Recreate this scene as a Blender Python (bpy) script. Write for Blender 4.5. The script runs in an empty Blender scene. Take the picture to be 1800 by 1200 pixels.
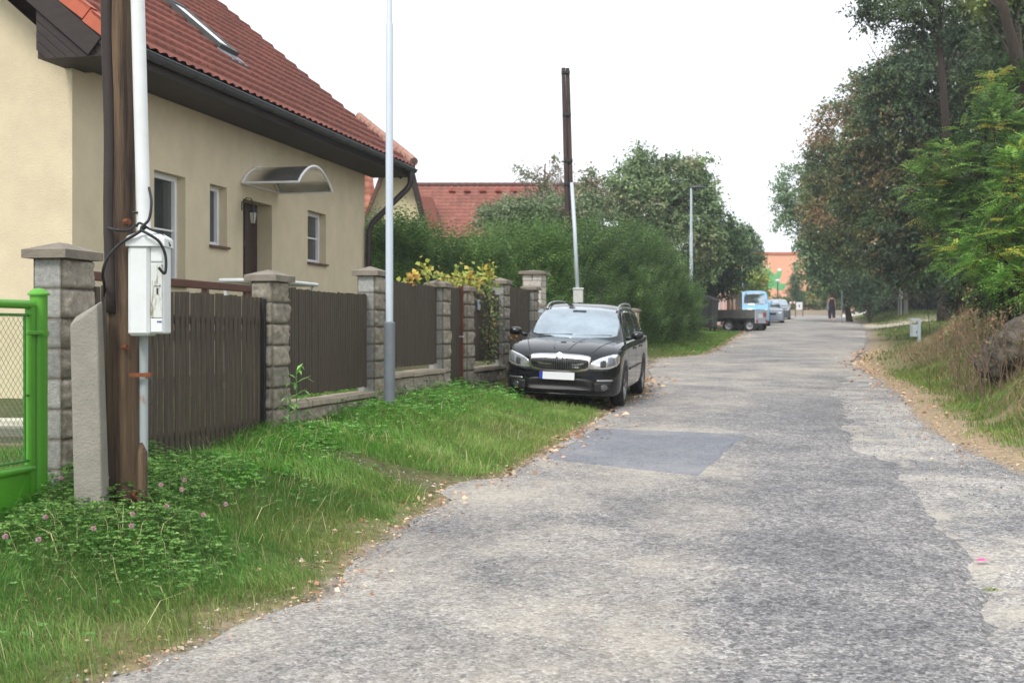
import bpy, math, random
import numpy as np
from mathutils import Matrix, Vector
from mathutils.bvhtree import BVHTree

# ------------------------------------------------------------------ camera, world, sun, exposure
S = bpy.context.scene
CAM_H, HOR, FPX = 1.65, 585.0, 2400.0
cam = bpy.data.objects.new('camera', bpy.data.cameras.new('camera'))
S.collection.objects.link(cam); S.camera = cam
cam.data.sensor_width = 36; cam.data.lens = 48
cam.data.shift_y = -(600-HOR)/1800.0
cam.location = (0, 0, CAM_H); cam.rotation_euler = (math.radians(90), 0, 0)
cam.data.clip_start = .1; cam.data.clip_end = 3000
cam.data.dof.use_dof = True; cam.data.dof.focus_distance = 9.5; cam.data.dof.aperture_fstop = 5.0

W = bpy.data.worlds.new('World'); S.world = W; W.use_nodes = True
nt = W.node_tree; nt.nodes.clear()
wo = nt.nodes.new('ShaderNodeOutputWorld'); bg = nt.nodes.new('ShaderNodeBackground')
sky = nt.nodes.new('ShaderNodeTexSky'); sky.sky_type = 'NISHITA'; sky.sun_disc = False
SUN_EL, SUN_AZ = 48.0, 205.0          # azimuth measured clockwise from +Y
sky.sun_elevation = math.radians(SUN_EL); sky.sun_rotation = math.radians(SUN_AZ)
sky.dust_density = 4; sky.air_density = 1
hs = nt.nodes.new('ShaderNodeHueSaturation'); hs.inputs['Saturation'].default_value = .25
mx = nt.nodes.new('ShaderNodeMix'); mx.data_type = 'RGBA'; mx.inputs[0].default_value = .8
mx.inputs[7].default_value = (10.6, 11.0, 11.6, 1)       # the even white cloud layer
nt.links.new(sky.outputs[0], hs.inputs['Color']); nt.links.new(hs.outputs[0], mx.inputs[6])
nt.links.new(mx.outputs[2], bg.inputs[0]); bg.inputs[1].default_value = .108
nt.links.new(bg.outputs[0], wo.inputs[0])

sd = bpy.data.lights.new('sun', 'SUN'); sd.energy = 2.0; sd.angle = math.radians(14); sd.color = (1, .96, .9)
sun = bpy.data.objects.new('sun', sd); S.collection.objects.link(sun)
_az, _el = math.radians(SUN_AZ), math.radians(SUN_EL)
_sv = Vector((math.sin(_az)*math.cos(_el), math.cos(_az)*math.cos(_el), math.sin(_el)))
sun.rotation_euler = _sv.to_track_quat('Z', 'Y').to_euler()
S.view_settings.view_transform = 'Standard'; S.view_settings.look = 'None'
S.view_settings.exposure = .42; S.view_settings.gamma = 1; S.view_settings.use_curve_mapping = False
S.cycles.max_bounces = 8; S.cycles.transparent_max_bounces = 12

# ------------------------------------------------------------------ tags and meshes
COL = S.collection
def tag(o, label=None, cat=None, group=None, kind=None):
    if label: o['label'] = label
    if cat: o['category'] = cat
    if group: o['group'] = group
    if kind: o['kind'] = kind
    return o
def thing(name, label, cat, loc=(0, 0, 0), rz=0, group=None):
    o = bpy.data.objects.new(name, None); COL.objects.link(o); o.empty_display_size = .2
    o.location = loc; o.rotation_euler = (0, 0, rz)
    return tag(o, label, cat, group)
def link_mesh(name, me, mats, parent=None, smooth=False):
    if not isinstance(mats, (list, tuple)): mats = [mats]
    for m in mats: me.materials.append(m)
    if smooth: me.polygons.foreach_set('use_smooth', [True]*len(me.polygons))
    o = bpy.data.objects.new(name, me); COL.objects.link(o)
    if parent: o.parent = parent
    return o
def np_mesh(name, V, Fs, mats, parent=None, col=None, smooth=False, mi=None):
    """V (n,3); Fs list of int arrays (m,k); col (n,3) point colour"""
    me = bpy.data.meshes.new(name)
    V = np.asarray(V, dtype=np.float32)
    me.vertices.add(len(V)); me.vertices.foreach_set('co', V.ravel())
    loops = np.concatenate([np.asarray(f).ravel() for f in Fs]).astype(np.int32)
    cnt = np.concatenate([np.full(len(f), np.asarray(f).shape[1]) for f in Fs]).astype(np.int32)
    st = np.concatenate([[0], np.cumsum(cnt)[:-1]]).astype(np.int32)
    me.loops.add(len(loops)); me.loops.foreach_set('vertex_index', loops)
    me.polygons.add(len(cnt)); me.polygons.foreach_set('loop_start', st); me.polygons.foreach_set('loop_total', cnt)
    if mi is not None: me.polygons.foreach_set('material_index', np.asarray(mi, dtype=np.int32))
    me.update(calc_edges=True)
    if col is not None:
        a = me.color_attributes.new('col', 'FLOAT_COLOR', 'POINT')
        c4 = np.ones((len(V), 4), dtype=np.float32); c4[:, :3] = col
        a.data.foreach_set('color', c4.ravel())
    return link_mesh(name, me, mats, parent, smooth)
class MB:
    """collects boxes, tubes and faces; build() links them as ONE mesh"""
    def __init__(s): s.v = []; s.f = []; s.m = []; s.mi = 0
    def add(s, vs, fs, M=None):
        n = len(s.v)
        for p in vs:
            p = Vector(p)
            s.v.append(tuple(M @ p) if M is not None else tuple(p))
        for f in fs: s.f.append([n+i for i in f]); s.m.append(s.mi)
        return s
    def box(s, x0, x1, y0, y1, z0, z1, M=None, bev=0):
        if bev:
            b = bev
            vs = []; fs = []
            for zz, ins in ((z0, b), (z0+b, 0), (z1-b, 0), (z1, b)):
                i = ins; c = b if ins == 0 else 0
                xs = [(x0+i+c, y0+i), (x1-i-c, y0+i), (x1-i, y0+i+c), (x1-i, y1-i-c), (x1-i-c, y1-i), (x0+i+c, y1-i), (x0+i, y1-i-c), (x0+i, y0+i+c)]
                vs += [(a, d, zz) for a, d in xs]
            for k in range(3):
                for j in range(8):
                    fs.append((k*8+j, k*8+(j+1) % 8, k*8+8+(j+1) % 8, k*8+8+j))
            fs.append(tuple(range(7, -1, -1))); fs.append(tuple(range(24, 32)))
            return s.add(vs, fs, M)
        vs = [(x0, y0, z0), (x1, y0, z0), (x1, y1, z0), (x0, y1, z0), (x0, y0, z1), (x1, y0, z1), (x1, y1, z1), (x0, y1, z1)]
        return s.add(vs, [(3, 2, 1, 0), (4, 5, 6, 7), (0, 1, 5, 4), (1, 2, 6, 5), (2, 3, 7, 6), (3, 0, 4, 7)], M)
    def tube(s, pts, r, n=10, cap=True, M=None, jit=0, seed=1):
        rs = r if isinstance(r, (list, tuple)) else [r]*len(pts)
        rd = random.Random(seed)
        P = [Vector(p) for p in pts]; vs = []; fs = []
        up = Vector((0, 0, 1)); t0 = (P[1]-P[0]).normalized()
        if abs(t0.dot(up)) > .9: up = Vector((1, 0, 0))
        a = t0.cross(up).normalized()
        for i, p in enumerate(P):
            t = (P[min(i+1, len(P)-1)]-P[max(i-1, 0)]).normalized()
            a = (a - t*a.dot(t)).normalized(); b = t.cross(a)
            for k in range(n):
                q = 2*math.pi*k/n; rr = rs[i]*(1+rd.uniform(-jit, jit))
                vs.append(p + (a*math.cos(q)+b*math.sin(q))*rr)
        for i in range(len(P)-1):
            for k in range(n):
                fs.append((i*n+k, i*n+(k+1) % n, (i+1)*n+(k+1) % n, (i+1)*n+k))
        if cap: fs.append(tuple(range(n-1, -1, -1))); fs.append(tuple((len(P)-1)*n+k for k in range(n)))
        return s.add(vs, fs, M)
    def lathe(s, prof, n=16, M=None, cap=True):
        vs = [(r*math.cos(2*math.pi*k/n), r*math.sin(2*math.pi*k/n), z) for r, z in prof for k in range(n)]
        fs = [(i*n+k, i*n+(k+1) % n, (i+1)*n+(k+1) % n, (i+1)*n+k) for i in range(len(prof)-1) for k in range(n)]
        if cap: fs.append(tuple(range(n-1, -1, -1))); fs.append(tuple((len(prof)-1)*n+k for k in range(n)))
        return s.add(vs, fs, M)
    def prism(s, poly, d0, d1, axis='y', M=None):
        """poly of (a,b); extruded along axis from d0 to d1"""
        n = len(poly)
        mk = {'y': lambda a, b, d: (a, d, b), 'x': lambda a, b, d: (d, a, b), 'z': lambda a, b, d: (a, b, d)}[axis]
        vs = [mk(a, b, d0) for a, b in poly]+[mk(a, b, d1) for a, b in poly]
        fs = [tuple(range(n)), tuple(range(2*n-1, n-1, -1))]+[(i, i+n, (i+1) % n+n, (i+1) % n) for i in range(n)]
        return s.add(vs, fs, M)
    def build(s, name, mats, parent=None, smooth=False, autosmooth=None):
        me = bpy.data.meshes.new(name); me.from_pydata(s.v, [], s.f)
        me.polygons.foreach_set('material_index', s.m); me.update()
        o = link_mesh(name, me, mats, parent)
        if smooth or autosmooth:
            me.polygons.foreach_set('use_smooth', [True]*len(me.polygons))
            if autosmooth: me.set_sharp_from_angle(angle=math.radians(autosmooth))
        return o
def RT(loc, rz=0, rx=0, ry=0):
    return Matrix.Translation(loc) @ Matrix.Rotation(rz, 4, 'Z') @ Matrix.Rotation(ry, 4, 'Y') @ Matrix.Rotation(rx, 4, 'X')

# ------------------------------------------------------------------ noise
def vnoise(x, y, seed=0):
    x = np.asarray(x, dtype=np.float64); y = np.asarray(y, dtype=np.float64)
    xi = np.floor(x).astype(np.int64); yi = np.floor(y).astype(np.int64)
    fx = x-xi; fy = y-yi; fx = fx*fx*(3-2*fx); fy = fy*fy*(3-2*fy)
    def h(a, b):
        n = (a*374761393+b*668265263+seed*982451653) & 0x7fffffff
        n = ((n ^ (n >> 13))*1274126177) & 0x7fffffff
        return ((n ^ (n >> 16)) & 0xffff)/65535.0
    return (h(xi, yi)*(1-fx)+h(xi+1, yi)*fx)*(1-fy)+(h(xi, yi+1)*(1-fx)+h(xi+1, yi+1)*fx)*fy
def fbm(x, y, seed=0, o=4):
    t = 0; a = .5; k = 1
    for i in range(o): t = t+a*vnoise(np.asarray(x)*k, np.asarray(y)*k, seed+i*7); a *= .5; k *= 2.03
    return t/(1-.5**o)
def sstep(a, b, x):
    t = np.clip((x-a)/(b-a), 0, 1); return t*t*(3-2*t)

# ------------------------------------------------------------------ materials
def lin(c):
    return tuple(((v/255)/12.92 if v/255 <= .04045 else ((v/255+.055)/1.055)**2.4) for v in c)
def new_mat(name):
    m = bpy.data.materials.new(name); m.use_nodes = True
    return m, m.node_tree, m.node_tree.nodes['Principled BSDF']
def mat(name, rgb, rough=.7, var=.15, scale=6, bump=0, bscale=40, metal=0, rgb2=None, stretch=None, coat=0, spec=.5, detail=5, thr=None):
    """procedural: two-tone noise on object coordinates, optional bump"""
    m, t, b = new_mat(name); N = t.nodes; L = t.links
    tc = N.new('ShaderNodeTexCoord'); mp = N.new('ShaderNodeMapping'); L.new(tc.outputs['Object'], mp.inputs[0])
    if stretch: mp.inputs['Scale'].default_value = stretch
    no = N.new('ShaderNodeTexNoise'); no.inputs['Scale'].default_value = scale; no.inputs['Detail'].default_value = detail
    no.inputs['Roughness'].default_value = .65
    L.new(mp.outputs[0], no.inputs[0])
    r = N.new('ShaderNodeValToRGB'); L.new(no.outputs[0], r.inputs[0])
    lo, hi = thr or (.3, .7)
    r.color_ramp.elements[0].position = lo; r.color_ramp.elements[1].position = hi
    c1 = rgb if rgb2 else tuple(v*(1-var) for v in rgb); c2 = rgb2 or tuple(min(v*(1+var), 1) for v in rgb)
    r.color_ramp.elements[0].color = (*c1, 1); r.color_ramp.elements[1].color = (*c2, 1)
    L.new(r.outputs[0], b.inputs['Base Color'])
    b.inputs['Roughness'].default_value = rough; b.inputs['Metallic'].default_value = metal
    b.inputs['Coat Weight'].default_value = coat; b.inputs['Coat Roughness'].default_value = .03
    b.inputs['Specular IOR Level'].default_value = spec
    if bump:
        n2 = N.new('ShaderNodeTexNoise'); n2.inputs['Scale'].default_value = bscale; n2.inputs['Detail'].default_value = 6
        L.new(mp.outputs[0], n2.inputs[0])
        bp = N.new('ShaderNodeBump'); bp.inputs['Strength'].default_value = bump; bp.inputs['Distance'].default_value = .01
        L.new(n2.outputs[0], bp.inputs['Height']); L.new(bp.outputs[0], b.inputs['Normal'])
    return m
def attr_mat(name, rough=.6, var=.25, scale=25, bump=.4, bscale=60, transl=0, spec=.3, bdist=.02, coat=0):
    """base colour from the point attribute 'col', times a fine noise"""
    m, t, b = new_mat(name); N = t.nodes; L = t.links
    at = N.new('ShaderNodeAttribute'); at.attribute_name = 'col'
    src = at.outputs['Color']
    if var:
        tc = N.new('ShaderNodeTexCoord'); no = N.new('ShaderNodeTexNoise'); no.inputs['Scale'].default_value = scale
        no.inputs['Detail'].default_value = 6; no.inputs['Roughness'].default_value = .7
        L.new(tc.outputs['Object'], no.inputs[0])
        mr = N.new('ShaderNodeMapRange'); mr.inputs[1].default_value = .3; mr.inputs[2].default_value = .7
        mr.inputs[3].default_value = 1-var; mr.inputs[4].default_value = 1+var
        L.new(no.outputs[0], mr.inputs[0])
        mm = N.new('ShaderNodeVectorMath'); mm.operation = 'SCALE'; L.new(src, mm.inputs[0]); L.new(mr.outputs[0], mm.inputs['Scale'])
        src = mm.outputs[0]
        if bump:
            n2 = N.new('ShaderNodeTexNoise'); n2.inputs['Scale'].default_value = bscale; n2.inputs['Detail'].default_value = 6
            L.new(tc.outputs['Object'], n2.inputs[0])
            bp = N.new('ShaderNodeBump'); bp.inputs['Strength'].default_value = bump; bp.inputs['Distance'].default_value = bdist
            L.new(n2.outputs[0], bp.inputs['Height']); L.new(bp.outputs[0], b.inputs['Normal'])
    L.new(src, b.inputs['Base Color']); b.inputs['Roughness'].default_value = rough
    b.inputs['Specular IOR Level'].default_value = spec; b.inputs['Coat Weight'].default_value = coat
    if transl:
        tr = N.new('ShaderNodeBsdfTranslucent'); L.new(src, tr.inputs[0])
        ms = N.new('ShaderNodeMixShader'); ms.inputs[0].default_value = transl
        o = N['Material Output']; L.new(b.outputs[0], ms.inputs[1]); L.new(tr.outputs[0], ms.inputs[2]); L.new(ms.outputs[0], o.inputs[0])
    return m
LEAF = attr_mat('leaf', rough=.55, var=0, transl=.3, spec=.25)
GRASSM = attr_mat('grass_blade', rough=.6, var=0, transl=.3, spec=.2)
GROUND = attr_mat('soil', rough=.95, var=.45, scale=14, bump=.6, bscale=40, spec=.1)
TILE = attr_mat('roof_tile', rough=.75, var=.12, scale=9, bump=.15, bscale=60)
BLOCK = attr_mat('concrete_block', rough=.9, var=.30, scale=30, bump=.7, bscale=90, bdist=.008)
M = {}
M['plaster'] = mat('plaster', lin((206, 193, 164)), .9, .08, 2.2, bump=.6, bscale=70, detail=12, spec=.2)
M['plaster2'] = mat('plaster_yellow', lin((214, 202, 164)), .9, .04, 1.0, bump=.2, bscale=80)
M['darkwood'] = mat('dark_wood', lin((42, 32, 29)), .7, .3, 4, bump=.3, bscale=20, stretch=(1, 1, 6))
M['slat'] = mat('slat_wood', lin((70, 61, 49)), .75, .36, 5, bump=.5, bscale=30, stretch=(8, 8, .8))
M['rail'] = mat('brown_rail', lin((92, 58, 44)), .55, .15, 5)
M['pole'] = mat('pole_wood', lin((48, 36, 31)), .9, .3, 1.8, bump=1, bscale=22, stretch=(7, 7, .35), rgb2=lin((122, 100, 76)), thr=(.40, .70))
M['pole2'] = mat('far_pole_wood', lin((42, 35, 34)), .85, .3, 2.2, bump=.5, bscale=26, stretch=(9, 9, .5), rgb2=lin((86, 68, 62)))
M['concrete'] = mat('concrete', lin((142, 138, 128)), .9, .16, 7, bump=.6, bscale=70)
M['coping'] = mat('coping', lin((158, 146, 130)), .9, .18, 9, bump=.6, bscale=60)
M['cap'] = mat('post_cap', lin((126, 118, 106)), .9, .2, 8, bump=.6, bscale=60)
M['white_plastic'] = mat('white_plastic', lin((212, 216, 216)), .45, .06, 6)
M['whitebrick'] = mat('white_brick', lin((205, 198, 188)), .85, .12, 8, bump=.4, bscale=50)
M['galv'] = mat('galvanised', lin((178, 186, 194)), .5, .1, 5, metal=.25)
M['guard'] = mat('guard_strip', lin((50, 42, 39)), .8, .25, 3, stretch=(6, 6, .5))
M['galv2'] = mat('galvanised_sleeve', lin((118, 124, 132)), .55, .1, 5, metal=.25)
M['rust'] = mat('rust', lin((110, 62, 36)), .9, .4, 20, bump=.4)
M['green'] = mat('green_paint', lin((84, 158, 40)), .4, .08, 3, bump=.1, bscale=30)
M['mesh'] = mat('green_wire', lin((66, 128, 50)), .5, .12, 6)
M['black'] = mat('black_rubber', lin((28, 28, 30)), .6, .15, 6)
M['gutter'] = mat('gutter', lin((52, 56, 60)), .45, .12, 3)
M['pipe'] = mat('downpipe', lin((44, 32, 30)), .4, .12, 3)
M['glass'] = mat('window_glass', (.03, .035, .04), .05, .1, 2, spec=.8)
M['curtain'] = mat('curtain', lin((110, 118, 116)), .8, .1, 3)
M['frame'] = mat('white_frame', lin((228, 230, 232)), .4, .03, 3)
M['sill'] = mat('brown_sill', lin((96, 62, 52)), .5, .1, 3)
M['door'] = mat('door_wood', lin((52, 30, 24)), .45, .2, 5, stretch=(6, 6, .6))
M['pink'] = mat('pink_paint', lin((226, 176, 168)), .8, .08, 3)
M['darkgrey'] = mat('dark_grey', lin((60, 62, 62)), .6, .15, 5)
M['bark'] = mat('bark', lin((58, 50, 42)), .95, .3, 4, bump=1, bscale=18, stretch=(5, 5, 1))
M['rock'] = mat('rock', lin((48, 46, 42)), .95, .3, 5, bump=1, bscale=22, rgb2=lin((112, 104, 92)), thr=(.38, .72))

# ------------------------------------------------------------------ places
TH = math.atan(.2); CT, ST = math.cos(TH), math.sin(TH); FX = -4.66
def F(a, d, z=0):                     # fence frame: a along the fence line, d towards the road
    return (FX+a*ST+d*CT, a*CT-d*ST, z)
def fa(u, d=0):                       # the a at which the line at offset d shows in column u
    m = (u-900)/FPX
    return (-FX-CT*d-ST*m*d)/(ST-CT*m)
def fz(u, v, d=0):                    # -> a, z
    a = fa(u, d); Y = a*CT-d*ST
    return a, CAM_H+(HOR-v)/FPX*Y
def P(u, v, Y): return ((u-900)/FPX*Y, Y, CAM_H+(HOR-v)/FPX*Y)
def slope(y):
    y = np.asarray(y, dtype=float)
    return np.where(y < 118, .0273*y, .0273*118+.002*(y-118))
LE = np.array([(-30, -4.0), (4, -2.3), (5.2, -2.0), (5.8, -1.75), (6.8, -1.35), (7.45, -1.05), (8.7, -.94), (9.6, -.8), (10.8, -.55), (12.2, -.1), (14.35, .36), (18.4, 1.23), (20, 1.5),
      (23.2, 2.3), (30, 3.0), (35.3, 3.7), (37.5, 5.3), (45, 7.0), (56, 9.3), (66, 11.6), (80, 14.3), (100, 18.8), (118, 23), (160, 32), (400, 80)])
RE = np.array([(-30, 6), (6, 4.9), (12.8, 4.8), (15.8, 5.0), (19.4, 5.7), (23.2, 6.6), (32.8, 8.2), (38, 9.8), (49, 12.9), (60, 15.7), (83, 21.3), (98, 24.0), (118, 28.5), (160, 38), (400, 88)])
ME = np.array([(-30, 0), (4, 2.1), (6.65, 2.49), (8.5, 2.83), (11.3, 3.3), (13.2, 3.63), (15.8, 3.9), (19.7, 4.84), (23.3, 5.5), (28, 6.9), (33, 8.1)])
def xl(y): return np.interp(y, LE[:, 0], LE[:, 1])
def xr(y): return np.interp(y, RE[:, 0], RE[:, 1])
def ground_h(x, y):
    x = np.asarray(x, dtype=float); y = np.asarray(y, dtype=float)
    b = slope(y)
    dl = xl(y)-x
    wl = np.interp(y, [0, 10, 20, 30, 60], [1.7, 1.9, 1.9, 2.2, 4.0])
    lift = np.interp(y, [0, 6, 7, 8], [.10, .2, .3, .37])*(1-.7*np.exp(-((x+3.2)/.38)**2-((y-7.7)/.8)**2))*sstep(0, 1, dl/wl)+.03*sstep(.0, .25, dl)
    drive = sstep(26.5, 28, y)*(1-sstep(34.5, 36.5, y))
    lift = lift*(1-.75*drive*sstep(-3, -1, x))
    # the hollow the wagon stands in
    hol = np.exp(-(((x-.55-(y-21.5)*.2)/.85)**2+((y-21.3)/2.6)**2)*1.0)
    lift = lift*(1-.9*hol)
    dr = x-xr(y)
    A = np.interp(y, [0, 8, 14, 20, 30, 36, 45, 60, 78, 90, 120], [1.5, 2.2, 3.4, 3.6, 3.2, 2.0, 1.0, .4, .5, .6, 1.0])
    Wd = np.interp(y, [0, 14, 20, 30, 36, 45, 60], [4, 4, 4.5, 5, 5, 6, 3])
    bank = A*sstep(0, 1, (dr-.5)/Wd)+.05*sstep(.0, .5, dr)
    path = np.exp(-((y-72-(dr*.1))/5.0)**2)
    bank = bank*(1-.8*path*(1-sstep(10, 16, dr)))
    bump = (fbm(x*.9, y*.9, 5)-.5)*.10*(sstep(.1, .8, dl)+sstep(.1, .8, dr))+(fbm(x*3, y*3, 9)-.5)*.05*(sstep(.05, .5, dl)+sstep(.05, .5, dr))
    inroad = (dl < 0) & (dr < 0)
    return b+np.where(dl > 0, lift, 0)+np.where(dr > 0, bank, 0)+bump-np.where(inroad, .03, 0)-0.0
def gh(x, y): return float(ground_h(x, y))
def fgh(a, d):
    p = F(a, d); return gh(p[0], p[1])
# ------------------------------------------------------------------ ground sheet
def axis(parts):
    out = []
    for a, b, s in parts: out += list(np.arange(a, b, s))
    return np.array(out+[parts[-1][1]])
xs = axis([(-400, -60, 40), (-60, -16, 4), (-16, -5.2, .6), (-5.2, 11, .11), (11, 30, .5), (30, 70, 4), (70, 500, 40)])
ys = axis([(-60, -4, 8), (-4, 4.4, .8), (4.4, 26, .11), (26, 50, .22), (50, 130, .8), (130, 200, 8), (200, 1200, 80)])
GX, GY = np.meshgrid(xs, ys)
GZ = ground_h(GX, GY)
nx, ny = len(xs), len(ys)
n1 = fbm(GX*.7, GY*.7, 21); n2 = fbm(GX*2.6, GY*2.6, 33); n3 = fbm(GX*9, GY*9, 44, 3)
dl = xl(GY)-GX; dr = GX-xr(GY)
soil = np.array(lin((104, 88, 66))); gr = np.array(lin((78, 92, 50))); straw = np.array(lin((158, 138, 114))); gravel = np.array(lin((140, 132, 122)))
litter = np.array(lin((126, 100, 80))); yard = np.array(lin((120, 112, 98)))
C = np.zeros((ny, nx, 3)); C[:] = gr
def mixc(C, c, w): return C*(1-w[..., None])+c*w[..., None]
C = mixc(C, soil, np.clip(n2*2-.75, 0, 1)*.6)
edge = np.clip(1-np.minimum(np.abs(dl), np.abs(dr))/(.15+.6*n2), 0, 1)*np.clip(n3*2-.2, 0, 1)
C = mixc(C, straw, edge*.8)
rb = sstep(.3, 2.2, dr)*np.interp(GY, [0, 36, 44], [1, 1, .0])
C = mixc(C, straw, rb*.55); C = mixc(C, litter, rb*np.clip(n2*3-1.3, 0, 1))
rs = np.clip(1-np.abs(dr-.2)/(.5+.9*n1), 0, 1)*np.interp(GY, [0, 40, 60], [1, 1, .3])
C = mixc(C, straw, rs*.9)
inr = ((dl < .02) & (dr < .02)).astype(float)
C = mixc(C, gravel, inr)
pathm = np.exp(-((GY-72-dr*.1)/4.5)**2)*(dr > 0)*(1-sstep(9, 14, dr)); C = mixc(C, np.array(lin((176, 166, 150))), np.clip(pathm*1.5, 0, 1))
drv = sstep(27, 28.5, GY)*(1-sstep(34, 36, GY))*(dl > 0)*(dl < 3); C = mixc(C, gravel*.8, drv*1.0)
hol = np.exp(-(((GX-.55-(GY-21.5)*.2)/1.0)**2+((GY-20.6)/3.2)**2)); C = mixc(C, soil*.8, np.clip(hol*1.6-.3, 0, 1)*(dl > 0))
cross = sstep(104, 108, GY)*(1-sstep(117, 121, GY)); C = mixc(C, np.array(lin((205, 200, 190))), cross)
inside = (FX+(GY)*.2-GX > .6) & (dl > 1); C = mixc(C, yard*.6, inside*.5)
far = sstep(122, 135, GY); C = mixc(C, np.array(lin((120, 118, 96))), far)
idx = (np.arange(ny-1)[:, None]*nx+np.arange(nx-1)[None, :]).ravel()
Fq = np.stack([idx, idx+1, idx+nx+1, idx+nx], 1)
g = np_mesh('ground', np.stack([GX, GY, GZ], -1).reshape(-1, 3), [Fq], GROUND, col=C.reshape(-1, 3), smooth=True)
tag(g, kind='structure')

# ------------------------------------------------------------------ road surfaces
def road_mat(name, base, dark, sand, sand_lo, sand_hi, agg=1.0, rough=.85, bump=.8, bigs=.55):
    m, t, b = new_mat(name); N = t.nodes; L = t.links
    tc = N.new('ShaderNodeTexCoord')
    def noise(sc, det=5, rg=.6, st=None):
        mp = N.new('ShaderNodeMapping'); L.new(tc.outputs['Object'], mp.inputs[0])
        if st: mp.inputs['Scale'].default_value = st
        n = N.new('ShaderNodeTexNoise'); n.inputs['Scale'].default_value = sc; n.inputs['Detail'].default_value = det; n.inputs['Roughness'].default_value = rg
        L.new(mp.outputs[0], n.inputs[0]); return n.outputs[0]
    def ramp(src, a, b_, ca=(0, 0, 0, 1), cb=(1, 1, 1, 1)):
        r = N.new('ShaderNodeValToRGB'); r.color_ramp.elements[0].position = a; r.color_ramp.elements[1].position = b_
        r.color_ramp.elements[0].color = ca; r.color_ramp.elements[1].color = cb; L.new(src, r.inputs[0]); return r.outputs[0]
    def mix(f, a, b_, mode='MIX'):
        x = N.new('ShaderNodeMix'); x.data_type = 'RGBA'; x.blend_type = mode
        if isinstance(f, float): x.inputs[0].default_value = f
        else: L.new(f, x.inputs[0])
        L.new(a, x.inputs[6])
        if isinstance(b_, tuple): x.inputs[7].default_value = (*b_, 1)
        else: L.new(b_, x.inputs[7])
        return x.outputs[2]
    c = ramp(noise(.9, 6), .36, .64, (*dark, 1), (*base, 1))
    # aggregate stones, each with its own grey
    vo = N.new('ShaderNodeTexVoronoi'); vo.inputs['Scale'].default_value = 52; L.new(tc.outputs['Object'], vo.inputs[0])
    st = ramp(vo.outputs['Color'], .15, .85, (.46, .46, .48, 1), (1.55, 1.53, 1.50, 1))
    c = mix(.85*agg, c, st, 'MULTIPLY')
    v2 = N.new('ShaderNodeTexVoronoi'); v2.inputs['Scale'].default_value = 21; L.new(tc.outputs['Object'], v2.inputs[0])
    st2 = ramp(v2.outputs['Color'], .2, .8, (.70, .70, .72, 1), (1.3, 1.29, 1.26, 1)); c = mix(.8*agg, c, st2, 'MULTIPLY')
    # dry silt lying in the low places
    big = noise(bigs, 8, .72, (1, .8, 1)); fine = noise(46, 5, .75)
    ad = N.new('ShaderNodeMath'); ad.operation = 'MULTIPLY_ADD'; L.new(fine, ad.inputs[0]); ad.inputs[1].default_value = .55; L.new(big, ad.inputs[2])
    v3 = N.new('ShaderNodeTexVoronoi'); v3.inputs['Scale'].default_value = 105; L.new(tc.outputs['Object'], v3.inputs[0])
    c = mix(.8*agg, c, ramp(v3.outputs['Color'], .25, .9, (.62, .62, .64, 1), (1.48, 1.46, 1.42, 1)), 'MULTIPLY')
    at = N.new('ShaderNodeAttribute'); at.attribute_name = 'col'; ab = N.new('ShaderNodeMath'); ab.operation = 'ADD'; L.new(ad.outputs[0], ab.inputs[0]); L.new(at.outputs['Fac'], ab.inputs[1])
    sm = ramp(ab.outputs[0], sand_lo+.115, sand_hi+.15)
    smm = N.new('ShaderNodeMath'); smm.operation = 'MULTIPLY'; smm.inputs[1].default_value = .7; L.new(sm, smm.inputs[0])
    c = mix(smm.outputs[0], c, sand)
    crk = ramp(noise(7, 8, .8), .335, .375, (.45, .45, .45, 1), (1, 1, 1, 1)); c = mix(.5*agg, c, crk, 'MULTIPLY')
    L.new(c, b.inputs['Base Color']); b.inputs['Roughness'].default_value = rough; b.inputs['Specular IOR Level'].default_value = .35
    bp = N.new('ShaderNodeBump'); bp.inputs['Strength'].default_value = bump; bp.inputs['Distance'].default_value = .012
    hh = N.new('ShaderNodeMath'); hh.operation = 'MULTIPLY_ADD'; L.new(vo.outputs['Distance'], hh.inputs[0]); hh.inputs[1].default_value = -1.2; L.new(noise(30, 6), hh.inputs[2])
    L.new(hh.outputs[0], bp.inputs['Height']); L.new(bp.outputs[0], b.inputs['Normal'])
    return m
ASPH = road_mat('old_asphalt', lin((143, 142, 141)), lin((114, 114, 116)), lin((192, 182, 166)), .60, .84)
SHOU = road_mat('worn_shoulder', lin((164, 162, 159)), lin((118, 119, 122)), lin((186, 178, 164)), .59, .74, bigs=2.4)
PATCH = road_mat('smooth_patch', lin((112, 115, 123)), lin((100, 103, 110)), lin((154, 152, 150)), .66, .98, agg=.55, rough=.6, bump=.25)
def strip_mesh(name, yl, lo, hi, dz, m, nx_=24, sandf=None):
    """sheet between two edge functions at heights slope+dz, rounded ragged rims"""
    V = []; n = nx_+1; SC = []
    for k, y in enumerate(yl):
        a, b = float(lo(y)), float(hi(y))
        for i in range(n):
            t = i/nx_; x = a+(b-a)*t
            rim = -.028 if i in (0, nx_) else 0
            crown = .015*math.sin(math.pi*t)
            V.append((x, y, float(slope(y))+dz+rim+crown+.012*(float(vnoise(x*.8, y*.8, 3))-.5))); SC.append([sandf(x, y) if sandf else 0]*3)
    V = np.array(V); idx = (np.arange(len(yl)-1)[:, None]*n+np.arange(nx_)[None, :]).ravel()
    return tag(np_mesh(name, V, [np.stack([idx, idx+1, idx+n+1, idx+n], 1)], m, smooth=True, col=np.array(SC)), kind='structure')
def rag(y, s, a): return (float(fbm(y*1.3, s*3.1, s, 5))-.5)*a
yl = np.concatenate([np.arange(-20, 4, 1.0), np.arange(4, 40, .07), np.arange(40, 118.5, .6)])
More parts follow.
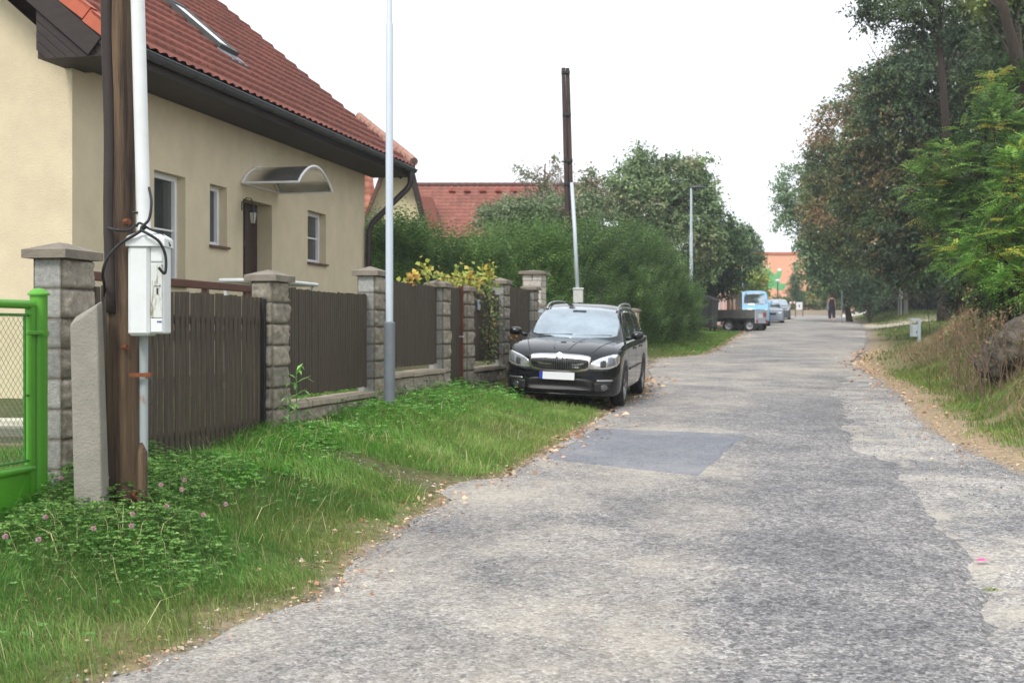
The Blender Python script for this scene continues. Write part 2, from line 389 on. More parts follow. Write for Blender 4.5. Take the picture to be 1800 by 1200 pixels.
def notch(y):                         # the gravelly bite in the grass between the two verges
    return -1.1*math.exp(-((y-11.6)/.35)**2)
strip_mesh('shoulder', np.concatenate([np.arange(-20, 4, 1.0), np.arange(4, 34, .07)]), lambda y: np.interp(y, ME[:, 0], ME[:, 1])-.5, lambda y: xr(y)+rag(y, 5, .5)-.05, .0, SHOU, 30, lambda x, y: -.02-.18*float(sstep(.5, 1.5, x-np.interp(y, ME[:, 0], ME[:, 1]))))
def left_e(y): return xl(y)+rag(y, 3, .3)+rag(y*6, 23, .10)+notch(y)+.02
def main_r(y):
    m_ = np.interp(y, ME[:, 0], ME[:, 1]); r_ = xr(y)-.15
    w = float(sstep(25, 33, y)); return (m_+rag(y, 9, .5)+rag(y*5, 19, .12)+.10*math.sin(y*2.1)*math.sin(y*.9))*(1-w)+(r_+rag(y, 5, .4))*w
strip_mesh('road', yl, left_e, main_r, .034, ASPH, 36, lambda x, y: -.30*float(sstep(1.7, .7, main_r(y)-x))*float(sstep(24, 17, y))+.03)
# smooth darker repair patch: quad on the road
PQ = [(.62, 17.2), (2.45, 16.4), (1.62, 12.8), (-.05+.55, 12.95)]
def gpt(u, v):
    Y = CAM_H/(.0273+(v-HOR)/FPX); return ((u-900)/FPX*Y, Y)
A_, B_, C_, D_ = gpt(1048, 757), gpt(1312, 772), gpt(1228, 846), gpt(955, 812)
nn = 60; V = []
for j in range(nn+1):
    for i in range(nn+1):
        s, t = i/nn, j/nn
        x = (A_[0]*(1-s)+B_[0]*s)*(1-t)+(D_[0]*(1-s)+C_[0]*s)*t; y = (A_[1]*(1-s)+B_[1]*s)*(1-t)+(D_[1]*(1-s)+C_[1]*s)*t
        if i in (0, nn): x += rag(y*3, 11, .10)
        if j in (0, nn): y += rag(x*3, 13, .12)
        t_ = (x-left_e(y))/(main_r(y)-left_e(y)); rim = -.008 if i in (0, nn) or j in (0, nn) else 0
        V.append((x, y, float(slope(y))+.034+.015*math.sin(math.pi*t_)+.012*(float(vnoise(x*.8, y*.8, 3))-.5)+.006+rim))
idx = (np.arange(nn)[:, None]*(nn+1)+np.arange(nn)[None, :]).ravel()
tag(np_mesh('asphalt_patch', np.array(V), [np.stack([idx, idx+nn+1, idx+nn+2, idx+1], 1)], PATCH, smooth=True), kind='structure')
# ------------------------------------------------------------------ block masonry
def face_grid(org, U, Vv, nrm, nu, nv, rough, seed, amp=.032, edge=.012):
    """grid on a rectangle; split-face relief when rough"""
    org, U, Vv, nrm = (np.array(q, float) for q in (org, U, Vv, nrm))
    lu, lv = np.linalg.norm(U), np.linalg.norm(Vv)
    a, b = np.meshgrid(np.linspace(0, 1, nu+1), np.linspace(0, 1, nv+1))
    Pp = org+a[..., None]*U+b[..., None]*Vv
    de = np.minimum(np.minimum(a, 1-a)*lu, np.minimum(b, 1-b)*lv)
    w = np.clip(de/.014, 0, 1)
    if rough:
        q = fbm(a*lu*14+seed*3.7, b*lv*14+seed*1.3, seed, 4)
        ridg = np.abs(fbm(a*lu*30+seed, b*lv*30, seed+5, 3)-.5)
        h = amp*(q*2.0-.45+ridg*1.3)*w-edge*(1-w)*.35
    else: h = .001*w-.005*(1-w)
    Pp = Pp+h[..., None]*nrm
    n = nu+1; idx = (np.arange(nv)[:, None]*n+np.arange(nu)[None, :]).ravel()
    return Pp.reshape(-1, 3), np.stack([idx, idx+1, idx+n+1, idx+n], 1), (w*1.0).ravel(), h.ravel()
SMOOTH_C = np.array(lin((142, 142, 138))); ROUGH_C = np.array(lin((134, 128, 116))); MORT = np.array(lin((98, 92, 82)))
def masonry(sx, sy, z0, courses, ch, near_rough, road_rough, seed, split_near=False, x0=None, y0=None, lens=None, smooth_c=SMOOTH_C, rough_c=ROUGH_C, amp=.032, other=True):
    """blocks in local coords, x towards the road, y along; near face is -y"""
    x0 = -sx/2 if x0 is None else x0; y0 = -sy/2 if y0 is None else y0
    VV, FF, CC = [], [], []; base = 0; rd = random.Random(seed)
    def put(g, cbase, k):
        nonlocal base
        v, f, w, h = g
        c = cbase*k; jit = (np.clip(h/.03, -.5, 1)*.25+1)
        col = (MORT*(1-np.clip(w*1.6, 0, 1))[:, None]+(c*jit[:, None])*np.clip(w*1.6, 0, 1)[:, None])
        VV.append(v); FF.append(f+base); CC.append(col); base += len(v)
    for i in range(courses):
        z = z0+i*ch; k = rd.uniform(.8, 1.15)
        segs = [(y0, y0+sy)]
        if lens:
            segs = []; p = y0-(lens/2 if i % 2 else 0)
            while p < y0+sy-1e-6:
                segs.append((max(p, y0), min(p+lens, y0+sy))); p += lens
            segs = [s_ for s_ in segs if s_[1]-s_[0] > .01]
        for (ya, yb) in segs:
            k = rd.uniform(.8, 1.18); nu = max(3, int((yb-ya)/.02)); tint = np.array([rd.uniform(.97, 1.04), 1, rd.uniform(.94, 1.03)])
            put(face_grid((x0+sx, ya, z), (0, yb-ya, 0), (0, 0, ch), (1, 0, 0), nu, 10, road_rough, seed*31+i*3+int(ya*10), amp), (rough_c if road_rough else smooth_c)*tint, k)
            if other: put(face_grid((x0, yb, z), (0, ya-yb, 0), (0, 0, ch), (-1, 0, 0), 6, 3, False, seed, amp), smooth_c*tint, k)
        nseg = 2 if split_near and i % 2 else 1
        for q in range(nseg):
            put(face_grid((x0+sx*q/nseg, y0, z), (sx/nseg, 0, 0), (0, 0, ch), (0, -1, 0), 11, 10, near_rough, seed*17+i*5+q, amp), (rough_c if near_rough else smooth_c), k)
        if other: put(face_grid((x0+sx, y0+sy, z), (-sx, 0, 0), (0, 0, ch), (0, 1, 0), 4, 3, False, seed, amp), smooth_c, k)
    # top lid
    v = np.array([(x0, y0, z0+courses*ch-.004), (x0+sx, y0, z0+courses*ch-.004), (x0+sx, y0+sy, z0+courses*ch-.004), (x0, y0+sy, z0+courses*ch-.004)])
    VV.append(v); FF.append(np.array([[0, 1, 2, 3]])+base); CC.append(np.tile(smooth_c, (4, 1)))
    return np.concatenate(VV), np.concatenate(FF), np.concatenate(CC)
def slab(mb, x0, x1, y0, y1, z, th, rise, M_=None):
    """pyramid-topped cap"""
    cx, cy = (x0+x1)/2, (y0+y1)/2
    vs = [(x0, y0, z), (x1, y0, z), (x1, y1, z), (x0, y1, z), (x0, y0, z+th), (x1, y0, z+th), (x1, y1, z+th), (x0, y1, z+th), (cx, cy-(y1-y0)*.12, z+th+rise), (cx, cy+(y1-y0)*.12, z+th+rise)]
    mb.add(vs, [(3, 2, 1, 0), (0, 1, 5, 4), (1, 2, 6, 5), (2, 3, 7, 6), (3, 0, 4, 7), (4, 5, 8), (5, 6, 9, 8), (6, 7, 9), (7, 4, 8, 9)], M_)
POSTS = [  # corner u, apex v, near rough, label
    (108, 424, False, 'block gate post with weathered cap behind the leaning concrete stub'),
    (478.6, 473, True, 'rough split-face block post between the tall slat gate and first panel'),
    (658, 468, False, 'block post with pale smooth side right behind the tall white lamp post'),
    (778, 491, False, 'block post on the near side of the narrow garden door'),
    (821, 499, True, 'rough block post carrying a small black latch beside the narrow door'),
    (886, 488, False, 'pale block post between the vine panel and the panel beside the car mirror'),
    (939, 500, False, 'farthest small block post just in front of the white brick pillar')]
PA = []
for i, (u, v, nr, lab) in enumerate(POSTS):
    a, zt = fz(u, v, -.1); PA.append((a, zt))
    a = fa(u, 0); PA[-1] = (a, zt)
    zg = fgh(a+.2, -.1); cap_b = zt-.12
    n = max(6, int(math.ceil((cap_b-zg+.1)/.195))); z0 = cap_b-n*.195
    r = thing('stone_post', lab, 'fence post', F(a+.2, -.1, z0), -TH, 'block posts of the street fence')
    v_, f_, c_ = masonry(.2, .4, 0, n, .195, nr, True, i+3)
    np_mesh('shaft', v_, [f_], BLOCK, r, col=c_)
    mb = MB(); slab(mb, -.155, .155, -.25, .25, n*.195, .055, .055); mb.build('cap', M['cap'], r)
    if i == 4:
        mb = MB(); mb.box(.0, .03, -.235, -.205, 1.02, 1.12, bev=.004); mb.build('latch', M['black'], r)

def slats(mb, y0, y1, z0, z1, w=.062, gap=.010, th=.014, seed=0, dip=0):
    rd = random.Random(seed); n = max(1, int(round((y1-y0+gap)/(w+gap)))); w = (y1-y0+gap)/n-gap
    for i in range(n):
        y = y0+i*(w+gap); dz = rd.uniform(-.008, .008); dx = rd.uniform(-.002, .003); b = .005
        zt = z1+dz-dip*math.sin(math.pi*(i+.5)/n); zb = z0+rd.uniform(-.008, .008)
        sh = rd.uniform(-.003, .003)
        mb.add([(dx, y, zb), (dx+th-b, y, zb), (dx+th, y+b, zb), (dx+th, y+w-b, zb), (dx+th-b, y+w, zb), (dx, y+w, zb),
                (dx, y+sh, zt), (dx+th-b, y+sh, zt), (dx+th, y+b+sh, zt), (dx+th, y+w-b+sh, zt), (dx+th-b, y+w+sh, zt), (dx, y+w+sh, zt)],
               [(0, 1, 7, 6), (1, 2, 8, 7), (2, 3, 9, 8), (3, 4, 10, 9), (4, 5, 11, 10), (5, 0, 6, 11), (6, 7, 8, 9, 10, 11), (5, 4, 3, 2, 1, 0)])
def panel(name, label, cat, a0, a1, z0, z1, group=None, rails=True, gap=.010, w=.062, d=-.1, seed=0, dip=0):
    r = thing(name, label, cat, F((a0+a1)/2, d, z0), -TH, group)
    L_ = (a1-a0)/2; h = z1-z0
    mb = MB(); slats(mb, -L_+.01, L_-.01, 0, h, w, gap, seed=seed, dip=dip); mb.build('slat_panel', M['slat'], r)
    if rails:
        for zz in (.16, h-.22):
            mb = MB(); mb.box(-.045, -.002, -L_, L_, zz-.035, zz+.035); mb.build('cross_rail', M['slat'], r)
    return r
def zat(u, v, d=-.1): return fz(u, v, d)[1]
A1, A2, A3, A4, A5, A6, A7 = [p[0] for p in PA]
# the tall gate between the first two posts
g1 = panel('slat_gate', 'tall dark brown slatted gate with light showing between its boards', 'gate', A1+.41, A2-.01, zat(300, 804), zat(300, 511), gap=.026, w=.070, seed=1)
mb = MB(); mb.box(-.01, .03, -1.2, (A2-A1-.4)/2-.02, -.10, -.03); mb.build('ground_board', M['coping'], g1)
mb = MB(); mb.box(.02, .05, (A2-A1-.4)/2-.07, (A2-A1-.4)/2-.02, -.02, zat(300, 511)-zat(300, 804)-.02); mb.build('steel_stile', M['black'], g1)
GRP = 'slat panels of the street fence'
pan = [(A2+.41, A3, 688, 510, 575, 'wide dark slat fence panel above the long pale coping, left of the lamp post'),
       (A3+.41, A4+.08, 642, 499, 730, 'dark ribbed slat fence panel just right of the lamp post'),
       (A5+.41, A6+.07, 633, 516, 855, 'dark slat fence panel half covered by the hanging vine'),
       (A6+.41, A7+.05, 616, 505, 905, 'small dark slat fence panel behind the car mirror')]
PR = []
for i, (a0, a1, vb, vt, u, lab) in enumerate(pan):
    PR.append(panel('fence_panel', lab, 'fence panel', a0, a1, zat(u, vb), zat(u, vt), GRP, seed=10+i, dip=.02 if i == 0 else 0, gap=.008, w=.056))
# intercom on the vine panel
r = PR[2]; mb = MB(); L_ = (A6+.07-A5-.41)/2
yy = fa(839.5, -.08)-(A5+.41+A6+.07)/2
mb.box(.018, .055, yy-.055, yy+.055, zat(839, 545)-zat(855, 633), zat(839, 527)-zat(855, 633), bev=.008); ic = mb.build('intercom', M['galv'], r)
mb = MB(); mb.box(.055, .058, yy-.03, yy+.03, zat(839, 535)-zat(855, 633), zat(839, 530)-zat(855, 633)); mb.build('speaker_grille', M['black'], ic)
# narrow garden door
gd = panel('garden_door', 'narrow dark slatted garden door between two block posts', 'door', A4+.43, A5-.07, zat(797, 696), zat(797, 506), seed=30)
mb = MB(); h = zat(797, 506)-zat(797, 696); L_ = (A5-.07-A4-.43)/2
mb.box(-.02, .05, L_+.004, L_+.054, -.1, h+.06); mb.build('steel_jamb', mat('red_oxide', lin((104, 58, 46)), .7, .2, 10), gd)
mb = MB(); mb.tube([(.02, L_-.1, h*.55), (.09, L_-.1, h*.55), (.09, L_-.22, h*.55)], .01, 6); mb.build('handle', M['galv'], gd)
# low walls with coping
walls = [(A2+.4, A3, 700, 575, 'low block wall with long pale coping under the widest slat panel'),
         (A3+.4, A4, 652, 740, 'low block wall with stone coping between lamp post and garden door'),
         (A5+.4, A6, 645, 855, 'low block wall with worn coping under the vine-covered panel'),
         (A6+.4, A7, 622, 905, 'low block wall with coping hidden behind the parked car')]
for i, (a0, a1, v, u, lab) in enumerate(walls):
    zt = fz(u, v, .04)[1]-.0; ct = .06
    zg = fgh((a0+a1)/2, -.1)-.25; n = int(math.ceil((zt-ct-zg)/.195)); z0 = zt-ct-n*.195
    r = thing('low_wall', lab, 'wall', F((a0+a1)/2, -.1, z0), -TH, 'low walls of the street fence')
    L_ = a1-a0
    v_, f_, c_ = masonry(.19, L_-.01, 0, n, .195, True, True, 50+i, lens=.4, other=False); np_mesh('blockwork', v_, [f_], BLOCK, r, col=c_)
    mb = MB(); k = max(1, round(L_/.5))
    for j in range(k):
        ya = -L_/2+L_*j/k+.002; yb = -L_/2+L_*(j+1)/k-.004; dz = [0, .004, -.003, .002][j % 4]; dx = [0, .008, -.006, .003][(j+i) % 4]
        mb.box(-.14, .15+dx, ya, yb, n*.195+dz, n*.195+ct+dz, bev=.008)
    mb.build('coping', M['coping'], r)

# ------------------------------------------------------------------ white brick pillar with meter box, and the pillar past the hedge gate
WB = np.array(lin((196, 190, 182)))
Yp = 28.2
px0, _, zt = P(921, 482, Yp); px1 = P(958, 482, Yp)[0]; wv = px1-px0
r = thing('brick_pillar', 'tall whitish brick pillar with flat cap behind the last fence post', 'pillar', ((px0+px1)/2, Yp+.2, gh(px0, Yp)-.1), -TH)
h = zt-(gh(px0, Yp)-.1); nc = int(h/.125)
v_, f_, c_ = masonry(wv*.95, .5, 0, nc, h/nc, False, False, 71, split_near=True, smooth_c=WB, rough_c=WB)
np_mesh('shaft', v_, [f_], BLOCK, r, col=c_)
mb = MB(); slab(mb, -wv/2-.06, wv/2+.06, -.32, .32, h, .06, .03); mb.build('cap', M['cap'], r)
Yp = 26.9; x0, _, zt = P(939, 531, Yp); x1 = P(955, 531, Yp)[0]
zb = gh(x0, Yp)
r = thing('meter_cabinet', 'small grey meter cabinet with stone lid in front of the white brick pillar', 'cabinet', ((x0+x1)/2, Yp+.1, zb), -TH)
mb = MB(); mb.box(-.1, .12, -.12, .12, 0, zt-zb-.1, bev=.01); mb.build('body', M['galv'], r)
mb = MB(); slab(mb, -.14, .16, -.16, .16, zt-zb-.09, .05, .03); mb.build('lid', M['cap'], r)
mb = MB(); mb.box(-.07, .09, -.128, -.121, .3, zt-zb-.2); mb.build('door', M['galv2'], r)
Yp = 33; x0, _, zt = P(1109, 547, Yp); x1 = P(1122, 547, Yp)[0]; zb = gh(x0, Yp)-.1
r = thing('gate_pillar', 'low beige rendered pillar showing behind the right side of the black car', 'pillar', ((x0+x1)/2, Yp+.1, zb), -TH)
v_, f_, c_ = masonry(.2, .4, 0, 6, (zt-zb)/6, False, False, 75, smooth_c=np.array(lin((172, 160, 138)))); np_mesh('shaft', v_, [f_], BLOCK, r, col=c_)
mb = MB(); slab(mb, -.15, .15, -.24, .24, zt-zb, .05, .03); mb.build('cap', M['cap'], r)
# ------------------------------------------------------------------ tiled roofs
def tiles(name, m, parent, org, Us, Ut, ls, lt, tw=.30, rl=.33, col=(132, 62, 52), var=.16, amp=.022, step=.03, clip=None, mix_c=None, seed=1, mixw=.0):
    """real pantile relief: org corner, Us along the eave, Ut up the slope (unit vectors)"""
    Us, Ut, org = np.array(Us, float), np.array(Ut, float), np.array(org, float); nrm = np.cross(Us, Ut); nrm /= np.linalg.norm(nrm)
    ns = int(ls/tw)+1; nr = int(lt/rl)+1
    sfr = np.linspace(0, 1, 6, endpoint=False); s = np.array([(i+f)*tw for i in range(ns) for f in sfr]+[ns*tw])
    tt, hh, ro = [], [], []
    for j in range(nr):
        for f, h in ((0.0, 1.0), (.5, .55), (.97, .06)): tt.append((j+f)*rl); hh.append(h); ro.append(j)
    tt, hh, ro = np.array(tt), np.array(hh), np.array(ro)
    Sg, Tg = np.meshgrid(np.minimum(s, ls), np.minimum(tt, lt)); H = np.repeat(hh[:, None], len(s), 1)
    prof = np.abs(np.cos(math.pi*Sg/tw))**1.5
    hgt = amp*prof+step*H+.004*(vnoise(Sg/tw, Tg/rl, seed)-.5)
    # front lip: rows start with a drop
    Pv = org+Sg[..., None]*Us+Tg[..., None]*Ut+hgt[..., None]*nrm
    ti = np.floor(Sg/tw).astype(int); tj = np.repeat(ro[:, None], len(s), 1)
    k = vnoise(ti*1.0+.001, tj*1.0, seed+3)
    c = np.array(lin(col)); big = fbm(Sg*.35, Tg*.5, seed+9)
    Cc = c[None, None, :]*(1+var*(k-.5)*2+.35*(big-.5))[..., None]
    if mix_c is not None:
        w = (vnoise(ti*1.0, tj*1.0, seed+17) < mixw)[..., None]; Cc = np.where(w, np.array(lin(mix_c))*(.85+.3*k)[..., None], Cc)
    n = len(s); idx = (np.arange(len(tt)-1)[:, None]*n+np.arange(n-1)[None, :]).ravel(); Fq = np.stack([idx, idx+1, idx+n+1, idx+n], 1)
    if clip is not None:
        cs = (Sg+0*Tg).ravel(); ct_ = Tg.ravel(); ok = clip(cs, ct_); Fq = Fq[ok[Fq].all(1)]
    return np_mesh(name, Pv.reshape(-1, 3), [Fq], m, parent, col=Cc.reshape(-1, 3))

# ------------------------------------------------------------------ main house (fence frame: x = d, y = a)
DH, DG = -3.77, -2.98
AC, AE = fa(127, DH), fa(641, DH)
ZS, ZG, TAN = 4.87, 5.0, .843
zg0 = fgh(AC+5, DH-3)-.3
RD, RA = DH-4.6, (AC+AE)/2
house = thing('family_house', 'cream rendered family house with steep red tiled roof and dark eaves', 'house', F(RA, RD, zg0), -TH)
T = Matrix.Translation((-RD, -RA, -zg0))
def HB(): return MB()
def wall_openings(mb, x, a0, a1, z0, z1, ops, depth, T):
    as_ = sorted({a0, a1}|{o[0] for o in ops}|{o[1] for o in ops}); zs_ = sorted({z0, z1}|{o[2] for o in ops}|{o[3] for o in ops})
    for i in range(len(as_)-1):
        for j in range(len(zs_)-1):
            ca, cz = (as_[i]+as_[i+1])/2, (zs_[j]+zs_[j+1])/2
            if any(o[0] < ca < o[1] and o[2] < cz < o[3] for o in ops): continue
            mb.add([(x, as_[i], zs_[j]), (x, as_[i+1], zs_[j]), (x, as_[i+1], zs_[j+1]), (x, as_[i], zs_[j+1])], [(0, 1, 2, 3)], T)
    for o in ops:
        d_ = o[4] if len(o) > 4 else depth
        p = [(o[0], o[2]), (o[1], o[2]), (o[1], o[3]), (o[0], o[3])]
        for k in range(4):
            (q0, w0), (q1, w1) = p[k], p[(k+1) % 4]
            mb.add([(x, q0, w0), (x-d_, q0, w0), (x-d_, q1, w1), (x, q1, w1)], [(0, 1, 2, 3)], T)
w1 = (fa(271, DH), fa(326, DH), fz(300, 500, DH)[1], fz(271, 298, DH)[1])
w2 = (fa(369, DH), fa(399, DH), fz(385, 433, DH)[1], fz(369, 322.5, DH)[1])
w3 = (fa(541, DH), fa(573, DH), fz(545, 461, DH)[1], fz(541, 369, DH)[1])
dr_ = (fa(427, DH), fa(478, DH), fz(440, 530, DH)[1], 3.76, .28)
mb = MB()
DB = DH-9.2
wall_openings(mb, DH, AC, AE, zg0, ZS+.06, [w1, w2, w3, dr_], .19, T)
apex = (DH+DB)/2; za = ZS+(DH-apex)*TAN
gab = [(DH, zg0), (DH, ZS+.06), (apex, za+.1), (DB, ZS+.06), (DB, zg0)]
n = len(gab)
mb.add([(x, AC, z) for x, z in gab], [tuple(range(n))], T); mb.add([(x, AE, z) for x, z in gab], [tuple(range(n-1, -1, -1))], T)
mb.add([(DB, AC, zg0), (DB, AE, zg0), (DB, AE, ZS), (DB, AC, ZS)], [(0, 1, 2, 3)], T)
mb.build('wall', M['plaster'], house)
# roof
AL, AR = fa(187, DG), fa(722, DG)+.05
ls = AR-AL; lt_h = DG-apex+.05; lt = lt_h*math.sqrt(1+TAN*TAN); cs_, sn_ = 1/math.sqrt(1+TAN*TAN), TAN/math.sqrt(1+TAN*TAN)
def rp(a, t, n_=0):                   # point on roof plane, t = horizontal distance in from the gutter
    return (DG+.05-t-(-n_)*sn_, a, ZG+.03+t*TAN+n_*cs_)
roof = tiles('roof', TILE, house, (DG+.06-RD, AL-RA, ZG+.02-zg0), (0, 1, 0), (-cs_, 0, sn_), ls, lt, col=(116, 64, 51), tw=.26, rl=.335, amp=.034, step=.045, var=.22)
tiles('back_roof', TILE, house, (2*apex-DG-.06-RD, AR-RA, ZG+.02-zg0), (0, -1, 0), (cs_, 0, sn_), ls, lt, col=(116, 64, 51), tw=.6, rl=.335)
mb = MB()  # ridge tiles
k = int(ls/.4)
zr = ZG+.02+lt_h*TAN
for i in range(k):
    a0 = AL+ls*i/k; a1 = AL+ls*(i+1)/k
    mb.tube([(apex, a0-.02, zr+.02), (apex, a1, zr-.0)], [.13, .11], 10, M=T)
mb.build('ridge_tile_row', mat('ridge_clay', lin((134, 64, 52)), .8, .15, 8), roof)
mb = MB()  # clay verge tiles on the near edge
kv = int(lt/.36)
for i in range(kv):
    t0 = lt_h*i/kv; t1 = lt_h*(i+1)/kv-.012
    for (n0, n1, a0, a1) in ((-.09, .075, AL-.035, AL+.01), (.045, .078, AL-.035, AL+.13)):
        q = [(rp(a, t, nn_)) for a in (a0, a1) for t, nn_ in ((t0, n0+.02), (t1, n0), (t1, n1), (t0, n1+.02))]
        mb.add(q, [(0, 1, 2, 3), (7, 6, 5, 4), (0, 4, 5, 1), (1, 5, 6, 2), (2, 6, 7, 3), (3, 7, 4, 0)], T)
mb.build('verge_tile_row', mat('verge_clay', lin((178, 92, 66)), .75, .18, 5), roof)
mb = MB()  # timber deck under the tiles
def plank(mb, a0, a1, t0, t1, n0, n1):
    q = [rp(a, t, n_) for a in (a0, a1) for t, n_ in ((t0, n0), (t1, n0), (t1, n1), (t0, n1))]
    mb.add(q, [(0, 1, 2, 3), (7, 6, 5, 4), (0, 4, 5, 1), (1, 5, 6, 2), (2, 6, 7, 3), (3, 7, 4, 0)], T)
plank(mb, AL, AR-.03, .02, lt_h, -.16, -.02)
plank(mb, AL-.02, AL+.03, .05, lt_h, -.34, -.1)          # barge board
plank(mb, AR-.06, AR-.02, .05, lt_h, -.34, -.1)
mb.box(DH-.02, DG-.02, AL+.95, AR-.05, ZS-.02, ZS+.03, T)  # soffit boards
mb.box(DG-.05, DG-.02, AL+.02, AR-.03, ZS-.03, ZG, T)      # fascia
mb.build('eaves_boards', M['darkwood'], house)
mb = MB()  # boarded box end at the gable
for i in range(7):
    o0, o1 = .05+i*.115, .05+i*.115+.108
    xl_ = DH-.10; zb = ZS-.07
    def zl(d, o): return ZG+(DG-d)*TAN-o
    pts = []
    za0, za1 = zl(xl_, o0), zl(xl_, o1)
    if za0 < zb: break
    xe0 = min(DG-.02, DG-(zb-ZG+o0)/TAN); xe1 = DG-(zb-ZG+o1)/TAN
    poly = [(xl_, za0), (xe0, zl(xe0, o0))]
    if zl(xe0, o0) > zb+.001:
        xe1 = min(DG-.02, xe1); poly += [(xe0, max(zb, zl(xe0, o1)))]
        if xe1 < xe0-.001: poly += [(xe1, zb)]
    elif za1 > zb: poly += [(xe1, zb)]
    if za1 > zb: poly += [(xl_, za1)]
    else: poly += [(xl_, zb)]
    mb.prism(poly, AL+.03, AL+.055, 'y', T)
mb.prism([(DH-.095, zl(DH-.095, .06)), (DG-.025, ZG-.07), (DG-.025, ZS-.065), (DH-.095, ZS-.065)], AL+.056, AC+.3, 'y', T)
mb.build('boarded_eaves_end', M['darkwood'], house)
mb = MB()  # gutter: half round with front lip
for i in range(8):
    q0, q1 = math.pi*(1+i/8), math.pi*(1+(i+1)/8); rr = .07; cx, cz = DG+.05, ZG+.0
    for r_, fl in ((rr, 0), (rr-.006, 1)):
        v_ = [(cx+r_*math.cos(q0), AL-.02, cz+r_*math.sin(q0)), (cx+r_*math.cos(q0), AR+.03, cz+r_*math.sin(q0)), (cx+r_*math.cos(q1), AR+.03, cz+r_*math.sin(q1)), (cx+r_*math.cos(q1), AL-.02, cz+r_*math.sin(q1))]
        mb.add(v_, [(0, 1, 2, 3) if fl == 0 else (3, 2, 1, 0)], T)
mb.tube([(DG+.12, AL-.02, ZG+.005), (DG+.12, AR+.03, ZG+.005)], .012, 6, M=T)
for aa in np.arange(AL+.4, AR, .9): mb.tube([(DG-.02, aa, ZG+.0), (DG+.03, aa, ZG-.072), (DG+.09, aa, ZG-.066), (DG+.125, aa, ZG+.01)], .008, 5, M=T)
mb.build('gutter', M['gutter'], house)
mb = MB(); ag = AR-.25
mb.tube([(DG+.05, ag, ZG-.06), (DG+.05, ag, ZG-.30), (DG-.02, ag-.02, ZG-.42), (DH+.16, AE+.02, ZG-1.12), (DH+.09, AE-.02, ZG-1.28), (DH+.09, AE-.02, zg0+.2)], .062, 12, M=T)
for zz in (3.2, 1.6): mb.tube([(DH+.09, AE-.02, zz), (DH+.09, AE-.02, zz+.05)], .072, 12, M=T)
mb.build('downpipe', M['pipe'], house, autosmooth=40)
# windows
def window(o, lab=None, trans=True, mull=True):
    a0, a1, z0, z1 = o[:4]; x = DH-.19; fw = .07
    mb = MB()
    mb.box(x, x+.06, a0, a1, z1-fw, z1, T); mb.box(x, x+.06, a0, a1, z0, z0+fw, T)
    mb.box(x, x+.06, a0, a0+fw, z0+fw, z1-fw, T); mb.box(x, x+.06, a1-fw, a1, z0+fw, z1-fw, T)
    mb.box(x+.012, x+.075, a0+fw-.01, a0+fw+.035, z0+fw, z1-fw, T); mb.box(x+.012, x+.075, a1-fw-.035, a1-fw+.01, z0+fw, z1-fw, T)
    if mull: mb.box(x+.02, x+.05, a0+fw, a1-fw, (z0+z1)/2-.012, (z0+z1)/2+.012, T)
    f = mb.build('window', M['frame'], house); tag(f, lab)
    mb = MB(); mb.box(x+.015, x+.022, a0+fw*.8, a1-fw*.8, z0+fw*.8, z1-fw*.8, T); mb.build('pane', M['glass'], f)
    mb = MB()
    k_ = 14
    for i in range(k_):
        aa = a0+fw+(a1-a0-2*fw)*i/k_; mb.box(x-.09, x-.07+(i % 2)*.02, aa, aa+(a1-a0-2*fw)/k_*.9, z0+fw, z1-fw, T)
    mb.build('curtain', M['curtain'], f)
    mb = MB(); mb.box(x+.03, DH+.05, a0-.03, a1+.03, z0-.03, z0+.004, T); mb.build('sill', M['sill'], f)
window(w1); window(w2, mull=False); window(w3)
mb = MB(); mb.box(DH-.30, DH-.26, dr_[0], dr_[1], dr_[2], dr_[3], T)
for (b0, b1, c0, c1) in ((.1, .48, .1, .9), (.1, .48, 1.0, 1.7), (.56, .94, .1, .9), (.56, .94, 1.0, 1.7)):
    wd = dr_[1]-dr_[0]; mb.box(DH-.262, DH-.25, dr_[0]+wd*b0, dr_[0]+wd*b1, dr_[2]+c0, min(dr_[2]+c1, dr_[3]-.05), T)
fd = mb.build('front_door', M['door'], house)
mb = MB(); mb.tube([(DH-.25, dr_[0]+.12, 2.9), (DH-.2, dr_[0]+.12, 2.9), (DH-.2, dr_[0]+.22, 2.9)], .012, 6, M=T); mb.build('handle', M['galv'], fd)
# arched canopy
ca0, ca1 = fa(423, DH), fa(489, DH); cd = .95; NA = 14
cw = (ca1-ca0); zc = 3.99
arc = [(ca0+cw*i/NA, zc+.33*math.sin(math.pi*i/NA)**.8) for i in range(NA+1)]
gm, t_, b_ = new_mat('smoky_plastic'); b_.inputs['Base Color'].default_value = (*lin((150, 152, 140)), 1); b_.inputs['Roughness'].default_value = .2; b_.inputs['Transmission Weight'].default_value = .75; b_.inputs['IOR'].default_value = 1.2
nn_ = t_.nodes.new('ShaderNodeTexNoise'); nn_.inputs['Scale'].default_value = 3; rr_ = t_.nodes.new('ShaderNodeValToRGB'); t_.links.new(nn_.outputs[0], rr_.inputs[0])
rr_.color_ramp.elements[0].color = (*lin((96, 96, 84)), 1); rr_.color_ramp.elements[1].color = (*lin((176, 180, 176)), 1); t_.links.new(rr_.outputs[0], b_.inputs['Base Color'])
mb = MB(); vs = []; fs = []
for x in (DH+.02, DH+cd-.02):
    for a, z in arc: vs.append((x, a, z))
    for a, z in arc: vs.append((x, a, z-.006))
m_ = NA+1
for i in range(NA): fs += [(i, i+1, 2*m_+i+1, 2*m_+i), (m_+i+1, m_+i, 3*m_+i, 3*m_+i+1)]
mb.add(vs, fs, T); cn = mb.build('door_canopy', gm, house, smooth=True)
mb = MB()
for x in (DH+.02, DH+cd): mb.tube([(x, a, z) for a, z in arc], .018, 6, M=T)
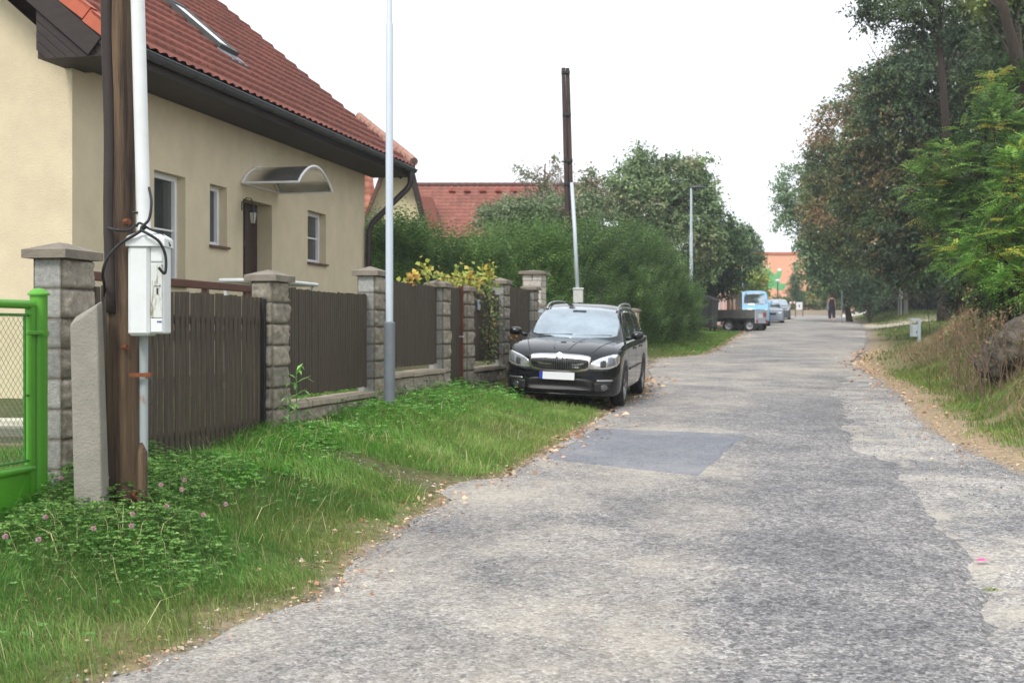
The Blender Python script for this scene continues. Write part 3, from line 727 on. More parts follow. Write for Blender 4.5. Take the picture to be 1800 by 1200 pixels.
mb.tube([(DH+.02, ca0, zc), (DH+cd, ca0, zc)], .018, 6, M=T); mb.tube([(DH+.02, ca1, zc), (DH+cd, ca1, zc)], .018, 6, M=T); mb.tube([(DH+.02, ca0, zc), (DH+.02, ca1, zc)], .014, 6, M=T)
mb.build('canopy_frame', M['frame'], cn)
# lantern
mb = MB(); la, lz = fa(421, DH), fz(437, 392, DH)[1]; X0 = DH+.05
LM = T @ Matrix.Translation((DH+.22, la, lz)) @ Matrix.Diagonal((.82, .82, .82, 1))
mb.lathe([(.02, -.1), (.045, -.07), (.05, -.05)], 6, LM)
for k in range(6):
    q = math.pi*2*k/6; mb.tube([(.05*math.cos(q), .05*math.sin(q), -.05), (.085*math.cos(q), .085*math.sin(q), .16)], .006, 4, M=LM)
mb.lathe([(.10, .16), (.085, .19), (.04, .25), (.02, .30), (.03, .31), (.008, .34)], 6, LM)
mb.tube([(0, 0, .34), (-.03, 0, .42), (-.12, 0, .44), (-.22, 0, .36), (-.22, 0, .2)], .012, 6, M=LM)
ln = mb.build('wall_lantern', M['black'], house)
mb = MB(); mb.lathe([(.045, -.045), (.075, .155)], 6, LM); mb.build('lantern_glass', mat('lantern_glass', lin((170, 170, 160)), .2, .1), ln)
# roof windows
def skylight(u0, v0, u1, v1, u2, v2):
    """bottom-left, bottom-right and a top point in the photo -> roof plane coordinates"""
    def hit(u, v):
        m = (u-900)/FPX; q = (HOR-v)/FPX
        # P = F(a, DG+.05-t), z = ZG+.03+t*TAN ; solve for a,t
        D0 = DG+.05
        # X-mY=0 ; z-H-qY=0
        A = np.array([[ST-m*CT, -CT-m*ST], [-q*CT, TAN-q*ST]]); Bv = np.array([-(FX+D0*CT)-m*D0*ST, CAM_H-ZG-.03-q*D0*ST])
        return np.linalg.solve(A, Bv)
    return hit(u0, v0), hit(u1, v1), hit(u2, v2)
(b0a, b0t), (b1a, b1t), (tpa, tpt) = skylight(392, 99, 430, 110, 283, 2)
SA0, SA1, ST0, ST1 = b0a, b1a, (b0t+b1t)/2, max(tpt, (b0t+b1t)/2+.9)
SKY_INFO = (SA0, SA1, ST0, ST1, tpa)
def roofbox(mb, a0, a1, t0, t1, n0, n1): plank(mb, a0, a1, t0, t1, n0, n1)
for k, (s0, s1) in enumerate(((ST0, ST0+.98), (ST0+1.45, ST0+2.4))):
    a0, a1 = SA0, SA0+.72
    mb = MB(); fw = .06
    roofbox(mb, a0, a1, s0, s0+fw, .0, .13); roofbox(mb, a0, a1, s1-fw, s1, .0, .13); roofbox(mb, a0, a0+fw, s0+fw, s1-fw, .0, .13); roofbox(mb, a1-fw, a1, s0+fw, s1-fw, .0, .13)
    f = mb.build('roof_window', M['darkgrey'], roof if False else house)
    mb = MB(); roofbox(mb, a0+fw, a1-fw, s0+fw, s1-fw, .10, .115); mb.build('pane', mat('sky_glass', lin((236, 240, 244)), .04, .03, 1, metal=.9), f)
    mb = MB(); roofbox(mb, a0-.06, a1+.06, s0-.22, s0-.002, .03, .06); mb.build('flashing', M['galv2'], f)
# porch rails
z1_ = fz(200, 480, -1.3)[1]
a0, a1 = fa(150, -1.3), fa(441, -1.3); zg1 = fgh(a0, -1.3)
r = thing('porch_railing', 'brown horizontal railing behind the tall slat gate', 'railing', F(a0, -1.3, zg1), -TH)
mb = MB(); mb.box(-.03, .03, 0, a1-a0, z1_-zg1-.08, z1_-zg1, bev=.006); mb.build('top_rail', M['rail'], r)
for k in range(4):
    mb = MB(); mb.box(-.03, .03, (a1-a0)*k/3-.03, (a1-a0)*k/3+.03, 0, z1_-zg1-.082); mb.build('post', M['rail'], r)
for k in range(2):
    mb = MB(); mb.box(-.012, .012, .03, a1-a0-.03, .4+k*.45, .5+k*.45); mb.build('lower_rail', M['rail'], r)
dd = -2.3
a0, a1 = fa(428, dd), fa(520, dd); z1_ = fz(470, 493, dd)[1]; zg1 = fgh(a0, dd)
r = thing('garden_table', 'white garden table behind the rough block post and first panel', 'table', F(a0, dd, zg1), -TH)
mb = MB(); mb.box(-.35, .35, 0, a1-a0, z1_-zg1-.05, z1_-zg1, bev=.015); mb.build('table_top', M['white_plastic'], r)
for sx in (-.28, .28):
    for sy in (.08, a1-a0-.08):
        mb = MB(); mb.tube([(sx, sy, 0), (sx, sy, z1_-zg1-.05)], .025, 8); mb.build('leg', M['white_plastic'], r)

# ------------------------------------------------------------------ neighbour's half-hipped house
Y2 = 38.0
def Q(u, v, Y=Y2): return P(u, v, Y)
base2 = gh(-5, Y2)-.2
cx = Q(640, 300)[0]
h2 = thing('hipped_house', 'pale yellow gabled house with old mottled clay roof behind the main house', 'house', (cx, Y2, base2), math.radians(4.2))
T2 = Matrix.Translation((-cx, -Y2, -base2))
wl_b, wl_t, wr_t, wr_b = Q(602, 480), Q(668, 300), Q(722, 285), Q(752, 400)
mb = MB()
wp = [(Q(590, 560)[0], base2), (Q(608, 470)[0], Q(608, 470)[2]), (Q(668, 300)[0], Q(668, 300)[2]), (Q(719, 285)[0], Q(719, 285)[2]), (Q(743, 372)[0], Q(743, 372)[2]), (Q(752, 430)[0], Q(752, 430)[2]), (Q(752, 430)[0], base2)]
mb.prism(wp, Y2+.35, Y2+9, 'y', T2); mb.build('wall', M['plaster2'], h2)
mb = MB()  # dark barge boards
def barge(p, q, w, y0, y1):
    (x0, _, z0), (x1, _, z1) = p, q; dx, dz = x1-x0, z1-z0; l = math.hypot(dx, dz); nx_, nz_ = -dz/l*w, dx/l*w
    mb.prism([(x0, z0), (x1, z1), (x1+nx_, z1+nz_), (x0+nx_, z0+nz_)], y0, y1, 'y', T2)
barge(Q(724, 283), Q(746, 375), -.15, Y2-.1, Y2+.5); barge(Q(746, 375), Q(763, 440), -.15, Y2-.1, Y2+.5)
mb.build('barge_board', M['darkwood'], h2)
mb = MB(); barge(Q(671, 300), Q(643, 372), .10, Y2-.05, Y2+.3); barge(Q(643, 372), Q(608, 460), .10, Y2-.05, Y2+.3)
mb.build('verge_board', M['rail'], h2)
# lower rear roof facing the camera, seen past the corner of the big house
pa = np.array(P(598, 440, 43)); pb = np.array(P(598, 290, 46)); up = pb-pa; lu = np.linalg.norm(up); up /= lu
tiles('rear_roof', TILE, h2, pa-np.array((cx, Y2, base2)), (1, 0, 0), up, P(690, 440, 43)[0]-pa[0], lu, col=(178, 120, 102), tw=.25, rl=.34, mix_c=(150, 96, 80), mixw=.4, step=.06)
# front hip: from the gable top back to the ridge
e0, e1 = np.array(Q(600, 262)), np.array(Q(727, 287)); rg = np.array(Q(650, 207, 42.5))
e0[2] = e1[2]; e0[0] = e1[0]-(e1[0]-rg[0])*2
mid = (e0+e1)/2; upv = rg-mid; lu = np.linalg.norm(upv); upn = upv/lu; Us = (e1-e0); lsx = np.linalg.norm(Us); Us /= lsx
rel = np.array((cx, Y2, base2)); e0[1] = e1[1] = Y2-.25
upv = rg-(e0+e1)/2; lu = np.linalg.norm(upv); upn = upv/lu
tiles('hip_roof', TILE, h2, e0-rel, Us, upn, lsx, lu, col=(158, 118, 104), tw=.25, rl=.30, mix_c=(120, 92, 80), mixw=.35, seed=5,
      clip=lambda s, t: np.abs(s-lsx/2) <= (lsx/2)*(1-t/lu)+.14)
# main right slope from hip edge to the ridge running back
rgb_ = rg+np.array((0, 6, 0)); e2 = e1+np.array((0, 10.5, 0))
Ur = np.array((0, 1, 0.)); uv2 = np.array((rg[0]-e1[0], 0, rg[2]-e1[2])); l2 = np.linalg.norm(uv2); uv2 /= l2
off = rg[1]-e1[1]
tiles('right_roof', TILE, h2, e1-rel, Ur, uv2, 10.5, l2, col=(158, 118, 104), tw=.25, rl=.30, mix_c=(120, 92, 80), mixw=.35, seed=6, clip=lambda s, t: s >= off*t/l2-.14)
mb = MB(); hp = [(tuple(e1), tuple(rg))]
k = 12
for i in range(k):
    p0 = np.array(e1)*(1-i/k)+rg*(i/k); p1 = np.array(e1)*(1-(i+1)/k)+rg*((i+1)/k)
    mb.tube([tuple(p0+np.array((0, 0, .02))), tuple(p1+np.array((0, 0, .07)))], [.13, .10], 8, M=T2)
for i in range(16): mb.tube([(rg[0], rg[1]+i*.4, rg[2]+.02), (rg[0], rg[1]+.42+i*.4, rg[2]+.05)], [.12, .10], 8, M=T2)
mb.build('hip_tile_row', mat('old_clay', lin((150, 112, 96)), .9, .3, 6), h2)
mb = MB(); mb.box(e0[0]-cx, e1[0]-cx+.04, -.3, -.15, e1[2]-base2-.22, e1[2]-base2-.0); mb.build('hip_gutter', M['darkwood'], h2)

# ------------------------------------------------------------------ long red roof behind the hedge
Y3 = 62.0
c3 = P(880, 330, Y3); b3 = gh(c3[0], Y3)-.2
h3 = thing('long_house', 'long house of bright red tiles rising behind the bushes', 'house', (c3[0], Y3, b3))
eL, eR = P(700, 420, Y3-3.2), P(1050, 420, Y3-3.2); ridge = P(880, 327, Y3+1.5)
Us = np.array((1, 0, 0.)); upv = np.array((0, ridge[1]-eL[1], ridge[2]-eL[2])); lu = np.linalg.norm(upv); upn = upv/lu; rel = np.array((c3[0], Y3, b3))
tiles('roof', TILE, h3, np.array(eL)-rel, Us, upn, eR[0]-eL[0], lu, col=(134, 84, 72), tw=.3, rl=.36, seed=8, amp=.03, step=.05)
tiles('back_roof', TILE, h3, np.array((eR[0], 2*ridge[1]-eL[1], eL[2]))-rel, -Us, np.array((0, -upn[1], upn[2])), eR[0]-eL[0], lu, col=(132, 84, 72), tw=.6, rl=.4, seed=9)
mb = MB(); TT = Matrix.Translation((-c3[0], -Y3, -b3))
nr_ = 24; L_ = eR[0]-eL[0]
for i in range(nr_): mb.tube([(eL[0]+L_*i/nr_, ridge[1], ridge[2]+.03), (eL[0]+L_*(i+1)/nr_+.03, ridge[1], ridge[2]+.06)], [.13, .11], 8, M=TT)
mb.build('ridge_tile_row', mat('dark_ridge', lin((92, 60, 54)), .9, .2, 6), h3)
mb = MB(); mb.box(eL[0]+.3, eR[0]-.3, Y3-2.7, Y3+5.5, b3, eL[2]+.05, TT); mb.prism([(Y3-2.7, eL[2]), (Y3+1.5, ridge[2]-.15), (Y3+5.7, eL[2])], eL[0]+.3, eR[0]-.3, 'x', TT); mb.build('wall', M['plaster2'], h3)
for k in range(5):
    u = 795+k*27; p = P(u, 334+3, Y3+1.1); mb = MB(); mb.prism([(p[0]-.16, p[2]-.02), (p[0]+.16, p[2]-.02), (p[0], p[2]+.13)], Y3+.6, Y3+1.3, 'y', TT); mb.build('vent_tile', mat('vent_clay', lin((158, 72, 58)), .8, .1), h3)
# its low dormer on the left
dl0, dl1, dr0, dr1 = P(735, 345, Y3-2.5), P(760, 348, Y3-2.5), P(775, 380, Y3-2.5), P(735, 380, Y3-2.5)
mb = MB(); mb.prism([(dl0[0]-1, dl0[2]), (dl1[0], dl1[2]), (dr0[0], dr0[2]-.6), (dr1[0]-1, dr1[2]-.6)], Y3-2.9, Y3-1, 'y', TT); mb.build('dormer', mat('brown_tile', lin((128, 74, 62)), .8, .15, 8), h3)
# ------------------------------------------------------------------ green gate at the left edge
dgp = .06
ag, zt = fz(68, 506, dgp); zg = gh(*F(ag, dgp)[:2])-.25
r = thing('green_gate', 'bright green gate of wire netting and sheet steel at the left edge', 'gate', F(ag, dgp, zg), -TH)
h = zt-zg; k1 = lambda v, u=20: fz(u, v, dgp)[1]-zg
mb = MB(); mb.lathe([(.053, 0), (.053, h-.045)], 20); mb.lathe([(.066, h-.045), (.066, h-.035), (.05, h-.018), (.028, h-.004), (.004, h)], 20); mb.build('post', M['green'], r, autosmooth=35)
GL = 1.75; e = -.075
mb = MB()
mb.tube([(0, e-GL, k1(534)), (0, e+.0, k1(534))], .027, 14); mb.tube([(0, e-GL, k1(829)), (0, e, k1(829))], .027, 14)
mb.box(-.022, .022, e-.045, e+.0, k1(829)-.45, k1(534)); mb.box(-.022, .022, e-GL, e-GL+.045, k1(829)-.45, k1(534))
gf = mb.build('leaf_frame', M['green'], r, autosmooth=35)
mb = MB(); mb.box(-.004, .004, e-GL+.045, e-.045, k1(829)-.52, k1(829)-.02)
mb.prism([(e-.05, k1(829)-.02), (e-.05, k1(829)-.5), (e-.45, k1(829)-.5)], .004, .012, 'x'); mb.build('sheet_panel', M['green'], gf)
zt_, zb_ = k1(553), k1(814)
mb = MB(); mb.tube([(0, e-GL+.06, zt_), (0, e-.02, zt_)], .009, 8); mb.tube([(0, e-GL+.06, zb_), (0, e-.02, zb_)], .009, 8)
mb.tube([(0, e-.085, zb_), (0, e-.085, zt_)], .009, 8)
for zz in (.45,): mb.tube([(0, e-.085, zb_+(zt_-zb_)*zz), (0, e-.04, zb_+(zt_-zb_)*zz)], .007, 6)
mf = mb.build('netting_frame', M['mesh'], gf)
mb = MB(); y0, y1 = e-GL+.06, e-.088; st = .052; H_ = zt_-zb_
nl = int((y1-y0+H_)/st)
for i in range(nl+1):
    c0 = y0-H_+i*st
    # rising and falling wires clipped to the rectangle
    ya, yb = max(y0, c0), min(y1, c0+H_)
    if yb-ya > .01:
        pts = [(.0025*(-1)**j, ya+(yb-ya)*j/6, zb_+(ya-c0)+(yb-ya)*j/6) for j in range(7)]; mb.tube(pts, .0016, 4, cap=False)
        pts = [(-.0025*(-1)**j, ya+(yb-ya)*j/6, zt_-(ya-c0)-(yb-ya)*j/6) for j in range(7)]; mb.tube(pts, .0016, 4, cap=False)
mb.build('wire_netting', M['mesh'], mf)
mb = MB(); zz = k1(585, 60); mb.box(-.035, .05, e-.05, .03, zz-.012, zz+.012, bev=.004); mb.lathe([(.060, zz-.02), (.060, zz+.01)], 16); mb.build('hinge', M['green'], r)
# neighbour yard: stacked boards
for k, (u, v, Y, ln_, lab) in enumerate(((22, 742, 11.5, 2.2, 'pale board lying on top of the plank stack seen through the green gate'), (18, 756, 11.3, 2.4, 'weathered grey board in the middle of the plank stack behind the green gate'), (20, 770, 11.1, 2.3, 'dark grey board low in the plank stack behind the green gate'), (15, 786, 10.9, 2.4, 'lowest brownish board of the plank stack behind the green gate'))):
    p = P(u, v, Y); o = MB(); o.box(-ln_+.3, .25, -.12, .12, -.03, .03, bev=.004)
    tag(o.build('plank', mat('plank%d' % k, lin([(196, 190, 176), (120, 116, 108), (96, 90, 82), (110, 96, 80)][k]), .9, .25, 5, stretch=(1, 8, 8))), lab, 'plank', 'boards stacked behind the green gate')
    bpy.data.objects[-1] if False else None
    ob = [q for q in COL.objects if q.name.startswith('plank')][-1]; ob.location = p; ob.rotation_euler = (0, 0, -.1+k*.06)
mb = MB()
p = P(20, 800, 10.9)
tag(thing('trestle', 'low block trestle under the plank stack behind the green gate', 'trestle', (p[0]-.3, 11.2, gh(p[0]-.3, 11.2))), None)
tr = [q for q in COL.objects if q.name.startswith('trestle')][-1]
for sx in (-.9, .3):
    mb = MB(); mb.box(sx-.12, sx+.12, -.3, .3, -.05, P(18, 790, 10.9)[2]-.035-gh(p[0]-.3, 11.2), bev=.01); mb.build('support_block', M['concrete'], tr)

# ------------------------------------------------------------------ concrete stub and the near wooden pole
Yq = 8.15; p = P(161, 560, Yq); zg = gh(p[0], Yq)-.3; zt = P(161, 541, Yq)[2]
r = MB(); hw = 24/(FPX/Yq); h = zt-zg
r.add([(-hw, -.07, 0), (hw, -.07, 0), (hw+.02, .10, 0), (-hw+.01, .10, 0), (-hw-.004, -.06, h-.10), (hw-.004, -.065, h+.02), (hw+.0, .09, h+.045), (-hw+.0, .09, h-.05)],
      [(3, 2, 1, 0), (0, 1, 5, 4), (1, 2, 6, 5), (2, 3, 7, 6), (3, 0, 4, 7), (4, 5, 6, 7)])
o = r.build('concrete_stub', M['concrete']); o.location = (p[0], Yq, zg); o.rotation_euler = (0, math.radians(-1.2), .12)
bv = o.modifiers.new('bevel', 'BEVEL'); bv.width = .012; bv.segments = 2
tag(o, 'grey concrete pole stub with slanted top strapped beside the wooden pole', 'concrete post')
Yq = 8.4; kq = FPX/Yq
b0, b1 = P(219, 880, Yq), P(201, -420, Yq)
zg = gh(b0[0], Yq)-.35; b0 = (b0[0], Yq, zg)
r = thing('wooden_pole', 'tall dark weathered wooden utility pole carrying the white meter box', 'utility pole', b0)
pts = []; rr = []
for i in range(30):
    t = i/29; z = (b1[2]-zg)*t
    pts.append(((b1[0]-b0[0])*t+.005*math.sin(i*.9), 0, z)); rr.append(.104-.02*t+.002*math.sin(i*2.1))
mb = MB(); mb.tube(pts, rr, 28, jit=.02, seed=4); mb.build('shaft', M['pole'], r, autosmooth=30)
mb = MB(); mb.tube([(x-.040, -.082, z) for (x, y, z) in pts[9:]], .034, 10); mb.build('cable_guard', M['guard'], r, smooth=True)
mb = MB()
for (p0_, p1_, r_) in (((.02, -.11, 1.32), (.05, -.125, 1.32), .016), ((.03, -.10, 2.08), (.06, -.12, 2.08), .02), ((.08, -.05, .42), (.12, -.11, .42), .03)):
    mb = MB(); mb.tube([p0_, p1_], r_, 8); mb.build('bolt', M['rust'], r)
p = P(250, 800, Yq-.1); mb = MB(); mb.tube([(p[0]+.006, Yq-.12, gh(p[0], Yq)-.1), (p[0]+.004, Yq-.12, p[2]+.02), (p[0]+.0, Yq-.12, p[2]+.08)], [.034, .03, .012], 10, jit=.12)
o = mb.build('wood_stake', M['pole']); tag(o, 'short rotten wooden stake at the foot of the wooden pole', 'stake')
# pipe above and below the box
Yc = 8.28
top = P(243, -300, Yc); bt = P(256, 402, Yc)
mb = MB(); mb.tube([P(238, -300, Yc), P(242, 0, Yc), P(247, 180, Yc), P(253, 400, Yc), P(258, 425, Yc)], .042, 16)
o = mb.build('white_conduit', M['white_plastic'], autosmooth=40); tag(o, 'thick white plastic conduit rising along the wooden pole above the meter box', 'pipe')
mb = MB(); mb.tube([P(253, 585, Yc+.02), P(253, 812, Yc+.02)], .026, 12)
o = mb.build('grey_conduit', mat('stained_pipe', lin((150, 158, 160)), .6, .1, 6, rgb2=lin((140, 92, 62)), thr=(.58, .72), stretch=(3, 3, 1)), autosmooth=40); tag(o, 'rust-stained grey pipe running from the meter box down to the ground', 'pipe')
mb = MB(); p0, p1 = P(226, 659, Yc-.06), P(263, 660, Yc-.06); mb.box(p0[0], p1[0], Yc-.045, Yc-.035, p0[2]-.012, p0[2]+.012); mb.tube([(p1[0]-.03, Yc+.02, p0[2]-.012), (p1[0]-.03, Yc+.02, p0[2]+.012)], .030, 12)
o = mb.build('pipe_strap', M['rust']); tag(o, 'rusty iron strap holding the lower grey pipe to the pole', 'strap')
# meter box
cx0, cx1 = P(225, 590, Yc-.1)[0], P(298, 590, Yc-.1)[0]; zb, zt = P(260, 590, Yc-.1)[2], P(260, 432, Yc-.1)[2]
wb = (cx1-cx0)*.86; cx1 = cx0+wb; hb = zt-zb; cxm = (cx0+cx1)/2+.008
r = thing('meter_box', 'white domed electric meter box with a mouldy door on the wooden pole', 'meter box', (cxm, Yc-.02, zb), math.radians(2))
mb = MB(); mb.box(-wb/2, wb*.10, -.13, .10, 0, hb, bev=.018); mb.box(wb*.10-.02, wb/2-.004, -.105, .09, .012, hb, bev=.008); mb.build('body', M['white_plastic'], r)
mb = MB()
vs, fs = [], []; rows = [(0, 0, .0), (0, .045, .0), (.012, .062, .0), (.05, .085, .0), (.09, .098, .0)]
for ins, z, _ in rows:
    for (x, y) in ((-wb/2-.010+ins, -.142+ins), (wb/2+.006-ins, -.142+ins), (wb/2+.006-ins, .11-ins), (-wb/2-.010+ins, .11-ins)): vs.append((x, y, hb-.005+z))
for i in range(len(rows)-1):
    for k in range(4): fs.append((i*4+k, i*4+(k+1) % 4, i*4+4+(k+1) % 4, i*4+4+k))
fs.append((16, 17, 18, 19)); fs.append((3, 2, 1, 0)); mb.add(vs, fs); mb.build('lid', M['white_plastic'], r)
mb = MB(); mb.box(wb*.12, wb/2-.012, -.118, -.104, hb*.195, hb*.80, bev=.004)
dd_ = mb.build('door', mat('mouldy_door', lin((200, 204, 200)), .6, .05, 16, rgb2=lin((122, 112, 78)), thr=(.50, .66), stretch=(3, 3, .7)), r)
mb = MB(); mb.box(wb*.29, wb*.33, -.124, -.117, hb*.46, hb*.53); mb.box(wb*.22, wb/2-.02, -.1195, -.1175, hb*.545, hb*.553); mb.build('lock', M['black'], dd_)
mb = MB(); mb.box(wb*.12, wb/2-.012, -.116, -.104, .02, hb*.19, bev=.004); lp = mb.build('lower_cover', M['white_plastic'], r)
mb = MB()
for k, (x0, w_) in enumerate(((.30, .025), (.335, .012), (.355, .02), (.385, .022), (.415, .012))): mb.box(wb*x0, wb*(x0+w_), -.1175, -.1155, hb*.145, hb*.165)
mb.build('maker_mark', mat('blue_ink', lin((46, 52, 96)), .5, .1), lp)
mb = MB(); mb.box(wb*.12, wb/2-.012, -.116, -.104, hb*.82, hb*.99, bev=.004); mb.build('upper_cover', M['white_plastic'], r)
# cables
def cable(name, lab, pts, r_, m='black', n=8):
    # smooth through points
    Pp = [Vector(p) for p in pts]; out = []
    for i in range(len(Pp)-1):
        p0, p1, p2, p3 = Pp[max(i-1, 0)], Pp[i], Pp[i+1], Pp[min(i+2, len(Pp)-1)]
        for k in range(8):
            t = k/8; out.append(.5*((2*p1)+(-p0+p2)*t+(2*p0-5*p1+4*p2-p3)*t*t+(-p0+3*p1-3*p2+p3)*t**3))
    out.append(Pp[-1]); mb = MB(); mb.tube(out, r_, n); o = mb.build(name, M[m], smooth=True); tag(o, lab, 'cable'); return o
Ya = Yc-.16
cable('black_cable', 'black cable coming down beside the white conduit and looping over the box lid', [P(262, 330, Ya+.08), P(266, 355, Ya), P(262, 385, Ya-.02), P(248, 402, Ya-.03), P(262, 412, Ya-.04), P(280, 425, Ya-.03), P(291, 450, Ya), P(290, 480, Ya), P(279, 470, Ya-.02)], .0085)
cable('black_cable', 'black cable hanging in a long loop left of the meter box', [P(258, 398, Ya), P(238, 412, Ya-.02), P(212, 428, Ya-.02), P(190, 452, Ya-.02), P(181, 478, Ya+.0), P(183, 500, Ya+.1), P(184, 520, Yq+.05)], .0095)
cable('black_cable', 'black cable wrapped around the wooden pole above the meter box', [P(238, 395, Ya+.04), P(225, 405, Ya), P(200, 403, Ya), P(186, 396, Yq), P(187, 388, Yq+.1)], .009)
cable('black_cable', 'thin dark cable arching over the meter box lid into the wall side', [P(240, 398, Ya+.02), P(246, 392, Ya), P(262, 402, Ya), P(284, 412, Ya+.05), P(299, 432, Ya+.15)], .007)
cable('grey_cable', 'thin cable curving out from the rusty strap below the meter box', [P(262, 662, Ya+.1), P(272, 680, Ya+.12), P(270, 700, Ya+.14), P(262, 712, Ya+.16)], .004, 'darkgrey')
mb = MB(); mb.tube([P(233, 373, Yc-.03), P(243, 374, Yc-.03)], .008, 6); o = mb.build('iron_hook', M['black']); tag(o, 'small black iron hook sticking out between pole and conduit', 'hook')

# ------------------------------------------------------------------ lamp posts
def lamp(label, x, y, z, r0, r1, hs, h, head=True, arm=.0, hd=(.5, .12), group='street lamps', headdir=1):
    r = thing('street_lamp', label, 'street lamp', (x, y, z), 0, group)
    mb = MB(); mb.lathe([(r0, -.3), (r0, hs-.04), (r0*1.02, hs-.03), (r0*1.02, hs), (r1, hs+.012)], 20); mb.lathe([(r0*1.015, hs*.78), (r0*1.015, hs*.78+.012)], 20, cap=False); mb.build('base_sleeve', M['galv2'], r, autosmooth=30)
    mb = MB(); mb.lathe([(r1, hs), (r1, h*.68), (r1*.74, h*.68+.02), (r1*.66, h)], 18); mb.build('pole', M['white_paint'] if head else M['galv'], r, autosmooth=30)
    if h > 0:
        mb = MB(); a, b = hd
        mb.tube([(0, 0, h-.1), (headdir*arm*.5, 0, h+.02), (headdir*arm, 0, h+.03)], r1*.6, 8)
        vs = []; fs = []; ns = 10
        for i in range(ns+1):
            t = i/ns; w = math.sin(math.pi*min(max(t, .06), .97))**.45; hh = b*w
            for q in ((-.5, 0), (-.3, .7), (.3, .7), (.5, 0), (.3, -.25), (-.3, -.25)): vs.append((headdir*(arm-.08+a*t), q[0]*.26*w, h+.03+q[1]*hh))
        for i in range(ns):
            for k in range(6): fs.append((i*6+k, i*6+(k+1) % 6, i*6+6+(k+1) % 6, i*6+6+k))
        fs += [tuple(range(6)), tuple(range(ns*6+5, ns*6-1, -1))]; mb.add(vs, fs); mb.build('lamp_head', M['darkgrey'], r)
    return r
M['white_paint'] = mat('pale_paint', lin((182, 192, 202)), .4, .05, 3)
Yl = 14.9; p = P(684.5, 720, Yl); zg = gh(p[0], Yl); hs = P(684, 567, Yl)[2]-zg
lamp('tall white lamp post with grey lower sleeve in the grass before the fence', p[0], Yl, zg, .062, .041, hs, 6.2, arm=.5)
Yl = 56; p = P(1215, 560, Yl); zg = gh(p[0], Yl); lamp('distant white street lamp with dark flat head standing behind the hedge end', p[0], Yl, zg, .13, .07, .9, P(1215, 331, Yl)[2]-zg, arm=.05, hd=(.62, .14))
Yl = 76; p = P(1307, 560, Yl); zg = gh(p[0], Yl); lamp('thin far lamp pole rising from the bushes behind the blue van', p[0], Yl, zg, .10, .075, .9, P(1307, 440, Yl)[2]-zg, arm=.05, hd=(.4, .1))
Yl = 108; p = P(1367, 560, Yl); zg = gh(p[0], Yl)
r = thing('street_lamp', 'far lamp with white globe-like head on a reddish pole before the orange building', 'street lamp', (p[0], Yl, zg), 0, 'street lamps')
h = P(1367, 495, Yl)[2]-zg; mb = MB(); mb.lathe([(.06, 0), (.045, h)], 10); mb.build('pole', M['rail'], r)
mb = MB(); mb.lathe([(.08, h-.02), (.18, h+.05), (.2, h+.1), (.14, h+.16), (.02, h+.19)], 12); mb.build('lamp_head', M['white_plastic'], r)

# ------------------------------------------------------------------ double wooden pole, white riser, white footing
Yd = 36.0
bx = P(999, 500, Yd)[0]; zg = gh(bx, Yd)-.3; zt = P(993, 120, Yd)[2]
r = thing('double_pole', 'pair of old brown wooden poles bound together rising from the hedge', 'utility pole', (bx, Yd, zg)); h = zt-zg
for s, dx in ((-1, -.055), (1, .055)):
    tp = P(990.2 if s < 0 else 997.6, 120, Yd)[0]-bx; bt = (P(995.3 if s < 0 else 1003.2, 320, Yd)[0]-bx); z1 = P(0, 320, Yd)[2]-zg
    slope_ = (tp-bt)/(h-z1); b_ = bt-slope_*z1
    mb = MB(); pts = [(b_+slope_*h*i/10, s*.02, h*i/10) for i in range(11)]; mb.tube(pts, [.068-.014*i/10 for i in range(11)], 14, jit=.03); mb.build('pole_shaft', M['pole2'], r, autosmooth=30)
for v, ww in ((128, .14), (324, .17), (283+0, .15), (202, .14)):
    zc_ = P(0, v, Yd)[2]-zg; xc = (P(994+(v-120)*.028, v, Yd)[0]-bx); mb = MB(); mb.box(xc-ww*.8, xc+ww*.8, -.10, .10, zc_-.04, zc_+.04, bev=.01); mb.build('iron_band', M['black'], r)
zc_ = P(0, 202, Yd)[2]-zg; xc = P(990, 202, Yd)[0]-bx; mb = MB(); mb.tube([(xc, -.05, zc_), (xc-.2, -.1, zc_-.02), (xc-.32, -.1, zc_-.06)], .006, 5); mb.build('wire_end', M['galv'], r)
Yw = 30.5; p = P(1016, 532, Yw); zg = gh(p[0], Yw)-.1; zt = P(1016, 506, Yw)[2]
r = thing('footing_pillar', 'squat pale concrete footing holding the slanting white riser pipe', 'footing', (p[0], Yw, zg))
mb = MB(); w_ = 8.5/(FPX/Yw); mb.box(-w_, w_, -w_, w_, 0, zt-zg-.04, bev=.01); mb.box(-w_-.015, w_+.015, -w_-.015, w_+.015, zt-zg-.045, zt-zg, bev=.012); mb.build('body', mat('pale_concrete', lin((190, 192, 188)), .85, .12, 5), r)
mb = MB(); mb.tube([P(1015, 508, Yw), P(1010, 400, Yw+.3), P(1005, 322, Yw+.8)], [.045, .045, .04], 10); o = mb.build('riser_pipe', M['white_paint'], smooth=True); tag(o, 'slanting white riser pipe leaning against the double wooden pole', 'pipe')

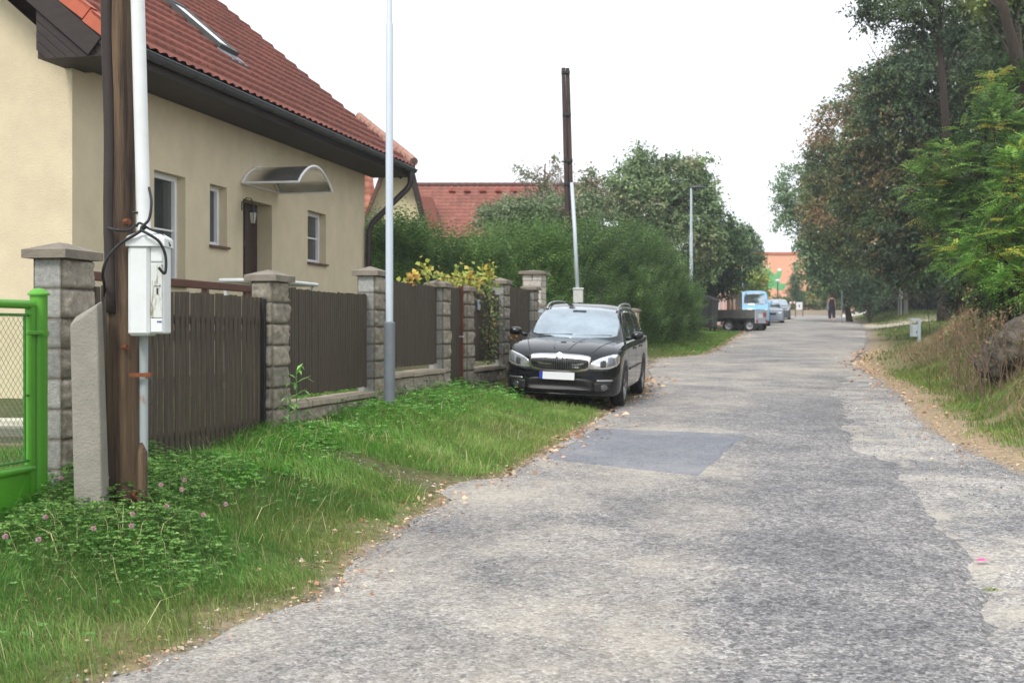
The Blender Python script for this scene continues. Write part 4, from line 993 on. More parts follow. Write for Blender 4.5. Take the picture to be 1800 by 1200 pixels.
# ------------------------------------------------------------------ right hand side: grey cabinet, posts, sign
Yk = 43.0; p = P(1609, 600, Yk); zg = gh(p[0], Yk)-.1; kk = FPX/Yk
zz = P(0, 600, Yk)[2]-zg
r = thing('service_cabinet', 'small grey service cabinet on a post in the grass on the right verge', 'cabinet', (p[0], Yk, min(zg, zg)))
hh = 40/kk; b0_ = zz
mb = MB(); x = 17/kk/2
mb.box(-x, x-.09, -.07, .07, b0_+8/kk, b0_+29.5/kk, bev=.012); mb.build('body', M['galv'], r)
mb = MB(); mb.box(x-.088, x, -.08, .08, min(0, b0_)-.1, b0_+hh, bev=.008); mb.box(-x, x-.089, -.08, .08, b0_+hh-.09, b0_+hh, bev=.008); mb.build('frame', M['galv'], r)
mb = MB(); mb.box(-.0, .03, -.078, -.068, b0_+15/kk, b0_+18/kk); mb.box(-x+.02, -x+.03, -.0745, -.069, b0_+10/kk, b0_+28/kk); mb.build('lock', M['black'], r)
Yk = 84; p = P(1584, 553, Yk); zg = gh(p[0], Yk); kk = FPX/Yk; zb = zg
r = thing('hydrant_marker', 'white capped cylinder on a thin post beside two wooden posts', 'marker post', (p[0], Yk, zb))
h0 = P(0, 504, Yk)[2]-zb
mb = MB(); mb.tube([(0, 0, -.2), (0, 0, h0-.3)], .04, 8); mb.build('post', M['galv'], r)
mb = MB(); mb.lathe([(.10, h0-.72), (.11, h0-.68), (.115, h0-.10), (.09, h0-.02), (.02, h0)], 14, Matrix.Translation((0, -.02, 0))); mb.build('cap_cylinder', M['white_plastic'], r, autosmooth=35)
for k, (u, vt, w_, lab) in enumerate(((1592, 515, .11, 'thicker weathered post just right of the white capped marker'), (1579.5, 514, .04, 'thin pale stake just left of the white capped marker'))):
    p = P(u, 545, Yk); h0 = P(0, vt, Yk)[2]-gh(p[0], Yk); mb = MB(); mb.box(-w_, w_, -w_, w_, -.2, h0, bev=.01); o = mb.build('wooden_post', M['concrete']); o.location = (p[0], Yk, gh(p[0], Yk)); tag(o, lab, 'post')
Yk = 80; p = P(1480, 560, Yk); zg = gh(p[0], Yk); h0 = P(0, 512, Yk)[2]-zg; mb = MB(); mb.tube([(0, 0, -.2), (0, 0, h0-.12)], .03, 8); mb.lathe([(.05, h0-.14), (.06, h0-.05), (.03, h0)], 10); o = mb.build('marker_post', M['galv2']); o.location = (p[0], Yk, zg); tag(o, 'slim grey marker post standing right of the walking woman', 'marker post')

# ------------------------------------------------------------------ rock in the bank
from mathutils import noise as mn
bm = None
def rock(name, lab, loc, dims, seed, rot=(0, 0, 0), n=5, cut=None, amp=.35):
    import bmesh
    bm = bmesh.new(); bmesh.ops.create_icosphere(bm, subdivisions=n, radius=1)
    for v in bm.verts:
        q = v.co.copy(); off = Vector((seed*3.1, seed*1.7, seed))
        q = Vector((round(q.x*2.2)*.12+q.x*.73, round(q.y*2.4)*.12+q.y*.71, round(q.z*2.6)*.12+q.z*.69)); d = amp*mn.noise(q*1.1+off)+amp*.45*mn.noise(q*2.6+off)+amp*.22*abs(mn.noise(q*6+off))+amp*.22*mn.noise(q*14+off)
        c = mn.cell(q*1.6+off)*.16*amp
        v.co = q*(1+d+c); v.co.x *= dims[0]; v.co.y *= dims[1]; v.co.z *= dims[2]
        if cut:
            (cx_, cy_, cz_, r_) = cut; dd = (v.co-Vector((cx_, cy_, cz_))).length
            if dd < r_: v.co.y += (r_-dd)*1.5
    me = bpy.data.meshes.new(name); bm.to_mesh(me); bm.free(); o = link_mesh(name, me, M['rock'], None, True); o.location = loc; o.rotation_euler = rot
    return tag(o, lab, 'rock')
p = P(1793, 628, 19.5); rock('rock_outcrop', 'big grey rock outcrop with dark hollow under it in the right bank', (p[0]+.20, 20.15, p[2]-.06), (.50, .7, .40), 3, (0, .30, .2), cut=(-.12, -.6, -.38, .36))
p = P(1850, 575, 21.5); rock('rock_outcrop', 'upper grey rock slab above the hollow boulder at the right edge', (p[0], 21.8, p[2]-.15), (.75, .8, .38), 8, (0, -.5, .1))
# ------------------------------------------------------------------ cars
def csp(xs, ys, xq):
    xs = np.array(xs, float); ys = np.array(ys, float); xq = np.asarray(xq, float)
    h = np.diff(xs); d = np.diff(ys)/h; m = np.zeros(len(xs)); m[0] = d[0]; m[-1] = d[-1]
    for i in range(1, len(xs)-1):
        m[i] = 0 if d[i-1]*d[i] <= 0 else 3*(h[i-1]+h[i])/((2*h[i]+h[i-1])/d[i-1]+(h[i]+2*h[i-1])/d[i])
    i = np.clip(np.searchsorted(xs, xq)-1, 0, len(xs)-2); t = (xq-xs[i])/h[i]
    return (2*t**3-3*t**2+1)*ys[i]+(t**3-2*t**2+t)*h[i]*m[i]+(-2*t**3+3*t**2)*ys[i+1]+(t**3-t**2)*h[i]*m[i+1]
def loft(stations, ring, yfun=None):
    """stations y; ring(y)->half profile [(x,z)] bottom centre to top centre"""
    V = []; n = None
    for y in stations:
        hp = np.array(ring(y)); k = len(hp); s = np.linspace(0, k-1, (k-1)*4+1)
        xs_ = csp(range(k), hp[:, 0], s); zs_ = csp(range(k), hp[:, 1], s)
        full = list(zip(xs_, zs_))+[(-x, z) for x, z in zip(xs_[-2:0:-1], zs_[-2:0:-1])]
        n = len(full)
        for x, z in full: V.append((x, y+(yfun(x, y, z) if yfun else 0), z))
    V = np.array(V); m = len(stations)
    i, j = np.meshgrid(np.arange(m-1), np.arange(n), indexing='ij'); i = i.ravel(); j = j.ravel(); j2 = (j+1) % n
    Fq = np.stack([i*n+j, (i+1)*n+j, (i+1)*n+j2, i*n+j2], 1)
    caps = [list(range(n)), [(m-1)*n+q for q in range(n-1, -1, -1)]]
    return V, Fq, caps
def mk(name, V, Fq, caps, m, parent, ang=38):
    me = bpy.data.meshes.new(name); me.from_pydata([tuple(v) for v in V], [], [tuple(map(int, f)) for f in Fq]+[tuple(c) for c in caps]); me.update()
    o = link_mesh(name, me, m, parent, True); me.set_sharp_from_angle(angle=math.radians(ang)); return o
class Proj:
    def __init__(s, *meshes):
        V = []; Fs = []
        for (v, f, c) in meshes:
            b = len(V); V += [Vector(q) for q in v]; Fs += [tuple(int(i)+b for i in q) for q in f]+[tuple(i+b for i in q) for q in c]
        s.t = BVHTree.FromPolygons(V, Fs)
    def cast(s, o, d):
        h = s.t.ray_cast(Vector(o), Vector(d)); return h
    def patch(s, cols, mode='front', off=.006, na=16, nb=8, x_side=1, thick=0):
        """cols: list of (a, b_bottom, b_top); a = x (front) or y (side), b = z"""
        A = [c[0] for c in cols]; aq = np.linspace(A[0], A[-1], na+1); lo = np.interp(aq, A, [c[1] for c in cols]); hi = np.interp(aq, A, [c[2] for c in cols])
        V = []; ok = []
        for i in range(na+1):
            for j in range(nb+1):
                z = lo[i]+(hi[i]-lo[i])*j/nb; a = aq[i]
                if mode == 'front': loc, nr, _, _ = s.cast((a, -3, z), (0, 1, 0)); 
                elif mode == 'rear': loc, nr, _, _ = s.cast((a, 9, z), (0, -1, 0))
                else: loc, nr, _, _ = s.cast((3*x_side, a, z), (-x_side, 0, 0))
                if nr is not None and nr.dot(Vector((0, 1, 0) if mode == 'front' else (0, -1, 0) if mode == 'rear' else (-x_side, 0, 0))) > 0: nr = -nr
                if loc is None: V.append((0, 0, 0)); ok.append(False)
                else: V.append(tuple(loc+nr*off)); ok.append(True)
        Fs = []
        for i in range(na):
            for j in range(nb):
                q = (i*(nb+1)+j, (i+1)*(nb+1)+j, (i+1)*(nb+1)+j+1, i*(nb+1)+j+1)
                if all(ok[k] for k in q):
                    Fs.append(q if (mode == 'front') or (mode == 'side' and x_side > 0) else q[::-1])
        return V, Fs
def pobj(name, V, Fs, m, parent, inset=.006):
    """projected patch with a rim going back into the body"""
    me = bpy.data.meshes.new(name); me.from_pydata(V, [], Fs); me.update(); o = link_mesh(name, me, m, parent, True)
    sm = o.modifiers.new('thick', 'SOLIDIFY'); sm.thickness = inset; sm.offset = -1; return o
M['carblack'] = mat('black_paint', (.0035, .005, .008), .6, .1, 2, coat=1, spec=.05)
M['carglass'] = mat('windscreen_glass', (.42, .49, .54), .05, .25, 1.5, metal=.9, spec=.8)
M['sideglass'] = mat('side_glass', (.012, .014, .016), .04, .1, 2, spec=.8)
M['chrome'] = mat('chrome', (.85, .86, .88), .3, .03, 2, metal=1)
M['alloy'] = mat('alloy', (.42, .43, .45), .3, .08, 4, metal=.8)
M['lampglass'] = mat('headlamp_glass', (.55, .58, .62), .08, .25, 25, metal=.7, coat=1, rgb2=(.80, .82, .84), thr=(.4, .6))
M['foglass'] = mat('fog_lamp_glass', (.16, .17, .18), .1, .3, 30, metal=.6)
M['trim'] = mat('black_trim', (.012, .012, .013), .5, .1, 6)
M['tyre'] = mat('tyre', (.018, .018, .019), .85, .2, 20, bump=.3)
M['plate'] = mat('number_plate', lin((226, 228, 232)), .5, .02, 2)
M['plateblue'] = mat('plate_blue', lin((34, 62, 170)), .5, .05, 2)
def wheel(parent, x, y, R=.318, w=.20, side=1, rim=None, spokes=5):
    r = MB(); Mx = Matrix.Translation((x, y, R)) @ Matrix.Rotation(side*math.pi/2, 4, 'Y')
    hw = w/2
    r.lathe([(R*.66, -hw), (R*.90, -hw), (R*.985, -hw*.7), (R, -hw*.35), (R, hw*.35), (R*.985, hw*.7), (R*.90, hw), (R*.68, hw*.98), (R*.655, hw*.8)], 36, Mx, cap=False)
    t = r.build('wheel', M['tyre'], parent, autosmooth=35)
    q = MB(); q.lathe([(R*.66, hw*.9), (R*.69, hw*.97), (R*.64, hw*.86), (R*.62, hw*.2)], 36, Mx, cap=False)
    q.lathe([(R*.02, hw*.80), (R*.12, hw*.78), (R*.17, hw*.6), (R*.17, hw*.2)], 20, Mx)
    for k in range(spokes):
        an = 2*math.pi*k/spokes+.3
        for da in (-.11, .11):
            ca, sa = math.cos(an+da), math.sin(an+da); cb, sb = math.cos(an+da*1.4), math.sin(an+da*1.4)
            q.tube([(R*.12*ca, R*.12*sa, hw*.68), (R*.4*ca, R*.4*sa, hw*.78), (R*.66*cb, R*.66*sb, hw*.72)], [.022, .018, .022], 6, M=Mx)
    q.build('rim', rim or M['alloy'], t, autosmooth=35)
    q = MB(); q.lathe([(R*.60, hw*.1), (.01, hw*.1)], 20, Mx, cap=False); q.build('brake_disc', M['darkgrey'], t)
    return t
YF, YR = .92, 3.50
def ring_low(y):
    T_ = [0, .02, .07, .16, .32, .6, 1.0, 1.3, 3.8, 4.3, 4.5, 4.58]
    g = lambda v: float(csp(T_, v, y))
    w = g([.62, .71, .78, .83, .865, .88, .885, .885, .885, .87, .82, .70]); z0 = g([.27, .22, .19, .18, .18, .19, .20, .20, .20, .22, .27, .34])
    zs = g([.60, .66, .72, .77, .82, .865, .90, .915, .945, .955, .94, .86]); zt = g([.66, .73, .785, .83, .88, .93, .975, .99, 1.0, 1.0, .97, .90])
    return [(0, z0), (w*.55, z0), (w*.93, z0+.01), (w*.985, z0+.07), (w, z0+(zs-z0)*.45), (w*.993, z0+(zs-z0)*.75), (w*.965, zs-.02), (w*.90, zs+(zt-zs)*.25), (w*.72, zs+(zt-zs)*.60), (w*.35, zs+(zt-zs)*.95), (0, zt)]
def ring_top(y):
    zt = float(csp([1.08, 1.35, 1.7, 2.0, 2.4, 3.0, 3.7, 4.15, 4.36, 4.5], [.96, 1.115, 1.295, 1.405, 1.455, 1.47, 1.455, 1.40, 1.18, .97], y))
    xsd = lambda z: .805-(z-.90)*.40-max(0, z-1.25)**2*.6
    zt = max(zt, .95); b = .86; e = max(zt-.055, b+.05)
    f = [(0, b-.1), (xsd(.9)*.9, b-.1), (xsd(.9), b), (xsd(b+(e-b)*.5), b+(e-b)*.5), (xsd(e), e), (xsd(e)-.045, zt-.02), (xsd(e)-.14, zt-.004), (.28, zt+.008), (0, zt+.012)]
    return f
def bow(x, y, z): return .13*(x/.6)**2*(1 if y < 2 else max(0, 1-(y-2)/.6))-(0 if y < 4 else .10*(x/.6)**2)
def low_y(x, y, z): return .10*(abs(x)/.6)**2.2*max(0, 1-y/.5)
def build_wagon(root, paint, detail=True):
    sl = np.concatenate([np.array([0, .01, .03, .06, .10, .15, .22, .32, .45]), np.arange(.6, 4.2, .14), np.array([4.25, 4.35, 4.44, 4.5, 4.54, 4.58])])
    low = loft(sl, ring_low, low_y); top = loft(np.concatenate([np.arange(1.08, 2.4, .08), np.arange(2.4, 4.2, .15), np.array([4.2, 4.26, 4.32, 4.38, 4.44, 4.5])]), ring_top, bow)
    body = mk('body', *low, paint, root, 40); mk('cabin', *top, paint, root, 50)
    pr = Proj(low, top); pl = Proj(low)
    # windscreen, side and rear glass
    V, Fs = pr.patch([(-.70, 1.02, 1.09), (-.64, 1.0, 1.27), (-.555, .985, 1.385), (-.3, .975, 1.41), (0, .972, 1.418), (.3, .975, 1.41), (.555, .985, 1.385), (.64, 1.0, 1.27), (.70, 1.02, 1.09)], 'front', .004, 28, 12)
    pobj('windscreen', V, Fs, M['carglass'], root)
    for sd in (1, -1):
        V, Fs = pr.patch([(1.50, .97, .985), (1.8, .96, 1.17), (2.05, .955, 1.30), (2.28, .955, 1.365), (2.32, .955, 1.368)], 'side', .005, 14, 8, sd)
        pobj('side_window', V, Fs, M['sideglass'], root)
        V, Fs = pr.patch([(2.38, .955, 1.37), (2.8, .955, 1.385), (3.20, .96, 1.375)], 'side', .005, 8, 8, sd); pobj('side_window', V, Fs, M['sideglass'], root)
        V, Fs = pr.patch([(3.27, .965, 1.37), (3.8, .985, 1.33), (4.12, 1.05, 1.24)], 'side', .005, 8, 8, sd); pobj('side_window', V, Fs, M['sideglass'], root)
        # arches
        for yy in (YF, YR):
            cols = [(yy+.375*math.cos(math.pi*(1-i/16)), .205, max(.215, .318+.375*math.sin(math.pi*(1-i/16)))) for i in range(17)]
            V, Fs = pl.patch(cols, 'side', .0035, 20, 8, sd); pobj('wheel_arch', V, Fs, M['trim'], body, .004)
            cols = [(yy+.395*math.cos(math.pi*(1-i/16)), .30, max(.32, .318+.395*math.sin(math.pi*(1-i/16)))) for i in range(17)]
        V, Fs = pl.patch([(1.42, .52, .545), (3.02, .53, .555)], 'side', .012, 12, 2, sd); pobj('rub_strip', V, Fs, M['trim'], body, .012)
        for yy in (1.33, 2.36, 3.22):
            V, Fs = pl.patch([(yy, .28, .90), (yy+.008, .28, .90)], 'side', .0012, 1, 14, sd); pobj('door_seam', V, Fs, M['trim'], body, .002)
        for yy in (2.2, 3.1):
            V, Fs = pl.patch([(yy-.1, .80, .825), (yy+.1, .81, .835)], 'side', .03, 6, 2, sd); pobj('door_handle', V, Fs, paint, body, .02)
        # mirrors
        mb = MB(); mb.tube([(sd*.80, 1.52, .97), (sd*.90, 1.50, .99)], .025, 8)
        vs, fs = [], []
        for i, (yy, k) in enumerate(((1.40, .45), (1.42, .8), (1.47, 1), (1.54, 1), (1.56, .9))):
            for q in range(12):
                an = 2*math.pi*q/12; cx_, sx_ = math.cos(an), math.sin(an)
                vs.append((sd*.985+math.copysign(abs(cx_)**.6, cx_)*.095*k, yy, 1.025+math.copysign(abs(sx_)**.6, sx_)*.062*k))
        for i in range(4):
            for q in range(12): fs.append((i*12+q, i*12+(q+1) % 12, i*12+12+(q+1) % 12, i*12+12+q))
        fs += [tuple(range(11, -1, -1)), tuple(range(48, 60))]; mb.add(vs, fs); mb.build('wing_mirror', paint, root, smooth=True)
        # roof rails
        mb = MB(); pts = []
        for i in range(15):
            t = i/14; yy = 2.05+t*1.95; zt = float(csp([1.7, 2.0, 2.4, 3.0, 3.7, 4.15], [1.295, 1.405, 1.455, 1.47, 1.455, 1.40], yy)); lift = .045*min(1, math.sin(math.pi*min(max(t, 0), 1))*3)
            pts.append((sd*(.585-.02*t), yy, zt-.035+lift))
        mb.tube(pts, .014, 8); mb.build('roof_rail', M['alloy'], root, smooth=True)
        # lamps
        V, Fs = pl.patch([(sd*.43, .578, .61), (sd*.50, .568, .69), (sd*.60, .566, .735), (sd*.70, .575, .765), (sd*.78, .60, .785), (sd*.83, .63, .785), (sd*.852, .67, .765)][::1 if sd > 0 else -1], 'front', .006, 16, 8)
        hl = pobj('headlight', V, Fs, M['lampglass'], root, .01)
        V, Fs = pl.patch([(sd*.60, .605, .68), (sd*.64, .60, .70), (sd*.68, .61, .69)][::1 if sd > 0 else -1], 'front', .0085, 8, 6); pobj('lamp_housing', V, Fs, M['darkgrey'], hl, .004)
        V, Fs = pl.patch([(sd*.70, .625, .735), (sd*.745, .63, .745), (sd*.79, .655, .735)][::1 if sd > 0 else -1], 'front', .0085, 6, 6); pobj('side_lamp_housing', V, Fs, M['galv2'], hl, .004)
        V, Fs = pl.patch([(sd*(.665+.048*math.cos(math.pi*(1-i/8))), .315-.044*math.sin(math.pi*i/8), .315+.044*math.sin(math.pi*i/8)) for i in range(9)][::1 if sd > 0 else -1], 'front', .010, 10, 6); pobj('fog_light', V, Fs, M['foglass'], root, .006)
        V, Fs = pl.patch([(sd*.56, .40, .425), (sd*.78, .405, .43)][::1 if sd > 0 else -1], 'front', .010, 8, 2); pobj('bumper_slot', V, Fs, M['alloy'] if detail else M['trim'], root, .006)
        V, Fs = pl.patch([(sd*.50, .535, .558), (sd*.70, .545, .565)][::1 if sd > 0 else -1], 'front', .014, 8, 2); pobj('washer_strip', V, Fs, paint, root, .012)
        V, Fs = pl.patch([(sd*.52, .25, .385), (sd*.64, .25, .39), (sd*.76, .27, .39)][::1 if sd > 0 else -1], 'front', .0035, 8, 5); pobj('fog_recess', V, Fs, M['trim'], root, .003)
    # grille: chrome surround, black slats
    go = [(-.46, .60, .735), (-.42, .555, .755), (-.30, .53, .768), (0, .522, .778), (.30, .53, .768), (.42, .555, .755), (.46, .60, .735)]
    V, Fs = pl.patch(go, 'front', .010, 30, 6); gr = pobj('grille', V, Fs, M['chrome'], root, .012)
    gi = [(-.43, .605, .68), (-.40, .58, .695), (-.28, .556, .71), (0, .548, .722), (.28, .556, .71), (.40, .58, .695), (.43, .605, .68)]
    V, Fs = pl.patch(gi, 'front', .013, 30, 6); pobj('grille_recess', V, Fs, M['trim'], gr, .004)
    mb = MB()
    for i in range(25):
        x = -.40+.8*i/24; A_ = [c[0] for c in gi]; z0 = np.interp(x, A_, [c[1] for c in gi])+.006; z1 = np.interp(x, A_, [c[2] for c in gi])-.006
        pts = []
        for j in range(4):
            z = z0+(z1-z0)*j/3; loc = pl.cast((x, -3, z), (0, 1, 0))[0]; pts.append((x, loc.y-.030, z))
        mb.tube(pts, .0038, 5)
    mb.build('grille_slats', mat('grille_slat', (.10, .10, .11), .3, .1), gr)
    loc = pl.cast((0, -3, .735), (0, 1, 0))[0]
    mb = MB(); mb.lathe([(.056, -.03), (.056, .012), (.045, .018), (.002, .019)], 24, Matrix.Translation((0, loc.y-.016, .742)) @ Matrix.Rotation(math.radians(75), 4, 'X')); mb.build('emblem', M['chrome'], root, autosmooth=40)
    loc = pl.cast((.27, -3, .595), (0, 1, 0))[0]
    mb = MB(); mb.box(-.085, .035, -.004, 0, -.014, .016, Matrix.Translation((.27, loc.y-.024, .595))); mb.build('badge', mat('badge', lin((120, 126, 128)), .3, .05, metal=.6), gr)
    for k, (tx, xx) in enumerate((('R', .03), ('S', .065))):
        cu = bpy.data.curves.new('badge_text', 'FONT'); cu.body = tx; cu.size = .038; cu.extrude = .002; tob = bpy.data.objects.new('badge_tmp', cu); COL.objects.link(tob); bpy.context.view_layer.update()
        me_ = bpy.data.meshes.new_from_object(tob.evaluated_get(bpy.context.evaluated_depsgraph_get())); bpy.data.objects.remove(tob)
        me_.materials.clear(); ob = link_mesh('badge_letter', me_, M['frame'], gr)
        ob.location = (.17+xx+.03, loc.y-.031, .583); ob.rotation_euler = (math.radians(90), 0, 0)
    # intake, splitter, plate
    V, Fs = pl.patch([(-.50, .27, .40), (-.42, .245, .43), (0, .24, .435), (.42, .245, .43), (.50, .27, .40)], 'front', .0035, 20, 6); pobj('lower_intake', V, Fs, M['trim'], root, .003)
    V, Fs = pl.patch([(-.80, .215, .232), (-.4, .205, .222), (.4, .205, .222), (.80, .215, .232)], 'front', .016, 24, 2); pobj('front_splitter', V, Fs, M['carblack'], root, .016)
    loc = pl.cast((0, -3, .47), (0, 1, 0))[0]; py = loc.y-.022; px = -.03
    mb = MB(); mb.box(px-.275, px+.275, py, py+.018, .405, .525, bev=.004); pb = mb.build('plate_holder', M['trim'], root)
    mb = MB(); mb.box(px-.215, px+.262, py-.004, py+.002, .413, .517); mb.build('number_plate', M['plate'], pb)
    mb = MB(); mb.box(px-.262, px-.215, py-.004, py+.002, .413, .517); mb.build('country_band', M['plateblue'], pb)
    # bonnet seams and ridges
    for sd in (1, -1):
        mb = MB()
        pts = []
        for i in range(16):
            t = i/15; yy = .16+t*.95; xx = sd*(.47+.23*t**.8); h_ = pl.t.ray_cast(Vector((xx, yy, 3)), Vector((0, 0, -1)))[0]; pts.append((xx, yy, h_.z+.0015))
        mb.tube(pts, .005, 4); mb.build('bonnet_seam', M['trim'], body)
        mb = MB(); pts = []
        for i in range(14):
            t = i/13; yy = .14+t*.93; xx = sd*(.10+.16*t); h_ = pl.t.ray_cast(Vector((xx, yy, 3)), Vector((0, 0, -1)))[0]; pts.append((xx, yy, h_.z-.006))
        mb.tube(pts, [.006]+[.016]*12+[.006], 8); mb.build('bonnet_crease', paint, body, smooth=True)
    for sd, x0 in ((1, .05), (-1, -.55)):
        a = pr.cast((x0+.0, -3, 1.0), (0, 1, 0))[0]; b = pr.cast((x0+.55, -3, 1.02), (0, 1, 0))[0]
        mb = MB(); mb.tube([(a.x, a.y-.02, a.z+.0), ((a.x+b.x)/2, (a.y+b.y)/2-.03, 1.012), (b.x, b.y-.012, b.z)], .008, 5); mb.build('wiper', M['trim'], root)
    mb = MB(); V_ = pr.cast((0, -3, 1.30), (0, 1, 0))[0]; mb.box(-.11, .11, V_.y+.10, V_.y+.14, 1.31, 1.37, bev=.01); mb.build('inner_mirror', M['trim'], root)
    mb = MB(); mb.tube([(.0, 3.9, 1.45), (0, 3.97, 1.50), (0, 4.3, 1.86)], [.012, .006, .002], 6); mb.build('aerial', M['black'], root)
    for sd in (1, -1):
        V, Fs = pr.patch([(sd*.60, .66, .88), (sd*.80, .68, .90)][::1 if sd > 0 else -1], 'rear', .006, 6, 6); pobj('tail_light', V, Fs, mat('tail_red', lin((150, 20, 20)), .2, .1, coat=1), root)
    V, Fs = pr.patch([(-.6, 1.02, 1.30), (0, 1.0, 1.34), (.6, 1.02, 1.30)], 'rear', .005, 12, 6); pobj('rear_window', V, Fs, M['sideglass'], root)
    for sd in (1, -1):
        for yy in (YF, YR): wheel(root, sd*.792, yy, side=sd)
    mb = MB(); mb.box(-.70, .70, .35, 4.2, .15, .28); mb.build('underbody', M['trim'], root)
# the hero wagon
Yc_ = 19.75
xw = (1096-900)/FPX*20.05-.79*CT
root = thing('parked_wagon', 'shiny black estate car with chrome grille parked half on the grass verge', 'car', group=None)
# front axle midpoint
fx_, fy_ = xw, 20.05+.79*ST
ox, oy = fx_-YF*ST, fy_-YF*CT
roll = math.radians(2.4); pitch = math.atan(.0273)
zr_ = float(slope(20.05))+.025
root.matrix_world = Matrix.Translation((ox-.04, oy, zr_-YF*math.sin(pitch)+.79*math.sin(roll))) @ Matrix.Rotation(-TH, 4, 'Z') @ Matrix.Rotation(pitch, 4, 'X') @ Matrix.Rotation(roll, 4, 'Y') @ Matrix.Diagonal((.95, 1, 1, 1))
build_wagon(root, M['carblack'])
CARPOS = (ox, oy)
# ------------------------------------------------------------------ black container by the hedge end
Yb = 57.5; k = FPX/Yb; p = P(1239, 571, Yb); zb = gh(p[0], Yb)
hz = P(0, 517, Yb)[2]-zb
r = thing('waste_container', 'large black waste container with ribbed lid beside the hedge and the trailer', 'container', (p[0], Yb, zb), -.35)
w0, w1, d0 = .40, .46, .55
mb = MB(); vs = []
for z, w_, d_ in ((.18, w0, d0), (hz*.78, w1, d0+.08), (hz*.80, w1+.04, d0+.12), (hz*.83, w1+.04, d0+.12)): vs += [(-w_, -d_, z), (w_, -d_, z), (w_, d_, z), (-w_, d_, z)]
fs = [(3, 2, 1, 0), (12, 13, 14, 15)]+[(i*4+q, i*4+(q+1) % 4, i*4+4+(q+1) % 4, i*4+4+q) for i in range(3) for q in range(4)]
mb.add(vs, fs)
for q in (-.25, 0, .25): mb.box(q-.02, q+.02, -d0-.09, -d0+.05, .3, hz*.72)
mb.build('body', M['black'], r)
mb = MB(); pr_ = [(-w1-.05, hz*.832), (-w1*.6, hz*.93), (0, hz*.985), (w1*.6, hz*.93), (w1+.05, hz*.832)]; mb.prism(pr_, -d0-.13, d0+.13, 'y'); mb.build('lid', M['black'], r, autosmooth=50)
for sx in (-.33, .33):
    for sy in (-.42, .42):
        mb = MB(); mb.lathe([(.09, -.03), (.1, -.02), (.1, .02), (.09, .03)], 14, Matrix.Translation((sx, sy, .10)) @ Matrix.Rotation(math.pi/2, 4, 'Y')); mb.build('castor', M['tyre'], r)
# ------------------------------------------------------------------ flatbed trailer
Yt = 62.0; k = FPX/Yt
pc = P(1323, 583, Yt)
r = thing('flatbed_trailer', 'dark flatbed trailer with pale tailboard and plates parked across the verge', 'trailer', (pc[0], Yt, float(slope(Yt))), math.radians(52))
# local: x along the bed towards the tail (+x), -y is the side facing us
r.rotation_euler = (0, 0, math.radians(-28)); TLn = 3.0
H0, H1 = .62, 1.02
mb = MB(); mb.box(-2.45, .12, -.0, 1.7, H0, H1); 
for i in range(4): mb.box(-2.45+.62*i+.28, -2.45+.62*i+.33, -.025, 0, H0-.02, H1+.01)
mb.build('bed', mat('trailer_bed', lin((92, 92, 86)), .7, .25, 4), r)
mb = MB(); mb.box(.121, .16, -.05, 1.72, H0-.22, H1-.02); mb.build('tailboard', M['galv'], r)
mb = MB(); mb.box(.161, .175, .35, .95, H0+.02, H0+.20); mb.build('number_plate', M['plate'], r)
mb = MB(); mb.box(.161, .18, 1.05, 1.45, H0+.08, H0+.28); mb.box(.161, .19, 0.02, .22, H0-.2, H0-.06); mb.box(.161, .19, 1.45, 1.66, H0-.2, H0-.06); mb.build('tail_light', mat('trailer_red', lin((150, 48, 40)), .4, .1), r)
mb = MB(); mb.box(-2.3, .1, .3, .42, H0-.14, H0-.002); mb.box(-2.3, .1, 1.3, 1.42, H0-.14, H0-.002); mb.tube([(-2.4, .36, .5), (-3.6, .85, .45)], .04, 8); mb.tube([(-2.4, 1.36, .5), (-3.6, .85, .45)], .04, 8); mb.build('chassis', M['darkgrey'], r)
for xx in (-1.15, -.15):
    for yy, sd in ((.10, -1), (1.6, 1)):
        wp_ = MB(); Mx = Matrix.Translation((xx, yy, .30)) @ Matrix.Rotation(math.pi/2, 4, 'X'); R = .30
        wp_.lathe([(R*.6, -.09), (R*.95, -.09), (R, -.05), (R, .05), (R*.95, .09), (R*.6, .09)], 24, Mx, cap=False); t = wp_.build('wheel', M['tyre'], r, autosmooth=40)
        q = MB(); q.lathe([(R*.6, .07), (R*.3, .05), (R*.25, .075), (.01, .08)], 20, Mx, cap=False); q.build('rim', M['alloy'], t)
mb = MB()
for i in range(9):
    an = math.pi*i/9; an2 = math.pi*(i+1)/9
    mb.add([(-1.15+.37*math.cos(an), 0-.05, .32+.37*math.sin(an)), (-1.15+.37*math.cos(an2), -.05, .32+.37*math.sin(an2)), (-1.15+.37*math.cos(an2), .22, .32+.37*math.sin(an2)), (-1.15+.37*math.cos(an), .22, .32+.37*math.sin(an))], [(0, 1, 2, 3)])
mb.build('mudguard', M['black'], r)
# ------------------------------------------------------------------ blue van facing us
def ring_van(y):
    T_ = [0, .05, .2, .5, 1.0, 1.6, 3.8, 4.3, 4.4]
    w = float(csp(T_, [.74, .82, .87, .89, .90, .91, .91, .88, .80], y)); z0 = float(csp(T_, [.35, .28, .25, .24, .24, .24, .24, .3, .4], y)); zt = float(csp(T_, [.80, .92, 1.05, 1.25, 1.62, 1.86, 1.90, 1.85, 1.6], y))
    zs = min(.95, z0+(zt-z0)*.75); tw = w-.03-max(0, zt-1.0)*.17
    return [(0, z0), (w*.9, z0), (w*.99, z0+.1), (w, z0+(zs-z0)*.6), (w*.985, zs), (w-(w-tw)*.5, zs+(zt-zs)*.5), (tw, zt-.06), (tw-.1, zt-.005), (tw*.5, zt+.02), (0, zt+.03)]
Yv = 72.0; xl_, _, _ = P(1308, 560, Yv); xr_, _, _ = P(1352, 560, Yv); xc = (xl_+xr_)/2
